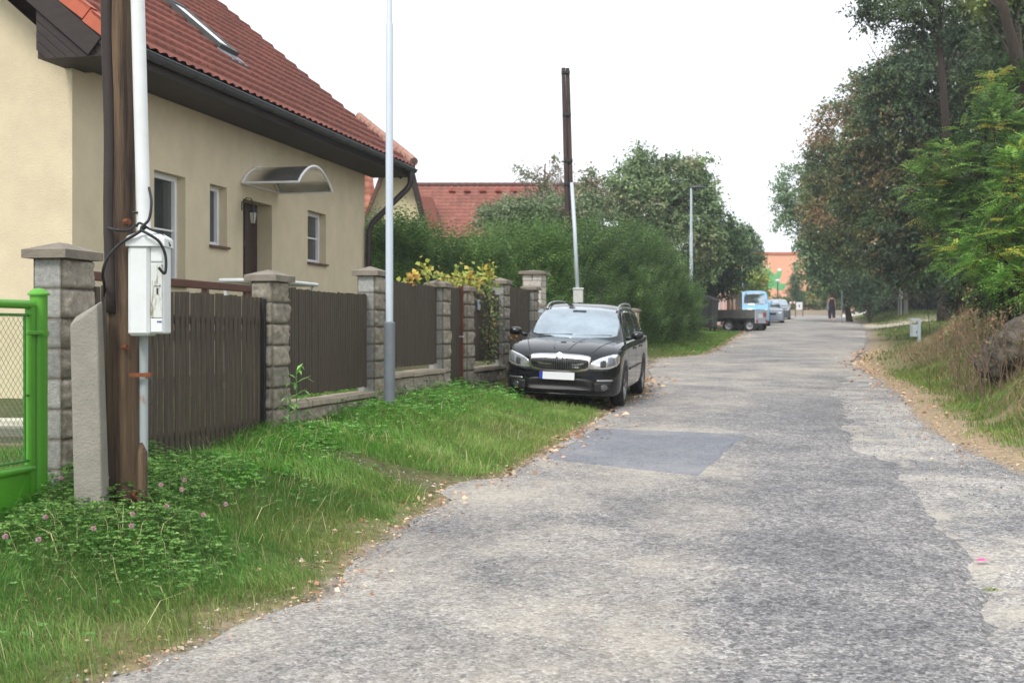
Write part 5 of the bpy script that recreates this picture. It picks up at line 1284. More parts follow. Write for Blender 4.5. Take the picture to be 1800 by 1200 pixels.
vp = mat('blue_paint', lin((124, 176, 216)), .3, .05, 2, coat=.6)
r = thing('blue_van', 'light blue van facing the camera behind the flatbed trailer', 'van', (xc-.1, Yv, float(slope(Yv))+.03), -.16)
r.scale = (.88, 1, 1.02)
van = loft(np.concatenate([np.array([0, .03, .08, .15, .25]), np.arange(.4, 4.3, .2), np.array([4.3, 4.4])]), ring_van, lambda x, y, z: .12*(abs(x)/.8)**2*max(0, 1-y/1.5))
mk('body', *van, vp, r, 45); pv = Proj(van)
V, Fs = pv.patch([(-.70, 1.16, 1.25), (-.60, 1.13, 1.72), (0, 1.12, 1.76), (.60, 1.13, 1.72), (.70, 1.16, 1.25)], 'front', .01, 16, 8); pobj('windscreen', V, Fs, M['carglass'], r)
for sd in (1, -1):
    V, Fs = pv.patch([(sd*.48, .78, .86), (sd*.74, .80, .93)][::1 if sd > 0 else -1], 'front', .012, 6, 4); pobj('headlight', V, Fs, M['lampglass'], r, .01)
    V, Fs = pv.patch([(.9, 1.1, 1.25), (1.3, 1.08, 1.55), (1.9, 1.08, 1.6)], 'side', .01, 8, 6, sd); pobj('side_window', V, Fs, M['sideglass'], r)
    mb = MB(); mb.box(sd*1.0-.07, sd*1.0+.07, .75, .82, 1.15, 1.36, bev=.02); mb.tube([(sd*.85, .85, 1.2), (sd*.98, .8, 1.24)], .02, 6); mb.build('wing_mirror', vp, r)
    for yy in (.8, 3.5): wheel(r, sd*.82, yy, side=sd, R=.30)
V, Fs = pv.patch([(-.42, .74, .81), (0, .72, .80), (.42, .74, .81)], 'front', .012, 10, 3); pobj('grille', V, Fs, M['trim'], r, .01)
V, Fs = pv.patch([(-.7, .42, .50), (.7, .42, .50)], 'front', .02, 10, 3); pobj('bumper_strip', V, Fs, M['trim'], r, .01)
# ------------------------------------------------------------------ two more parked cars beyond
sp = mat('silver_paint', lin((150, 160, 172)), .3, .05, 2, coat=.6, metal=.3)
def simple_car(label, x, y, rz, paint, sc=1.0):
    r = thing('parked_car', label, 'car', (x, y, gh(x, y)+.03), rz, 'cars parked beyond the van'); r.scale = (sc, sc, sc)
    sl = np.concatenate([np.array([0, .03, .08, .16, .3, .45]), np.arange(.7, 4.2, .25), np.array([4.3, 4.45, 4.58])])
    low = loft(sl, ring_low, low_y); top = loft(np.concatenate([np.arange(1.08, 4.2, .15), np.array([4.25, 4.35, 4.5])]), ring_top, bow)
    mk('body', *low, paint, r); mk('cabin', *top, paint, r); pr = Proj(low, top)
    V, Fs = pr.patch([(-.68, 1.02, 1.12), (-.55, .99, 1.385), (0, .975, 1.415), (.55, .99, 1.385), (.68, 1.02, 1.12)], 'front', .006, 14, 6); pobj('windscreen', V, Fs, M['carglass'], r)
    for sd in (1, -1):
        V, Fs = pr.patch([(1.5, .97, .985), (2.0, .955, 1.28), (2.3, .955, 1.365), (3.2, .96, 1.37), (4.1, 1.05, 1.24)], 'side', .006, 20, 6, sd); pobj('side_window', V, Fs, M['sideglass'], r)
        V, Fs = pr.patch([(sd*.52, .60, .70), (sd*.80, .65, .78)][::1 if sd > 0 else -1], 'front', .008, 8, 4); pobj('headlight', V, Fs, M['lampglass'], r, .01)
        for yy in (YF, YR): wheel(r, sd*.792, yy, side=sd)
    V, Fs = pr.patch([(-.40, .54, .68), (.40, .54, .68)], 'front', .01, 8, 4); pobj('grille', V, Fs, M['trim'], r, .01)
    return r
p = P(1353, 560, 80); simple_car('silver car parked right behind the blue van', p[0], 80, -.16, sp, .96)
p = P(1366, 560, 92); simple_car('darker grey car parked beyond the silver one', p[0], 92, -.2, mat('grey_paint', lin((88, 96, 104)), .3, .05, 2, coat=.6))
# ------------------------------------------------------------------ pink wall and dark fence left of the van
Yw = 68; xa, _, zt = P(1253, 503, Yw); xb = P(1277, 503, Yw)[0]; zb = gh(xb, Yw)-.2
r = thing('pink_shed', 'pale pink shed wall between the black container and the dark fence', 'shed', ((xa+xb)/2, Yw, zb))
mb = MB(); w_ = (xb-xa)/2; mb.box(-w_-1.2, w_, 0, 2.0, 0, zt-zb-.1); mb.build('wall', M['pink'], r)
mb = MB(); mb.prism([(-w_-1.3, zt-zb-.1), (w_+.08, zt-zb-.1), (w_+.08, zt-zb-.02), (-w_-1.3, zt-zb+.12)], -.12, 2.1, 'y'); mb.build('roof', M['sill'], r)
mb = MB()
for q in (-w_*.1, w_*.55): mb.box(q-.03, q+.03, -.02, -.002, .3, zt-zb-.15)
mb.build('pale_batten', M['white_plastic'], r)
Yw = 69; xa = P(1278, 510, Yw)[0]; xb = P(1305, 510, Yw)[0]; zb = gh(xa, Yw)-.2; zt = P(0, 512, Yw)[2]
r = thing('board_fence', 'dark board fence with two pale boards right of the pink shed', 'fence', ((xa+xb)/2, Yw, zb)); L_ = xb-xa
mb = MB(); n = 9
for i in range(n): mb.box(-L_/2+L_*i/n, -L_/2+L_*(i+.85)/n, 0, .03, 0, zt-zb-.1*((i*7) % 3)/2)
mb.build('board_panel', M['slat'], r)
mb = MB(); zq = P(0, 526, Yw)[2]-zb
for u in (1284, 1290.5): x = P(u, 0, Yw)[0]-(xa+xb)/2; mb.box(x-.05, x+.05, -.03, -.005, 0, zq)
mb.build('pale_board', M['coping'], r)
# ------------------------------------------------------------------ orange building with a green mural
Yo = 150.0; xa, _, zt = P(1288, 443, Yo); xb = P(1520, 443, Yo)[0]; zb = float(slope(Yo))-.5
om = mat('orange_render', lin((220, 160, 130)), .9, .05, 1, rgb2=lin((224, 168, 140)))
r = thing('orange_building', 'orange rendered building with a big green mural at the end of the street', 'building', ((xa+xb)/2, Yo, zb)); L_ = (xb-xa)/2; h = zt-zb
mb = MB(); mb.box(-L_, L_, 0, 12, 0, h-.25); mb.build('wall', om, r)
mb = MB(); mb.box(-L_-.15, L_+.15, -.15, 12.2, h-.249, h); mb.build('roof_edge', mat('roof_edge', lin((186, 110, 84)), .8, .08), r)
cx_ = (xa+xb)/2
def mp(u, v): q = P(u, v, Yo); return (q[0]-cx_, q[2]-zb)
gmat = mat('mural_green', lin((96, 172, 112)), .9, .06, 2); wmat = mat('mural_white', lin((232, 236, 232)), .9, .03)
mb = MB(); mb.prism([mp(*q) for q in ((1347, 506), (1350, 490), (1344, 482), (1345, 473), (1352, 471), (1358, 480), (1364, 482), (1368, 474), (1374, 474), (1373, 484), (1368, 493), (1372, 498), (1384, 499), (1378, 508), (1366, 511), (1362, 506), (1355, 506), (1351, 508))], -.02, -.002, 'y'); mu = mb.build('mural', gmat, r)
mb = MB()
for u, v in ((1349, 470), (1370, 474)): mb.prism([(mp(u, v)[0]+.22*math.cos(q), mp(u, v)[1]+.16*math.sin(q)) for q in np.linspace(0, 2*math.pi, 9)[:-1]], -.035, -.021, 'y')
mb.build('mural_spot', wmat, mu)
for i in range(3):
    q = mp(1440+i*22, 470); mb = MB(); mb.box(q[0]-.6, q[0]+.6, -.04, -.002, q[1]-.8, q[1]+.8); f = mb.build('window', M['frame'], r)
    mb = MB(); mb.box(q[0]-.5, q[0]+.5, -.045, -.041, q[1]-.7, q[1]+.7); mb.build('pane', M['glass'], f)
# white boards
Ys = 104
for (u0, u1, v0, v1, nm, lab, mark) in ((1399, 1410.5, 531, 544.5, 'notice_board', 'white notice board with a small mark standing before the orange building', True), (1374, 1381, 531, 536, 'white_sign', 'small white sign low in the hedge left of the notice board', False)):
    a, b = P(u0, v1, Ys), P(u1, v0, Ys); zg = gh(a[0], Ys)
    r = thing(nm, lab, 'sign', ((a[0]+b[0])/2, Ys, zg)); w_ = (b[0]-a[0])/2
    mb = MB(); mb.box(-w_, w_, -.03, .03, a[2]-zg, b[2]-zg, bev=.01); bo = mb.build('board', M['white_plastic'], r)
    mb = MB(); mb.box(-w_-.05, -w_, -.05, .05, 0, b[2]-zg+.1); mb.box(w_, w_+.05, -.05, .05, 0, b[2]-zg+.1); mb.build('post', M['sill'], r)
    if mark:
        mb = MB(); c = (a[2]+b[2])/2-zg; mb.box(-.02, .05, -.036, -.031, c-.1, c+.1); mb.box(-.06, .02, -.036, -.031, c+.03, c+.07); mb.build('mark', M['darkgrey'], bo)
a, b = P(1388, 536, 106), P(1399, 530, 106); zg = gh(a[0], 106)
r = thing('barrier', 'short red and white barrier board beside the notice board', 'barrier', ((a[0]+b[0])/2, 106, zg)); w_ = (b[0]-a[0])/2
mb = MB(); mb.box(-w_, w_, -.03, .03, b[2]-zg-.16, b[2]-zg); bo = mb.build('board', M['white_plastic'], r)
mb = MB(); mb.box(-.1, .08, -.036, -.031, b[2]-zg-.15, b[2]-zg-.01); mb.build('red_stripe', mat('red_stripe', lin((196, 70, 60)), .6, .05), bo)
for s in (-1, 1):
    mb = MB(); mb.box(s*w_*.9-.03, s*w_*.9+.03, -.02, .02, 0, b[2]-zg-.161); mb.build('leg', M['galv'], r)
a, b = P(1372, 553, 112), P(1440, 543, 112); zg = gh(a[0], 112)
r = thing('yard_wall', 'low pale stone wall closing the end of the road', 'wall', ((a[0]+b[0])/2, 112, zg-.1)); w_ = (b[0]-a[0])/2
mb = MB(); mb.box(-w_, w_*2.2, 0, .3, 0, b[2]-zg); mb.build('wall', M['coping'], r)
# ------------------------------------------------------------------ walking woman
Yp_ = 83.0; p = P(1462, 567, Yp_); zg = float(slope(Yp_))+.03; KH = FPX/Yp_
r = thing('person', 'woman in a dark sleeveless jumpsuit walking away along the road', 'person', (p[0], Yp_, zg))
def skin(name, verts, edges, rads, m, parent, root=0, sub=2):
    me = bpy.data.meshes.new(name); me.from_pydata(verts, edges, []); me.update(); o = link_mesh(name, me, m, parent)
    sk = o.modifiers.new('skin', 'SKIN'); lay = me.skin_vertices[0] if me.skin_vertices else None
    if lay is None:
        # creating the modifier does not add the layer without an operator: use bmesh
        import bmesh
        bm = bmesh.new(); bm.from_mesh(me); l = bm.verts.layers.skin.verify()
        for i, v in enumerate(bm.verts): v[l].radius = rads[i] if isinstance(rads[i], tuple) else (rads[i], rads[i]); v[l].use_root = (i == root)
        bm.to_mesh(me); bm.free()
    else:
        for i, v in enumerate(lay.data): v.radius = rads[i] if isinstance(rads[i], tuple) else (rads[i], rads[i]); v.use_root = (i == root)
    s2 = o.modifiers.new('sub', 'SUBSURF'); s2.levels = sub; s2.render_levels = sub
    sk.use_smooth_shade = True
    return o
skinm = mat('skin', lin((206, 158, 134)), .55, .05, 6); navy = mat('navy_cloth', lin((34, 36, 52)), .9, .15, 8, stretch=(1, 1, .4)); hair = mat('auburn_hair', lin((120, 66, 46)), .7, .2, 20)
V_ = [(0, 0, .95), (0, 0, 1.10), (0, .0, 1.28), (0, 0, 1.42), (0, .01, 1.50), (0, .02, 1.58), (0, .02, 1.68),
      (-.09, 0, .90), (-.10, .04, .50), (-.10, .02, .09), (-.10, .13, .03), (.09, 0, .90), (.10, -.03, .50), (.09, -.20, .14), (.09, -.15, .02),
      (-.17, 0, 1.40), (-.23, -.02, 1.13), (-.24, .06, .90), (-.24, .09, .80), (.17, 0, 1.40), (.22, .02, 1.13), (.23, .10, .92), (.23, .13, .82)]
E_ = [(0, 1), (1, 2), (2, 3), (3, 4), (4, 5), (5, 6), (0, 7), (7, 8), (8, 9), (9, 10), (0, 11), (11, 12), (12, 13), (13, 14), (3, 15), (15, 16), (16, 17), (17, 18), (3, 19), (19, 20), (20, 21), (21, 22)]
R_ = [(.15, .11), (.12, .09), (.14, .10), (.10, .08), .05, .085, .09, (.09, .09), .055, .035, .03, (.09, .09), .055, .035, .03, .05, .035, .028, .03, .05, .035, .028, .03]
skin('body', V_, E_, R_, skinm, r)
# hands: palm plus five fingers each
for sd, (hx, hy, hz_) in ((-1, (-.24, .10, .79)), (1, (.23, .14, .81))):
    mb = MB()
    mb.tube([(hx, hy, hz_+.03), (hx, hy+.005, hz_-.05)], [.026, .03], 8)
    for q in range(4): mb.tube([(hx+sd*.004, hy-.028+q*.018, hz_-.05), (hx+sd*.002, hy-.026+q*.018, hz_-.09), (hx-sd*.012, hy-.024+q*.018, hz_-.115+abs(q-1.5)*.008)], [.009, .008, .006], 6)
    mb.tube([(hx, hy-.03, hz_-.01), (hx-sd*.01, hy-.05, hz_-.04), (hx-sd*.012, hy-.052, hz_-.06)], [.011, .009, .007], 6); mb.build('hand', skinm, r, smooth=True)
V2_ = [(0, 0, .96), (0, 0, 1.12), (0, 0, 1.28), (0, 0, 1.41), (-.10, 0, .88), (-.115, .03, .5), (-.105, .02, .22), (.10, 0, .88), (.115, -.03, .5), (.10, -.16, .24), (-.12, 0, 1.43), (.12, 0, 1.43)]
skin('jumpsuit', V2_, [(0, 1), (1, 2), (2, 3), (0, 4), (4, 5), (5, 6), (0, 7), (7, 8), (8, 9), (3, 10), (3, 11)], [(.19, .14), (.15, .12), (.17, .125), (.15, .10), (.13, .13), .115, .085, (.13, .13), .115, .085, .055, .055], navy, r)
mb = MB(); mb.lathe([(.04, 1.50), (.085, 1.54), (.105, 1.62), (.10, 1.70), (.06, 1.755), (.01, 1.77)], 14, Matrix.Translation((0, -.005, 0))); mb.lathe([(.02, -.05), (.05, -.02), (.05, .03), (.01, .06)], 10, Matrix.Translation((0, -.11, 1.66))); mb.build('hair', hair, r, smooth=True)
mb = MB(); mb.tube([(-.12, -.12, 1.42), (-.2, -.13, 1.2), (-.23, -.1, 1.0)], .012, 6); mb.box(-.30, -.20, -.2, .06, .72, .98, bev=.02); o = mb.build('shoulder_bag', mat('grey_bag', lin((120, 126, 140)), .7, .1), None); o.location = r.location; tag(o, 'light grey shoulder bag hanging at the left side of the walking woman', 'bag')
for sd, (fx2, fy2, fz2) in ((-1, (-.10, .07, .035)), (1, (.09, -.17, .045))):
    mb = MB(); mb.box(fx2-.045, fx2+.045, fy2-.10, fy2+.14, fz2-.035, fz2-.0, bev=.01); mb.build('sandal', M['sill'], r)
# ------------------------------------------------------------------ foliage
def unit(v): return v/np.maximum(np.linalg.norm(v, axis=-1, keepdims=True), 1e-9)
def leaf_quads(Pc, D, Nn, L, Wd, col, fold=0):
    """leaf: base at Pc, tip along D, width across; returns V, F, C"""
    D = unit(D); S_ = unit(np.cross(D, Nn)); n = len(Pc); L = np.broadcast_to(L, n)[:, None]; Wd = np.broadcast_to(Wd, n)[:, None]
    U = np.cross(S_, D)
    V = np.stack([Pc, Pc+D*L*.45+S_*Wd*.5+U*Wd*.12, Pc+D*L-U*L*.08, Pc+D*L*.45-S_*Wd*.5+U*Wd*.12], 1).reshape(-1, 3)
    Fq = np.arange(n*4).reshape(-1, 4); return V, Fq, np.repeat(col, 4, 0)
LIFT = 2.1
def pal_pick(rng, pal, w, n, jit=.18):
    pal = np.array([lin(c) for c in pal])*LIFT; pal = pal*.93+pal.mean(1, keepdims=True)*.07; w = np.array(w, float); w /= w.sum(); i = rng.choice(len(pal), n, p=w)
    return pal[i]*(1+rng.uniform(-jit, jit, (n, 1)))
def clump_crown(rng, blobs, ncl, nlf, cr, L, Wd, pal, w, flat=.7, droop=.3, shell=.35, pal_scale=1.0):
    """blobs (x,y,z,rx,ry,rz); clumps near the surface, leaves around each clump"""
    B = np.array(blobs, float); vol = (B[:, 3]*B[:, 4]*B[:, 5])**(2/3); bi = rng.choice(len(B), ncl, p=vol/vol.sum()); b = B[bi]
    d = unit(rng.normal(size=(ncl, 3))); rad = (1-shell*rng.random(ncl)**1.2)*(1+.09*np.clip(rng.normal(size=ncl), -1.5, 1.8)); c = b[:, :3]+d*b[:, 3:6]*rad[:, None]
    cw = np.cumsum(np.array(w, float))/np.sum(w); rg_ = fbm(c[:, 0]*.55+c[:, 1]*.2, c[:, 2]*.55, int(len(pal)*13+ncl % 17), 3); rk = np.argsort(np.argsort(rg_))/ncl
    pi_ = np.searchsorted(cw, np.clip(rk+rng.normal(size=ncl)*.16, 0, .999)); P_ = np.array([lin(q) for q in pal])*LIFT; P_ = P_*.93+P_.mean(1, keepdims=True)*.07
    cc = P_[np.minimum(pi_, len(pal)-1)]*(1+rng.uniform(-.2, .2, (ncl, 1)))
    # large-scale colour drift across the crown
    dr_ = fbm(c[:, 0]*.6+c[:, 1]*.3, c[:, 2]*.6, 77)[:, None]; cc = cc*(.75+.5*dr_)
    ci = np.repeat(np.arange(ncl), nlf); n = len(ci); sz = (cr*rng.uniform(.6, 1.5, ncl))
    # each clump is a few leafy twigs fanning outwards and a little sideways
    outc = unit(c-b[:, :3]*np.array([1, 1, 1])); nt_ = 5; tw = unit(outc[:, None]*.8+rng.normal(size=(ncl, nt_, 3))*np.array([.9, .9, flat*.7])); ti = rng.integers(0, nt_, n)
    s_ = rng.random(n)**.8; Pc = c[ci]+tw[ci, ti]*(s_*sz[ci]*1.25-.35*sz[ci])[:, None]+rng.normal(size=(n, 3))*(.10*sz[ci])[:, None]-np.array([0, 0, 1.])*(s_**2*sz[ci]*droop*.6)[:, None]
    D = unit(tw[ci, ti]*.6+rng.normal(size=(n, 3))*.75+np.array([0, 0, -droop])); Nn = unit(rng.normal(size=(n, 3))*.7+outc[ci]*.4+np.array([0, 0, 1.1]))
    col = cc[ci]*(1+rng.uniform(-.18, .18, (n, 1)))
    return (Pc, D, Nn, L*rng.uniform(.6, 1.3, n), Wd*rng.uniform(.6, 1.3, n), col), c
def frond_leaves(rng, base, D, up, Lf, nl, ll, lw, col, droop=.5):
    """pinnate fronds; base,D,up (m,3)"""
    m = len(base); D = unit(D); t = (np.arange(nl)+.7)/nl; sd = np.where(np.arange(nl) % 2 == 0, 1., -1.)
    S_ = unit(np.cross(D, up)); U = np.cross(S_, D); Lf = np.broadcast_to(Lf, m)
    Pt = base[:, None]+D[:, None]*(t[None, :, None]*Lf[:, None, None])-np.array([0, 0, 1.])*(droop*t**2)[None, :, None]*Lf[:, None, None]*.6
    dd = unit(S_[:, None]*sd[None, :, None]*1.0+D[:, None]*.55+rng.normal(size=(m, nl, 3))*.15-np.array([0, 0, .25])); nn2 = U[:, None]+rng.normal(size=(m, nl, 3))*.25
    n = m*nl; c = np.repeat(col, nl, 0)*(1+rng.uniform(-.12, .12, (n, 1)))
    prof = (.55+.45*np.sin(math.pi*(t*.85+.1)))[None, :]*np.ones((m, 1))
    return Pt.reshape(-1, 3), dd.reshape(-1, 3), nn2.reshape(-1, 3), (ll*prof).ravel()*rng.uniform(.8, 1.15, n), (lw*prof).ravel(), c
def leaves_obj(name, sets, parent, m=None):
    Vs, Fs, Cs = [], [], []; b = 0
    for s in sets:
        V, Fq, C = leaf_quads(*s); Vs.append(V); Fs.append(Fq+b); Cs.append(C); b += len(V)
    return np_mesh(name, np.concatenate(Vs), [np.concatenate(Fs)], m or LEAF, parent, col=np.concatenate(Cs))
def limbs(rng, base, top, r0, targets, parent, nb=9, m=None, r1=None, wob=.12, name='trunk'):
    mb = MB(); base = Vector(base); top = Vector(top); n = 9; pts = []; h = (top-base).length
    for i in range(n+1):
        t = i/n; q = base.lerp(top, t); q += Vector((rng.normal()*wob*t*(1-t)*2, rng.normal()*wob*t*(1-t)*2, 0))*h*.12; pts.append(q)
    r1 = r1 or r0*.3; rs = [r0*(1.25 if i == 0 else 1)*(1-i/n)+r1*(i/n) for i in range(n+1)]; mb.tube(pts, rs, 10, jit=.05)
    if len(targets):
        sel = rng.choice(len(targets), min(nb, len(targets)), replace=False)
        for k in sel:
            tg = Vector(targets[k]); i = int(rng.integers(3, n)); p0 = pts[i]; l = (tg-p0).length; md = p0.lerp(tg, .5)+Vector((0, 0, l*.12))+Vector(rng.normal(size=3))*l*.06
            mb.tube([p0, p0.lerp(md, .5)+Vector((0, 0, l*.03)), md, md.lerp(tg, .55), tg], [rs[i]*.6, rs[i]*.45, rs[i]*.33, rs[i]*.22, rs[i]*.1], 6)
            for _ in range(2):
                e2 = tg+Vector(rng.normal(size=3))*l*.22; mb.tube([md, md.lerp(e2, .5)+Vector((0, 0, l*.03)), e2], [rs[i]*.22, rs[i]*.14, rs[i]*.05], 5)
    return mb.build(name, m or M['bark'], parent, smooth=True)
def blob(u, v, Y, ru, rv, ry=None):
    x, y, z = P(u, v, Y); k = FPX/Y; return (x, y, z, ru/k, ry if ry else ru/k, rv/k)
def tree(name, label, cat, seed, base_uv, Y, blobs, ncl, nlf, cr, L, Wd, pal, w, r0=.16, top=None, group=None, nb=10, **kw):
    rng = np.random.default_rng(seed); x = P(base_uv, 560, Y)[0]; z = gh(x, Y)
    r = thing(name, label, cat, (x, Y, z), 0, group)
    (s, c) = clump_crown(rng, blobs, ncl, nlf, cr, L, Wd, pal, w, **kw)
    rel = np.array((x, Y, z)); s = (s[0]-rel,)+s[1:]
    o = leaves_obj('crown', [s], r)
    tp = top or (np.mean([b[0] for b in blobs]), Y, max(b[2] for b in blobs)); tp = (tp[0]-x, tp[1]-Y, tp[2]-z)
    limbs(rng, (0, 0, -.2), tp, r0, c-rel, r, nb); return r
DG1 = [(52, 70, 44), (66, 86, 50), (44, 60, 42), (84, 98, 54), (70, 78, 60)]
# --- right hand wood, far to near
tree('broadleaf_tree', 'far green tree whose crown hangs over the road end on the right', 'tree', 1, 1495, 84, [blob(1450, 400, 84, 50, 80), blob(1432, 440, 83, 28, 50), blob(1490, 330, 85, 75, 90), blob(1400, 340, 84, 30, 50), blob(1468, 470, 84, 56, 45), blob(1520, 440, 85, 70, 80), blob(1385, 372, 84, 22, 30)],
     1500, 30, .75, .20, .13, [(84, 104, 72), (66, 88, 56), (102, 118, 70), (52, 72, 50)], [3, 3, 2, 2], r0=.18, group='trees of the wood on the right')
tree('locust_tree', 'russet-tinged tree in the middle of the wood on the right', 'tree', 2, 1662, 62, [blob(1500, 260, 62, 80, 95), blob(1450, 300, 62, 38, 62), blob(1560, 200, 62, 70, 100), blob(1470, 380, 62, 60, 70), blob(1570, 340, 62, 70, 90), blob(1440, 350, 61, 28, 60), blob(1600, 130, 62, 55, 60), blob(1520, 170, 62, 40, 40), blob(1530, 430, 62, 70, 50)],
     1700, 30, .55, .15, .09, [(114, 94, 68), (66, 80, 50), (96, 90, 60), (84, 94, 56), (56, 72, 46)], [2.2, 3, 3, 2.5, 3], r0=.30, top=P(1640, 200, 62), group='trees of the wood on the right')
tree('dark_tree', 'tall dark tree with a forked stem against the sky on the right', 'tree', 3, 1740, 46, [blob(1640, 150, 46, 110, 50), blob(1600, 210, 46, 75, 70), blob(1700, 240, 46, 90, 90), blob(1640, 330, 46, 90, 80), blob(1570, 420, 46, 60, 55), blob(1680, 430, 46, 90, 50), blob(1740, 120, 46, 60, 60), blob(1600, 480, 46, 50, 25), blob(1560, 150, 46, 40, 40), blob(1680, 90, 46, 60, 40), blob(1720, 40, 46, 70, 40), blob(1610, 95, 46, 46, 30), blob(1530, 240, 47, 40, 50), blob(1500, 330, 47, 40, 60)],
     2800, 32, .45, .13, .08, [(50, 66, 46), (62, 78, 50), (78, 82, 50), (98, 84, 54), (44, 58, 42)], [3, 3, 2, .6, 2], r0=.26, top=P(1640, -20, 46), nb=18, group='trees of the wood on the right')
def limb_extra(label, Y, pts, rs, seed, blobs, ncl, nlf, cr, L, Wd, pal, w, name='overhanging_tree'):
    rng = np.random.default_rng(seed); x, y, _ = pts[0]; z = gh(x, y); r = thing(name, label, 'tree', (x, y, z), 0, 'trees of the wood on the right'); rel = np.array((x, y, z))
    (s, c) = clump_crown(rng, blobs, ncl, nlf, cr, L, Wd, pal, w, shell=.8); s = (s[0]-rel,)+s[1:]; leaves_obj('crown', [s], r)
    mb = MB(); pp = [Vector(p)-Vector(rel) for p in pts]; mb.tube(pp, rs, 12, jit=.05)
    sel = rng.choice(len(c), 26, replace=False)
    for k in sel:
        tg = Vector(c[k]-rel); i = min(range(len(pp)), key=lambda j: (pp[j]-tg).length); i = max(i-1, 1); p0 = pp[i]; md = p0.lerp(tg, .5)+Vector((0, 0, .15)); mb.tube([p0, md, tg], [rs[i]*.35, rs[i]*.2, .012], 6)
    mb.build('trunk', M['bark'], r, smooth=True)
DP = [(46, 60, 42), (58, 72, 48), (70, 84, 52)]
limb_extra('tree leaning in from the upper right with open dark twigs over the wood', 38, [P(1690, 560, 41), P(1675, 420, 40), P(1668, 300, 39), P(1658, 150, 38), P(1650, 60, 38), P(1632, -10, 38), P(1600, -90, 38)], [.17, .15, .12, .10, .085, .06, .03], 4,
           [blob(1580, 15, 38, 70, 32), blob(1530, 30, 38, 30, 22), blob(1520, 5, 38, 26, 26), blob(1640, -30, 38, 90, 40), blob(1700, 15, 38, 45, 30), blob(1690, 70, 38, 36, 30), blob(1780, 40, 38, 40, 30), blob(1740, 50, 38, 40, 36), blob(1610, 60, 38, 40, 22)], 760, 20, .34, .11, .06, DP, [1, 1, 1])
limb_extra('thick dark stem slanting at the top right corner above the bright sumac', 27, [P(1835, 560, 28), P(1830, 330, 28), P(1800, 150, 27.5), P(1765, 20, 27), P(1745, -60, 27)], [.17, .15, .12, .10, .07], 5,
           [blob(1790, 90, 29, 70, 70), blob(1770, -10, 29, 70, 40), blob(1850, 150, 29, 70, 90), blob(1720, 130, 31, 35, 26)], 620, 24, .34, .10, .06, DP+[(92, 104, 52)], [2, 2, 1, .6])
# backing trees so the wood reads deep
tree('backing_tree', 'dark backing tree standing deep in the wood beyond the side path', 'tree', 6, 1712, 82, [blob(1690, 300, 82, 110, 130), blob(1760, 200, 82, 90, 120), blob(1650, 440, 82, 95, 55), blob(1770, 420, 80, 90, 70)], 1300, 26, .9, .24, .15, DG1, [3, 2, 3, 1, 1], r0=.22, group='trees of the wood on the right')
tree('backing_tree', 'dense dark tree behind the rock outcrop at the right edge', 'tree', 7, 1800, 36, [blob(1780, 400, 36, 90, 90), blob(1850, 300, 36, 90, 150), blob(1740, 470, 36, 70, 40), blob(1850, 470, 34, 70, 60)], 1300, 28, .5, .12, .08, DG1, [3, 2, 3, 1, 1], r0=.2, group='trees of the wood on the right')
# understory
def bush(name, label, seed, u, Y, blobs, ncl, nlf, cr, L, Wd, pal, w, group=None, cat='bush', stems=6, **kw):
    rng = np.random.default_rng(seed); x = P(u, 560, Y)[0]; z = gh(x, Y); r = thing(name, label, cat, (x, Y, z), 0, group); rel = np.array((x, Y, z))
    (s, c) = clump_crown(rng, blobs, ncl, nlf, cr, L, Wd, pal, w, shell=.9, **kw); s = (s[0]-rel,)+s[1:]; leaves_obj('foliage', [s], r)
    mb = MB()
    for k in rng.choice(len(c), stems, replace=False): tg = Vector(c[k]-rel); mb.tube([Vector((rng.normal()*.1, rng.normal()*.1, -.1)), tg*.5+Vector((0, 0, .1)), tg], [.035, .025, .01], 6)
    mb.build('stem', M['bark'], r); return r
GB = 'bushes along the wood edge'
bush('bush', 'grey-green bush under the trees right of the walking woman', 11, 1530, 80, [blob(1525, 490, 80, 42, 45), blob(1548, 495, 88, 26, 40), blob(1495, 500, 84, 30, 32)], 420, 28, .55, .16, .10, [(88, 104, 78), (66, 84, 58), (50, 66, 46)], [2, 2, 1], GB)
bush('bush', 'dark bush filling the shade behind the white capped marker post', 12, 1610, 92, [blob(1600, 505, 92, 50, 40), blob(1640, 510, 92, 50, 40), blob(1570, 490, 93, 36, 40), blob(1690, 505, 95, 50, 45), blob(1640, 530, 94, 90, 22), blob(1560, 525, 96, 60, 24), blob(1750, 500, 95, 50, 45)], 1300, 30, .7, .2, .13, [(40, 52, 38), (48, 60, 40), (92, 66, 44)], [3, 2, .6], GB)
bush('bush', 'dark bush right of the thickest trunk behind the dry stalks', 13, 1720, 50, [blob(1710, 510, 50, 50, 42), blob(1770, 500, 50, 60, 50)], 480, 28, .5, .13, .08, [(40, 54, 38), (56, 72, 42), (76, 84, 46)], [3, 2, 1], GB)
bush('bush', 'tangled green bush hanging over the rock at the right edge', 14, 1790, 25, [blob(1770, 520, 25, 60, 26), blob(1830, 500, 25, 70, 40), blob(1730, 525, 26, 30, 16)], 380, 26, .28, .08, .05, [(60, 76, 44), (92, 104, 52), (112, 84, 60), (48, 62, 42)], [2, 1, 1, 2], GB)
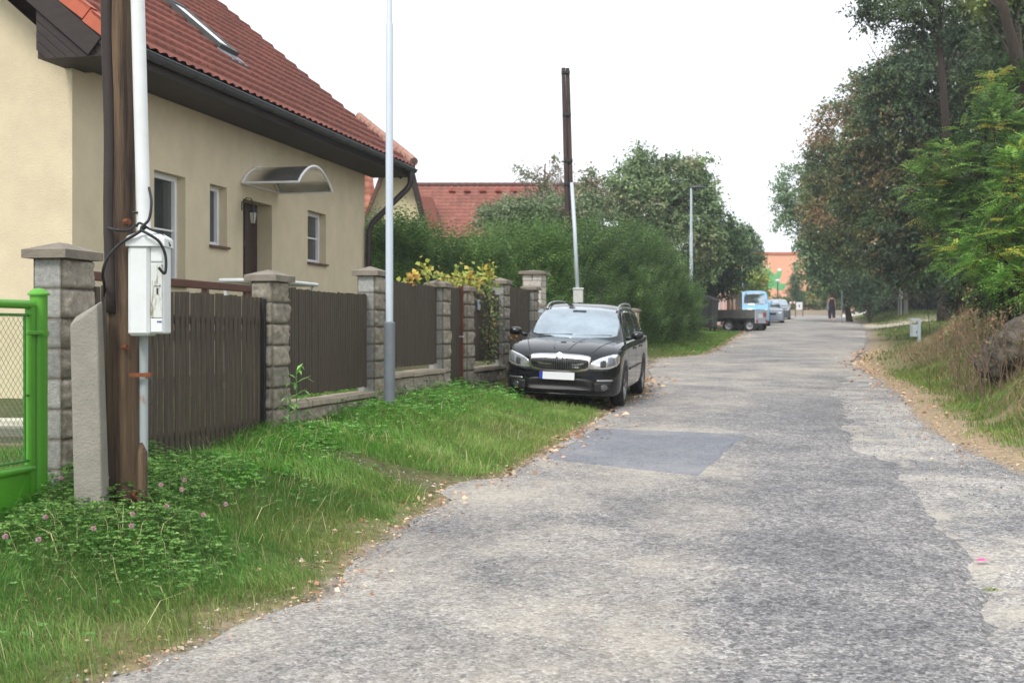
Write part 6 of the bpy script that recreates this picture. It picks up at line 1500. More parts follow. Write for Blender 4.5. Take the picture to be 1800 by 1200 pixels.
# --- bright pinnate trees at the right
def pinnate(name, label, seed, u, Y, blobs, nf, pal, w, Lf=.42, nl=15, ll=.085, lw=.034):
    rng = np.random.default_rng(seed); x = P(u, 560, Y)[0]; z = gh(x, Y); r = thing(name, label, 'tree', (x, Y, z), 0); rel = np.array((x, Y, z))
    B = np.array(blobs); bi = rng.choice(len(B), nf//6, p=(B[:, 3]*B[:, 5])/(B[:, 3]*B[:, 5]).sum()); b = B[bi]; d = unit(rng.normal(size=(len(b), 3))); c = b[:, :3]+d*b[:, 3:6]*(rng.random((len(b), 1))**.4)
    ci = np.repeat(np.arange(len(b)), 6); base = c[ci]-rel; ang = rng.random(len(ci))*2*math.pi
    out = unit(c-b[:, :3])[ci]; D = unit(np.stack([np.cos(ang), np.sin(ang), rng.uniform(-.1, .5, len(ci))], 1)+out*.9)
    cc = pal_pick(rng, pal, w, len(b), .15)[ci]; s = frond_leaves(rng, base, D, np.tile([0, 0, 1.], (len(ci), 1)), Lf*rng.uniform(.7, 1.2, len(ci)), nl, ll, lw, cc)
    leaves_obj('crown', [s], r); limbs(rng, (0, 0, -.1), (c[:, 0].mean()-x, c[:, 1].mean()-Y, c[:, 2].max()*.9+.1*z-z), .07, c-rel, r, 16, wob=.3)
    return r
LIFT = 1.7
BG = [(108, 138, 64), (88, 118, 56), (72, 98, 48), (150, 142, 60), (52, 74, 42)]
pinnate('sumac_tree', 'bright green feathery tree leaning out over the right bank', 21, 1760, 27, [blob(1680, 300, 27, 62, 52, 1.0), blob(1750, 240, 27, 62, 80, 1.0), blob(1640, 350, 27, 46, 34, .8), blob(1720, 380, 27, 80, 60, 1.2), blob(1790, 330, 27, 60, 90, 1.2), blob(1690, 435, 27, 60, 30, 1.0), blob(1780, 160, 27.5, 40, 60, .8), blob(1615, 325, 27, 26, 22, .5), blob(1650, 275, 27, 30, 20, .5)],
        3000, BG, [2, 3, 3, .5, 3])
pinnate('sumac_tree', 'lower yellow-green feathery tree beside the rock at the right edge', 22, 1790, 24, [blob(1760, 430, 24, 70, 60, 1.0), blob(1800, 330, 24, 50, 90, 1.0), blob(1700, 460, 24, 36, 30, .7), blob(1810, 500, 23, 60, 40, .8)],
        2400, [(84, 122, 48), (104, 140, 56), (150, 150, 60), (64, 92, 42)], [3, 2, 1, 2], Lf=.36, ll=.07, lw=.028)
LIFT = 1.9
# --- left side trees
tree('sparse_tree', 'sparse brownish tree showing above the long red roof', 'tree', 31, 955, 50, [blob(960, 320, 50, 40, 30), blob(975, 290, 50, 20, 22), blob(920, 303, 50, 22, 14), blob(950, 350, 50, 52, 26), blob(985, 345, 50, 36, 34)], 190, 16, .32, .11, .07, [(124, 112, 100), (108, 98, 84), (92, 100, 72)], [3, 2, 1], r0=.09, nb=22, shell=.8)
bush('bush', 'dull green shrub in front of the long red roof', 32, 900, 46, [blob(890, 372, 46, 46, 26), blob(940, 375, 46, 50, 30), blob(1000, 370, 47, 60, 40), blob(860, 385, 45, 30, 20), blob(1040, 350, 48, 40, 50)], 620, 26, .4, .12, .08, [(98, 112, 82), (84, 100, 70), (116, 104, 88)], [3, 2, 1], cat='shrub', stems=10)
tree('broadleaf_tree', 'big spreading green tree behind the tall hedge', 'tree', 33, 1150, 60, [blob(1150, 362, 60, 66, 50), blob(1115, 322, 60, 40, 34), blob(1185, 320, 60, 52, 38), blob(1232, 378, 60, 34, 56), blob(1138, 290, 60, 24, 20), blob(1085, 375, 60, 34, 50), blob(1210, 292, 60, 20, 16), blob(1240, 284, 60, 14, 10), blob(1126, 270, 60, 10, 12), blob(1238, 340, 60, 22, 30), blob(1196, 420, 60, 66, 50), blob(1248, 440, 60, 22, 50), blob(1066, 318, 60, 10, 10)],
     1500, 28, .5, .16, .10, [(92, 112, 76), (104, 120, 80), (74, 94, 62), (112, 116, 84)], [3, 2, 2, 1], r0=.2)
tree('broadleaf_tree', 'dark green tree hanging over the black container', 'tree', 34, 1255, 63, [blob(1250, 470, 63, 44, 55), blob(1275, 420, 63, 30, 40), blob(1222, 500, 62, 26, 50), blob(1290, 460, 64, 22, 36)], 560, 26, .5, .15, .10, [(44, 64, 44), (56, 78, 48), (72, 94, 56)], [3, 2, 1], r0=.14)
tree('drooping_tree', 'small drooping green tree against the sky left of the orange building', 'tree', 35, 1308, 74, [blob(1305, 420, 74, 24, 26), blob(1322, 440, 74, 20, 30), blob(1290, 415, 74, 20, 20), blob(1333, 462, 74, 9, 16)], 260, 22, .36, .15, .09, [(76, 96, 66), (92, 112, 72)], [2, 1], r0=.08, droop=1.0)
bush('bush', 'yellowish green bush behind the blue van', 36, 1318, 79, [blob(1320, 490, 79, 30, 26), blob(1300, 500, 79, 24, 24), blob(1336, 515, 80, 12, 18), blob(1325, 465, 80, 16, 18)], 420, 24, .42, .15, .09, [(128, 138, 62), (104, 122, 58), (84, 104, 56)], [3, 2, 2], cat='bush')
# far greenery closing the street
bush('conifer', 'small dark conifer in front of the orange building', 37, 1398, 118, [blob(1398, 478, 118, 6, 14), blob(1398, 495, 118, 10, 12), blob(1398, 512, 118, 14, 14), blob(1399, 530, 118, 17, 12), blob(1398, 466, 118, 3, 8)], 200, 20, .4, .25, .06, [(52, 74, 50), (72, 92, 60)], [2, 1], cat='conifer')
for k, (u, v, Y, ru, rv, lab) in enumerate(((1440, 525, 125, 40, 22, 'dark bush right of the small conifer at the road end'), (1372, 535, 116, 20, 10, 'clipped low bush behind the white sign at the road end'), (1478, 515, 120, 30, 30, 'shaded bush behind the walking woman'), (1530, 520, 110, 34, 26, 'bush at the far bend under the wood'))):
    bush('bush', lab, 40+k, u, Y, [blob(u, v, Y, ru, rv), blob(u-ru*.5, v+4, Y, ru*.6, rv*.7)], 260, 22, .6, .26, .15, [(62, 78, 50), (84, 96, 58), (120, 110, 52)], [3, 2, .5], 'bushes closing the road end')
# background belts beyond the frame of houses so that the horizon is closed
def belt(name, lab, x0, x1, Y, h, seed, n):
    rng = np.random.default_rng(seed); Bs = [(x0+(x1-x0)*(i+.5)/n, Y+rng.uniform(-4, 4), float(slope(Y))+h*.45*rng.uniform(.8, 1.2), (x1-x0)/n*.75, 4, h*.55*rng.uniform(.8, 1.2)) for i in range(n)]
    (s, c) = clump_crown(rng, Bs, 150*n, 16, 1.0, .5, .35, DG1, [3, 3, 2, 1, 1], shell=.6); o = leaves_obj(name, [s], None); tag(o, lab, 'trees', kind='stuff')
belt('distant_trees', 'distant mass of dark trees beyond the houses', -70, 15, 160, 8, 51, 10)
belt('distant_trees', 'distant mass of trees behind the orange building and wood', 62, 130, 150, 12, 52, 9)

LIFT = 1.75
# --- hedges of upright sprigs
def hedge(name, label, seed, path, wid, zt_fn, n_sp, pal, w):
    rng = np.random.default_rng(seed); pth = np.array(path, float); seg = np.diff(pth, axis=0); sl = np.linalg.norm(seg, axis=1); cum = np.concatenate([[0], np.cumsum(sl)])
    r = thing(name, label, 'hedge', (pth[0, 0], pth[0, 1], gh(*pth[0])))
    rel = np.array(r.location)
    s = rng.random(n_sp)*cum[-1]; i = np.clip(np.searchsorted(cum, s)-1, 0, len(seg)-1); t = (s-cum[i])/sl[i]; c = pth[i]+seg[i]*t[:, None]; nrm = np.stack([seg[i][:, 1], -seg[i][:, 0]], 1)/sl[i][:, None]
    q = rng.uniform(-1, 1, n_sp); q = np.sign(q)*np.abs(q)**.45; hf = rng.random(n_sp)**.75
    # cross-section bulges and narrows at the top
    wloc = wid*(.62+.38*np.sqrt(np.clip(1-(hf*1.0)**3, 0, 1)))*(1+.55*(fbm(s*1.1, hf*3.5, seed, 3)-.5)*2)
    x = c[:, 0]+nrm[:, 0]*q*wloc; y = c[:, 1]+nrm[:, 1]*q*wloc; zg = ground_h(x, y); top = zt_fn(s/cum[-1])+(fbm(s*.7, s*0, seed+1)-.5)*.7
    topd = top-.35*np.abs(q)**3; z = zg+(topd-zg)*hf-.15
    base = np.stack([x, y, z], 1)-rel; D = unit(np.stack([nrm[:, 0]*q*.55, nrm[:, 1]*q*.55, np.ones(n_sp)*.9], 1)+rng.normal(size=(n_sp, 3))*.28)
    cl = fbm(s*1.6, z*1.4, seed+4); cc = pal_pick(rng, pal, w, n_sp, .18)*(.45+1.1*cl)[:, None]
    S1 = frond_leaves(rng, base, D, unit(rng.normal(size=(n_sp, 3))), rng.uniform(.25, .55, n_sp)*(1+.8*(hf > .9)), 11, .095, .034, cc, droop=.05)
    leaves_obj('foliage', [S1], r)
    mb = MB()
    for k in range(0, 40):
        ss = cum[-1]*(k+.5)/40; j = int(np.clip(np.searchsorted(cum, ss)-1, 0, len(seg)-1)); cc_ = pth[j]+seg[j]*(ss-cum[j])/sl[j]; g0 = gh(*cc_)
        mb.tube([(cc_[0]-rel[0], cc_[1]-rel[1], g0-.1-rel[2]), (cc_[0]-rel[0]+rng.normal()*.1, cc_[1]-rel[1], g0+1.2-rel[2]), (cc_[0]-rel[0]+rng.normal()*.3, cc_[1]-rel[1]+rng.normal()*.2, g0+2.6-rel[2])], [.035, .025, .012], 6)
    mb.build('stem', M['bark'], r); return r
HP = [(74, 102, 52), (88, 116, 58), (60, 84, 46), (102, 128, 66)]
hx = lambda u, Y: (P(u, 0, Y)[0], Y)
hedge('leafy_hedge', 'tall loose green hedge running back behind the house corner and the fence', 61, [hx(630, 31), hx(760, 31), hx(870, 31.5), hx(960, 32.5)], 1.1, lambda t: P(0, 430, 31)[2]+.25*np.sin(t*9), 16000, HP, [3, 2, 3, 1])
hedge('leafy_hedge', 'tall dark hedge bulging along the road behind the black car', 62, [hx(955, 35), hx(1040, 38), hx(1085, 41), hx(1118, 45.5), hx(1138, 50), hx(1148, 52)], 1.5, lambda t: np.interp(t, [0, .25, .6, 1], [P(0, 416, 36)[2], P(0, 412, 39)[2], P(0, 432, 46)[2], P(0, 482, 53)[2]]), 26000, [(60, 84, 44), (74, 98, 48), (48, 68, 40), (88, 112, 56)], [3, 2, 3, 1])

LIFT = 1.0
# --- the vine over the fence
rng = np.random.default_rng(71)
r = thing('grape_vine', 'yellow-green grape vine sprawling over the fence and hanging down one panel', 'vine', F(A5, -.1, fgh(A5, -.1)), 0); rel = np.array(r.location)
sets = []; mbv = MB()
def vine_run(pts, n, sp, L, pal, w):
    pts = np.array(pts); t = rng.random(n)*(len(pts)-1); i = np.minimum(t.astype(int), len(pts)-2); f = (t-i)[:, None]; c = pts[i]*(1-f)+pts[i+1]*f+rng.normal(size=(n, 3))*sp
    D = unit(rng.normal(size=(n, 3))+np.array([.2, -.6, -.4])); Nn = unit(rng.normal(size=(n, 3))*.6+np.array([.2, -.7, .6])); col = pal_pick(rng, pal, w, n)
    sets.append((c-rel, D, Nn, L*rng.uniform(.6, 1.2, n), L*.9*rng.uniform(.7, 1.2, n), col)); mbv.tube([tuple(p-rel) for p in pts], .009, 6)
def fp(u, v, d=-.1): a, z = fz(u, v, d); return F(a, d, z)
YP = [(172, 180, 72), (150, 164, 72), (196, 176, 74), (190, 144, 66), (120, 138, 62)]
vine_run([fp(738, 468), fp(750, 478), fp(765, 484), fp(780, 488), fp(800, 490)], 100, .045, .075, YP, [3, 3, 2, .6, 1])
vine_run([fp(800, 486), fp(815, 490), fp(840, 492), fp(870, 492)], 130, .075, .08, YP, [3, 3, 2, .7, 1])
vine_run([fp(845, 500), fp(857, 482), fp(860, 464)], 90, .045, .085, YP, [3, 3, 2, .5, 1])
vine_run([fp(716, 494), fp(724, 488), fp(730, 492)], 40, .04, .08, YP, [1, 1, 3, 2, 0])
vine_run([fp(815, 480), fp(822, 487), fp(832, 495)], 70, .06, .085, YP, [1, 1, 2, 2, 1])
GP = [(96, 116, 62), (124, 138, 78), (80, 94, 52), (146, 120, 90), (160, 164, 96)]
vine_run([fp(846, 500, .05), fp(856, 520, .05), fp(862, 560, .05), fp(858, 600, .05), fp(864, 636, .05)], 220, .08, .06, GP, [3, 3, 2, 1.2, 1])
vine_run([fp(868, 510, .05), fp(870, 560, .05), fp(862, 610, .05)], 130, .07, .055, GP, [3, 3, 2, 1.2, 1])
vine_run([fp(900, 585, .05), fp(905, 592, .05)], 16, .05, .07, [(206, 150, 52)], [1])
leaves_obj('foliage', sets, r); mbv.build('stem', M['bark'], r)

# tangled brush over the rock
rng = np.random.default_rng(83)
for q_, (lab, pts) in enumerate((('tangled brown brush growing over the boulder at the right edge', [(1722, 610, 19.4), (1750, 570, 19.8), (1775, 565, 19.3), (1800, 570, 19.1), (1722, 560, 20.2)]), ('dry twiggy brush standing on the bank left of the boulder', [(1680, 590, 22), (1700, 575, 21.5), (1665, 605, 22.5), (1705, 600, 21)]))):
    b0 = P(*pts[0]); r = thing('brush', lab, 'brush', (b0[0], b0[1], gh(b0[0], b0[1])), 0, 'dry brush on the right bank'); rel = np.array(r.location); mb = MB(); cs = []
    for p_ in pts:
        c0 = np.array(P(*p_)); g0 = gh(c0[0], c0[1])
        for k in range(9 if q_ == 0 else 7):
            st = np.array([c0[0]+rng.normal()*.16, c0[1]+rng.normal()*.12, g0]); st[2] = gh(st[0], st[1]); tip = c0+rng.normal(size=3)*np.array([.26, .18, .12])+np.array([0, 0, .02]); md = (st+tip)/2+rng.normal(size=3)*.08+np.array([0, -.05, .08])
            mb.tube([tuple(st-rel), tuple(md-rel), tuple(tip-rel), tuple(tip+rng.normal(size=3)*.10-np.array([0, 0, .05])-rel)], [.006, .005, .004, .002], 4, cap=False); cs += [md, tip]
    mb.build('stem', mat('dry_twig%d' % q_, lin((108, 92, 74)), .9, .3, 12), r)
    cs = np.array(cs); n = len(cs)*4; ci = rng.integers(0, len(cs), n); c = cs[ci]+rng.normal(size=(n, 3))*.07
    leaves_obj('foliage', [(c-rel, unit(rng.normal(size=(n, 3))-np.array([0, 0, .4])), unit(rng.normal(size=(n, 3))), .06*rng.uniform(.5, 1.2, n), .03, pal_pick(rng, [(150, 118, 88), (112, 124, 70), (92, 108, 58), (172, 140, 104)], [2, 2, 2, 1], n))], r)
LIFT = 1.25
# ------------------------------------------------------------------ grass and small ground growth
def in_view(x, y, mar=.10):
    return (y > 4.5) & (np.abs(x) < (900/FPX+mar)*y+.3)
def blades(name, lab, n_try, region, dens, hfun, wfun, colf, seed, lean=.5, kind='stuff'):
    rng = np.random.default_rng(seed); x0, x1, y0, y1 = region; x = rng.uniform(x0, x1, n_try); y = rng.uniform(y0, y1, n_try)
    k = in_view(x, y) & (rng.random(n_try) < dens(x, y)); x, y = x[k], y[k]; n = len(x); z = ground_h(x, y)
    h = hfun(x, y, rng); w = wfun(x, y, rng); an = rng.random(n)*2*math.pi; sd = np.stack([np.cos(an), np.sin(an), np.zeros(n)], 1)
    an2 = fbm(x*1.3, y*1.3, seed+1)*9+rng.normal(size=n)*.9; ld = np.stack([np.cos(an2), np.sin(an2), np.zeros(n)], 1)*(lean*rng.uniform(.2, 1.4, n))[:, None]
    b = np.stack([x, y, z-.01], 1); up = np.array([0, 0, 1.]); hh = h[:, None]; ww = w[:, None]
    m_ = b+up*hh*.55+ld*hh*.25; t = b+up*hh*(1-.25*np.minimum(lean, 1))+ld*hh*.8
    V = np.stack([b-sd*ww, b+sd*ww, m_+sd*ww*.75, m_-sd*ww*.75, t], 1).reshape(-1, 3); i = np.arange(n)[:, None]*5
    col = colf(x, y, rng); C = np.stack([col*.8, col*.8, col, col, col*1.15], 1).reshape(-1, 3)
    C = np.repeat(col, 5, 0)
    o = np_mesh(name, V, [i+np.array([[0, 1, 2, 3]]), i+np.array([[3, 2, 4]])], GRASSM, None, col=C); tag(o, lab, 'grass', kind=kind); return n
def dmask(x, y):
    dl = xl(y)-x; d = (FX+y*.2-x); return dl, d
def lpal(x, y, rng, lush, dry, dryness):
    n = len(x); p = fbm(x*1.1, y*1.1, 91); q = np.clip(dryness(x, y)+(p-.5)*1.1+rng.normal(size=n)*.18, 0, 1)[:, None]; c = np.array(lin(lush))*(1-q)+np.array(lin(dry))*q
    c = c*(1+rng.uniform(-.3, .3, (n, 1))); y_ = rng.random(n) < .05; c[y_] = np.array(lin((186, 176, 120)))*rng.uniform(.7, 1.1, (y_.sum(), 1)); return c
def holx(x, y): return np.exp(-(((x-.55-(y-21.5)*.2)/.9)**2+((y-20.6)/3.0)**2))
def ldens(x, y):
    dl, d = dmask(x, y); e = fbm(x*2.2, y*2.2, 17); m = sstep(-.02, .25, dl-.30*(e-.45)+1.0*np.exp(-((y-11.6)/.35)**2)*-1.2)
    notch_ = np.exp(-((y-11.55)/.30)**2)*(dl < 1.5)
    return np.clip(m*(.30+.9*sstep(.3, .55, e)+.35*sstep(.9, 1.4, dl))*(1-notch_)*(1-.93*holx(x, y)*(1 if True else 0)), 0, 1)*np.where(d > -.15, .0 if False else .35, 1)
nearL = blades('verge_grass', 'long green grass on the left verge near the camera', 170000, (-4.4, .2, 5.2, 10.5), ldens, lambda x, y, r: (.03+.10*fbm(x*1.7, y*1.7, 5, 3)**1.3+.015*sstep(.7, 1.6, xl(y)-x))*r.uniform(.5, 1.4, len(x)), lambda x, y, r: r.uniform(.0013, .0028, len(x)),
       lambda x, y, r: lpal(x, y, r, (94, 142, 64), (158, 164, 100), lambda x, y: .50-.5*sstep(.1, 1.1, xl(y)-x)), 101, .8)
blades('verge_grass', 'green grass strip between the lamp post and the road', 190000, (-4, 2.2, 10.5, 19), ldens, lambda x, y, r: (.05+.09*fbm(x*1.7, y*1.7, 5)+.01*sstep(.9, 1.6, xl(y)-x))*r.uniform(.5, 1.4, len(x)), lambda x, y, r: r.uniform(.002, .0042, len(x)),
       lambda x, y, r: lpal(x, y, r, (106, 158, 66), (160, 170, 104), lambda x, y: .42-.45*sstep(.5, 1.5, xl(y)-x)), 102, .8)
blades('verge_grass', 'grass along the hedge foot beyond the parked estate car', 150000, (-.5, 12, 19, 60), lambda x, y: ldens(x, y)*np.where(y > 36, 1, .4)*np.where((y > 27.5) & (y < 35), .15, 1), lambda x, y, r: (.06+.05*fbm(x, y, 5))*r.uniform(.6, 1.4, len(x)), lambda x, y, r: r.uniform(.005, .011, len(x)),
       lambda x, y, r: lpal(x, y, r, (92, 134, 56), (138, 150, 84), lambda x, y: .25+0*x), 103, .7)
def rdens(x, y):
    dr = x-xr(y); e = fbm(x*.9, y*.9, 23); path = np.exp(-((y-72-dr*.1)/4.5)**2)*(dr < 12)
    bank = sstep(1.2, 2.2, dr)*np.interp(y, [0, 36, 42], [1, 1, 0])
    return np.clip(sstep(.15, 1.1, dr-1.3*(.55-e))*(.25+1.1*sstep(.42, .58, e))*(1-.92*bank)*(1-path), 0, 1)
blades('bank_grass', 'patchy grass at the foot of the right bank', 210000, (4.5, 12, 11.5, 30), rdens, lambda x, y, r: (.05+.10*fbm(x*1.2, y*1.2, 5))*r.uniform(.5, 1.4, len(x)), lambda x, y, r: r.uniform(.003, .006, len(x)),
       lambda x, y, r: lpal(x, y, r, (98, 136, 58), (156, 156, 96), lambda x, y: .3+.3*sstep(1.2, 3, x-xr(y))), 104, .8)
blades('bank_grass', 'mown grass under the trees around the grey service cabinet', 170000, (7.5, 40, 30, 95), lambda x, y: rdens(x, y)*.8, lambda x, y, r: (.06+.07*fbm(x, y, 5))*r.uniform(.6, 1.4, len(x)), lambda x, y, r: r.uniform(.009, .018, len(x)),
       lambda x, y, r: lpal(x, y, r, (88, 122, 50), (128, 122, 70), lambda x, y: .3+0*x), 105, .6)
def sdens(x, y):
    dr = x-xr(y); return np.clip(sstep(.7, 1.8, dr+1.0*(fbm(x, y, 61)-.5))*np.interp(y, [0, 34, 40], [1, 1, 0])*(.35+.8*fbm(x*2, y*2, 62)), 0, 1)
blades('dry_grass', 'dead straw-coloured grass covering the right bank', 230000, (5.5, 14, 12, 40), sdens, lambda x, y, r: r.uniform(.05, .30, len(x)), lambda x, y, r: r.uniform(.0025, .005, len(x)),
       lambda x, y, r: pal_pick(r, [(156, 136, 108), (128, 108, 84), (176, 158, 124), (104, 112, 70)], [3, 2, 2, 2.2], len(x)), 106, 1.5)
blades('dry_grass', 'dry pale grass stems mixed into the left verge', 9000, (-4.4, 1.5, 5.2, 18), lambda x, y: ldens(x, y)*.5, lambda x, y, r: r.uniform(.12, .28, len(x)), lambda x, y, r: r.uniform(.0012, .0025, len(x)),
       lambda x, y, r: pal_pick(r, [(196, 186, 142), (170, 164, 112)], [1, 1], len(x)), 107, 1.1)
# clover and broad leaves
def broad(name, lab, seed, n, region, dens, L, hgt, pal, w, up=.8):
    rng = np.random.default_rng(seed); x0, x1, y0, y1 = region; x = rng.uniform(x0, x1, n); y = rng.uniform(y0, y1, n); k = in_view(x, y) & (rng.random(n) < dens(x, y)); x, y = x[k], y[k]; m = len(x); z = ground_h(x, y)+hgt(x, y, rng)
    c = np.stack([x, y, z], 1); an = rng.random(m)*2*math.pi; til = rng.normal(size=(m, 3))*.35; cc = pal_pick(rng, pal, w, m, .2)*(.7+.6*fbm(x*3, y*3, seed))[:, None]; sets = []
    for q in range(3):
        a = an+q*2.09; D = np.stack([np.cos(a), np.sin(a), np.full(m, .1)], 1)+til*.5; sets.append((c, D, unit(np.array([0, 0, 1.])*up+til), L*rng.uniform(.7, 1.3, m), L*.8*rng.uniform(.7, 1.2, m), cc))
    o = leaves_obj(name, sets, None, GRASSM); tag(o, lab, 'plants', kind='stuff')
def clov(x, y):
    u = x/y*FPX+900; return sstep(430, 300, u+140*(fbm(x*2, y*2, 41)-.5))*sstep(6.6, 7.4, y+.8*(fbm(x*2, y*2, 43)-.5))*(xl(y)-x > .5)*(FX+y*.2-x < .3)
broad('clover', 'clover and broad leaves mixed in the grass around the wooden pole foot', 111, 19000, (-4, -.9, 6.4, 10.2), clov, .024, lambda x, y, r: .03+.13*r.random(len(x))**.9*sstep(.3, 1.2, xl(y)-x)*(.2+1.4*fbm(x*3, y*3, 44)), [(84, 126, 54), (106, 144, 66), (68, 106, 46), (120, 152, 84)], [3, 2, 2, .8])
def lushd(x, y):
    a = FX+y*.2-x; return np.exp(-((a+.42)/.40)**2)*(.25+.9*sstep(.45, .6, fbm(x*2.2, y*1.4, 45)))
broad('broad_weeds', 'broad green weeds growing along the foot of the fence', 112, 60000, (-4, 2, 9, 20), lushd, .034, lambda x, y, r: .02+.26*r.random(len(x))*fbm(x*2.1, y*2.1, 46)*np.interp(y, [9, 12.2, 13], [.25, .25, 1]), [(90, 146, 52), (72, 124, 46), (112, 164, 70), (134, 176, 104)], [3, 3, 2, .6])
broad('broad_weeds', 'scattered small weeds in the grass of the left verge', 113, 14000, (-4, 1.6, 6, 19), lambda x, y: ldens(x, y)*.35*sstep(.5, .6, fbm(x*1.3, y*1.3, 47)), .022, lambda x, y, r: .02+.08*r.random(len(x)), [(82, 132, 52), (64, 112, 48), (104, 150, 80)], [3, 2, 1])
# clover blossoms: one each
proto = thing('clover_flower', 'pink clover blossom standing in the grass around the wooden pole', 'flower', (0, 0, 0), 0, 'pink clover blossoms at the left')
rng = np.random.default_rng(5); n = 90; d = unit(rng.normal(size=(n, 3))); s = (d*.006+np.array([0, 0, .2]), d, unit(rng.normal(size=(n, 3))), .014, .006, pal_pick(rng, [(196, 150, 164), (204, 176, 182), (170, 120, 136)], [2, 2, 1], n))
bl = leaves_obj('blossom', [s], proto, GRASSM); mb = MB(); mb.tube([(0, 0, -.05), (.006, .004, .1), (0, 0, .196)], .0016, 5); stm = mb.build('stem', M['mesh'], proto)
FL = [(126, 804), (112, 840), (158, 845), (190, 838), (321, 843), (322, 860), (296, 888), (285, 852), (86, 908), (165, 928), (68, 948), (396, 886), (357, 904), (234, 903), (18, 942), (222, 924)]
for i, (u, v) in enumerate(FL):
    # walk out along the ray until the blossom stands about 0.1-0.3 m above the ground
    best = None
    for Y in np.arange(6.6, 9.0, .04):
        x, y, z = P(u, v, Y); hgt = z-gh(x, y)
        want = .17
        if best is None or abs(hgt-want) < best[0]: best = (abs(hgt-want), x, y, hgt)
    _, x, y, hgt = best
    if i == 0: o = proto; bl_, st_ = bl, stm
    else:
        o = proto.copy(); COL.objects.link(o)
        for ch in (bl, stm): c = ch.copy(); COL.objects.link(c); c.parent = o; c.matrix_parent_inverse = ch.matrix_parent_inverse
    sc = max(.6, min(1.5, hgt/.2)); o.location = (x, y, gh(x, y)+hgt-.2*1.0*sc); o.scale = (sc, sc, sc); o.rotation_euler = (random.Random(i).uniform(-.2, .2), 0, i)
# young shoot plant growing at the first low wall
def shoot(lab, u, v, d, h, seed, n=12, L=.17):
    rng = np.random.default_rng(seed); a = fa(u, d); p = F(a, d, 0); z = gh(p[0], p[1]); r = thing('young_shoot', lab, 'plant', (p[0], p[1], z)); t = np.linspace(.25, 1, n); an = np.arange(n)*2.4; base = np.stack([0*t, 0*t, h*t], 1)
    D = np.stack([np.cos(an), np.sin(an), .55-.5*t*0], 1); s = (base, D, np.tile([0, 0, 1.], (n, 1)), L*rng.uniform(.7, 1.1, n), L*.2, pal_pick(rng, [(112, 160, 78), (138, 182, 104)], [1, 1], n))
    s2 = (base+unit(D)*L*.6, D-np.array([0, 0, 1.1]), np.tile([0, 0, 1.], (n, 1)), L*.55, L*.15, s[5]); leaves_obj('foliage', [s, s2], r, GRASSM); mb = MB(); mb.tube([(0, 0, -.05), (0, 0, h)], .005, 5); mb.build('stem', M['mesh'], r)
shoot('young leafy shoot standing before the first low wall beside the block post', 521, 690, .16, .55, 1)
shoot('small leafy shoot near the foot of the rough block post', 508, 740, .22, .3, 2, 9, .12)
# dead stalks on the right bank
rng = np.random.default_rng(9)
for i, (u0, v0, u1, v1, Y) in enumerate(((1693, 622, 1678, 562, 26), (1677, 606, 1679, 580, 26.2), (1727, 602, 1723, 540, 26.4), (1700, 560, 1690, 545, 27), (1718, 596, 1708, 555, 26.6), (1660, 590, 1652, 566, 27), (1735, 560, 1729, 528, 27))):
    b, t = P(u0, v0, Y), P(u1, v1, Y); gz = gh(b[0], b[1]); b = (b[0], b[1], min(gz, b[2])-.05) ; mb = MB(); mid = ((b[0]+t[0])/2+.02, Y, (b[2]+t[2])/2); mb.tube([(0, 0, 0), tuple(Vector(mid)-Vector(b)), tuple(Vector(t)-Vector(b))], [.009, .007, .003], 6)
    for k in range(3): q = Vector(b).lerp(Vector(t), .5+.15*k)-Vector(b); mb.tube([q, q+Vector((rng.uniform(-.1, .1), 0, .08))], [.004, .002], 5)
    o = mb.build('dead_stalk', M['rust']); o.location = b; tag(o, 'brown dead weed stalk standing on the dry right bank', 'stalk', 'dead weed stalks on the right bank')
# ------------------------------------------------------------------ litter and stones
def litter(name, lab, seed, n, region, dens, L, pal, w, lift=.008, cat='leaves', flat=.45, onroad=False):
    rng = np.random.default_rng(seed); x0, x1, y0, y1 = region; x = rng.uniform(x0, x1, n); y = rng.uniform(y0, y1, n); k = in_view(x, y) & (rng.random(n) < dens(x, y)); x, y = x[k], y[k]; m = len(x)
    z = ground_h(x, y)+lift*rng.uniform(.6, 2.0, m); inr = (xl(y)-x < 0) & (x-xr(y) < 0); z = np.where(inr, slope(y)+.045+rng.uniform(0, .006, m), z)
    an = rng.random(m)*2*math.pi; D = np.stack([np.cos(an), np.sin(an), rng.normal(size=m)*flat*.5], 1); Nn = unit(rng.normal(size=(m, 3))*flat+np.array([0, 0, 1.])); Ls = L*(.25+1.3*rng.random(m)**2.5)*np.clip(y/10, .8, 3)
    o = leaves_obj(name, [(np.stack([x, y, z], 1), D, Nn, Ls, Ls*rng.uniform(.3, .8, m), pal_pick(rng, pal, w, m, .25))], None, GRASSM); tag(o, lab, cat, kind='stuff')
LP_ = [(196, 164, 134), (170, 122, 92), (208, 188, 162), (138, 104, 80)]
litter('fallen_leaves', 'tan dead leaves strewn along the left road edge', 121, 110000, (-4.2, 4.5, 5.2, 27), lambda x, y: np.clip(np.exp(-((xl(y)-x-.05-.35*(fbm(x*2, y*2, 88)-.5))/.26)**2)*.8+.03*(xl(y) > x)+.004*(np.abs(x-xl(y)) < 1.2), 0, 1)*np.clip(.3+1.4*fbm(x*3, y*3, 89)-.2, 0, 1)*np.interp(y, [15, 18], [1, .3]), .040, LP_, [3, 2, 2, 1])
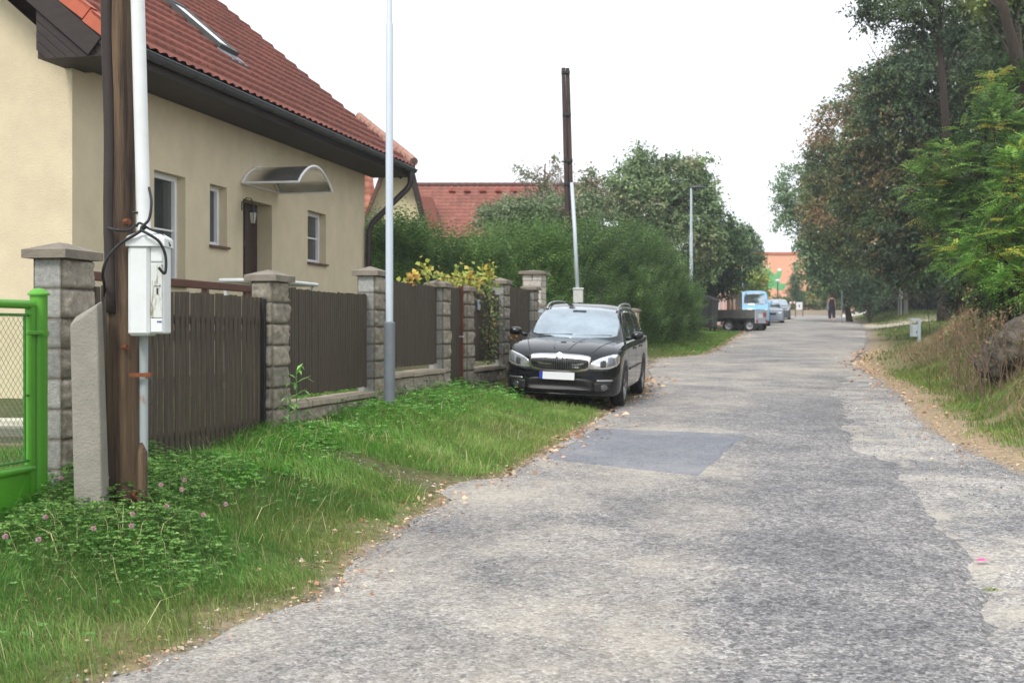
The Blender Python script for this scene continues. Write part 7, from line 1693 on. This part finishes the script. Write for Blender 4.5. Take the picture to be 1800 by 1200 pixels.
litter('fallen_leaves', 'reddish dead leaves and straw along the right road edge', 122, 90000, (4.2, 13, 8, 40), lambda x, y: np.clip(np.exp(-((x-xr(y)-.1-.5*(fbm(x, y, 90)-.5))/.4)**2)*.30+.5*sstep(1.0, 2.2, x-xr(y)), 0, 1)*np.clip(.2+1.3*fbm(x*2, y*2, 92), 0, 1), .030, [(198, 160, 130), (170, 128, 100), (212, 188, 156), (140, 108, 86)], [3, 2, 2, 1])
litter('fallen_leaves', 'dead leaves blown along the far left road edge', 123, 16000, (3, 14, 30, 62), lambda x, y: np.exp(-((xl(y)-x)/.35)**2)*.6, .035, LP_, [3, 2, 2, 1])
litter('road_twigs', 'few pale leaf bits and twigs lying on the asphalt', 124, 1600, (-2, 5, 5.6, 24), lambda x, y: .12+0*x, .020, [(226, 210, 184), (190, 160, 120), (120, 110, 100)], [2, 1, 1], cat='twigs')
def pebbles(name, lab, seed, n, region, dens, R, pal, w):
    rng = np.random.default_rng(seed); x0, x1, y0, y1 = region; x = rng.uniform(x0, x1, n); y = rng.uniform(y0, y1, n); k = in_view(x, y) & (rng.random(n) < dens(x, y)); x, y = x[k], y[k]; m = len(x)
    inr = (xl(y)-x < 0) & (x-xr(y) < 0); z = np.where(inr, slope(y)+.030, ground_h(x, y)); R_ = R*rng.uniform(.35, 1.3, m)**1.3
    O = np.array([(1, 0, 0), (0, 1, 0), (-1, 0, 0), (0, -1, 0), (0, 0, .7), (0, 0, -.5)]); V = O[None]*R_[:, None, None]*rng.uniform(.6, 1.3, (m, 6, 1)); an = rng.random(m)*6.28; ca, sa = np.cos(an)[:, None], np.sin(an)[:, None]
    V = np.stack([V[..., 0]*ca-V[..., 1]*sa, V[..., 0]*sa+V[..., 1]*ca, V[..., 2]], -1)+np.stack([x, y, z], 1)[:, None]; i = np.arange(m)[:, None]*6
    T_ = [(0, 1, 4), (1, 2, 4), (2, 3, 4), (3, 0, 4), (1, 0, 5), (2, 1, 5), (3, 2, 5), (0, 3, 5)]
    o = np_mesh(name, V.reshape(-1, 3), [np.concatenate([i+np.array([t]) for t in T_])], GRASSM, None, col=np.repeat(pal_pick(rng, pal, w, m, .25), 6, 0)); tag(o, lab, 'gravel', kind='stuff')
pebbles('gravel', 'loose grey gravel along the left edge of the road', 131, 26000, (-3, 3, 5.4, 19), lambda x, y: np.clip(np.exp(-((x-xl(y)-.1)/.28)**2)+np.exp(-((y-11.55)/.25)**2)*(x > xl(y)-1.3)*(x < xl(y)+.3), 0, 1)*.8, .010, [(150, 150, 152), (190, 188, 184), (110, 110, 114), (214, 206, 196)], [3, 2, 2, 1])
pebbles('gravel', 'loose gravel on the worn right shoulder', 132, 22000, (2, 7, 5.6, 24), lambda x, y: sstep(-1.6, -.1, x-xr(y))*.5*(x < xr(y)+.5), .010, [(150, 150, 152), (190, 184, 176), (120, 120, 124), (206, 180, 150)], [3, 2, 2, 1])
# a pink scrap on the right
p = gpt(1726, 993); mb = MB(); mb.add([(-.035, -.02, 0), (.03, -.025, .006), (.04, .02, .002), (-.02, .03, .008), (0, 0, .014)], [(0, 1, 4), (1, 2, 4), (2, 3, 4), (3, 0, 4)]); o = mb.build('paper_scrap', mat('pink_paper', lin((232, 80, 140)), .6, .05)); o.location = (p[0], p[1], float(slope(p[1]))+.03); tag(o, 'small bright pink scrap lying on the right shoulder', 'litter')
# tufts in the road
rng = np.random.default_rng(77)
for i, (u, v, lab) in enumerate(((1170, 1032, 'tiny green tuft growing in the asphalt near the bottom of the picture'), (1742, 1048, 'tiny yellowish tuft at the ragged asphalt edge on the right'), (1078, 1087, 'tiny tuft in a crack of the road at the bottom centre'))):
    p = gpt(u, v); n = 40; an = rng.random(n)*6.28; D = np.stack([np.cos(an), np.sin(an), rng.uniform(.5, 1.5, n)], 1); o = leaves_obj('grass_tuft', [(np.stack([rng.normal(size=n)*.02, rng.normal(size=n)*.015, 0*an], 1), D, unit(rng.normal(size=(n, 3))), .03, .005, pal_pick(rng, [(104, 134, 60), (150, 150, 84)], [1, i], n))], None, GRASSM)
    o.location = (p[0], p[1], float(slope(p[1]))+.03); tag(o, lab, 'tuft')

# ------------------------------------------------------------------ the milky air of the overcast day
hm = bpy.data.materials.new('air'); hm.use_nodes = True; hm.node_tree.nodes.clear()
ho = hm.node_tree.nodes.new('ShaderNodeOutputMaterial'); hv = hm.node_tree.nodes.new('ShaderNodeVolumePrincipled')
hv.inputs['Color'].default_value = (.92, .95, 1, 1); hv.inputs['Density'].default_value = .0008; hv.inputs['Anisotropy'].default_value = .2
hm.node_tree.links.new(hv.outputs[0], ho.inputs['Volume'])
mb = MB(); mb.box(-90, 150, -20, 190, -2.0, 21); o = mb.build('haze', hm); tag(o, kind='stuff', label='thin pale haze in the air over the whole street', cat='haze')
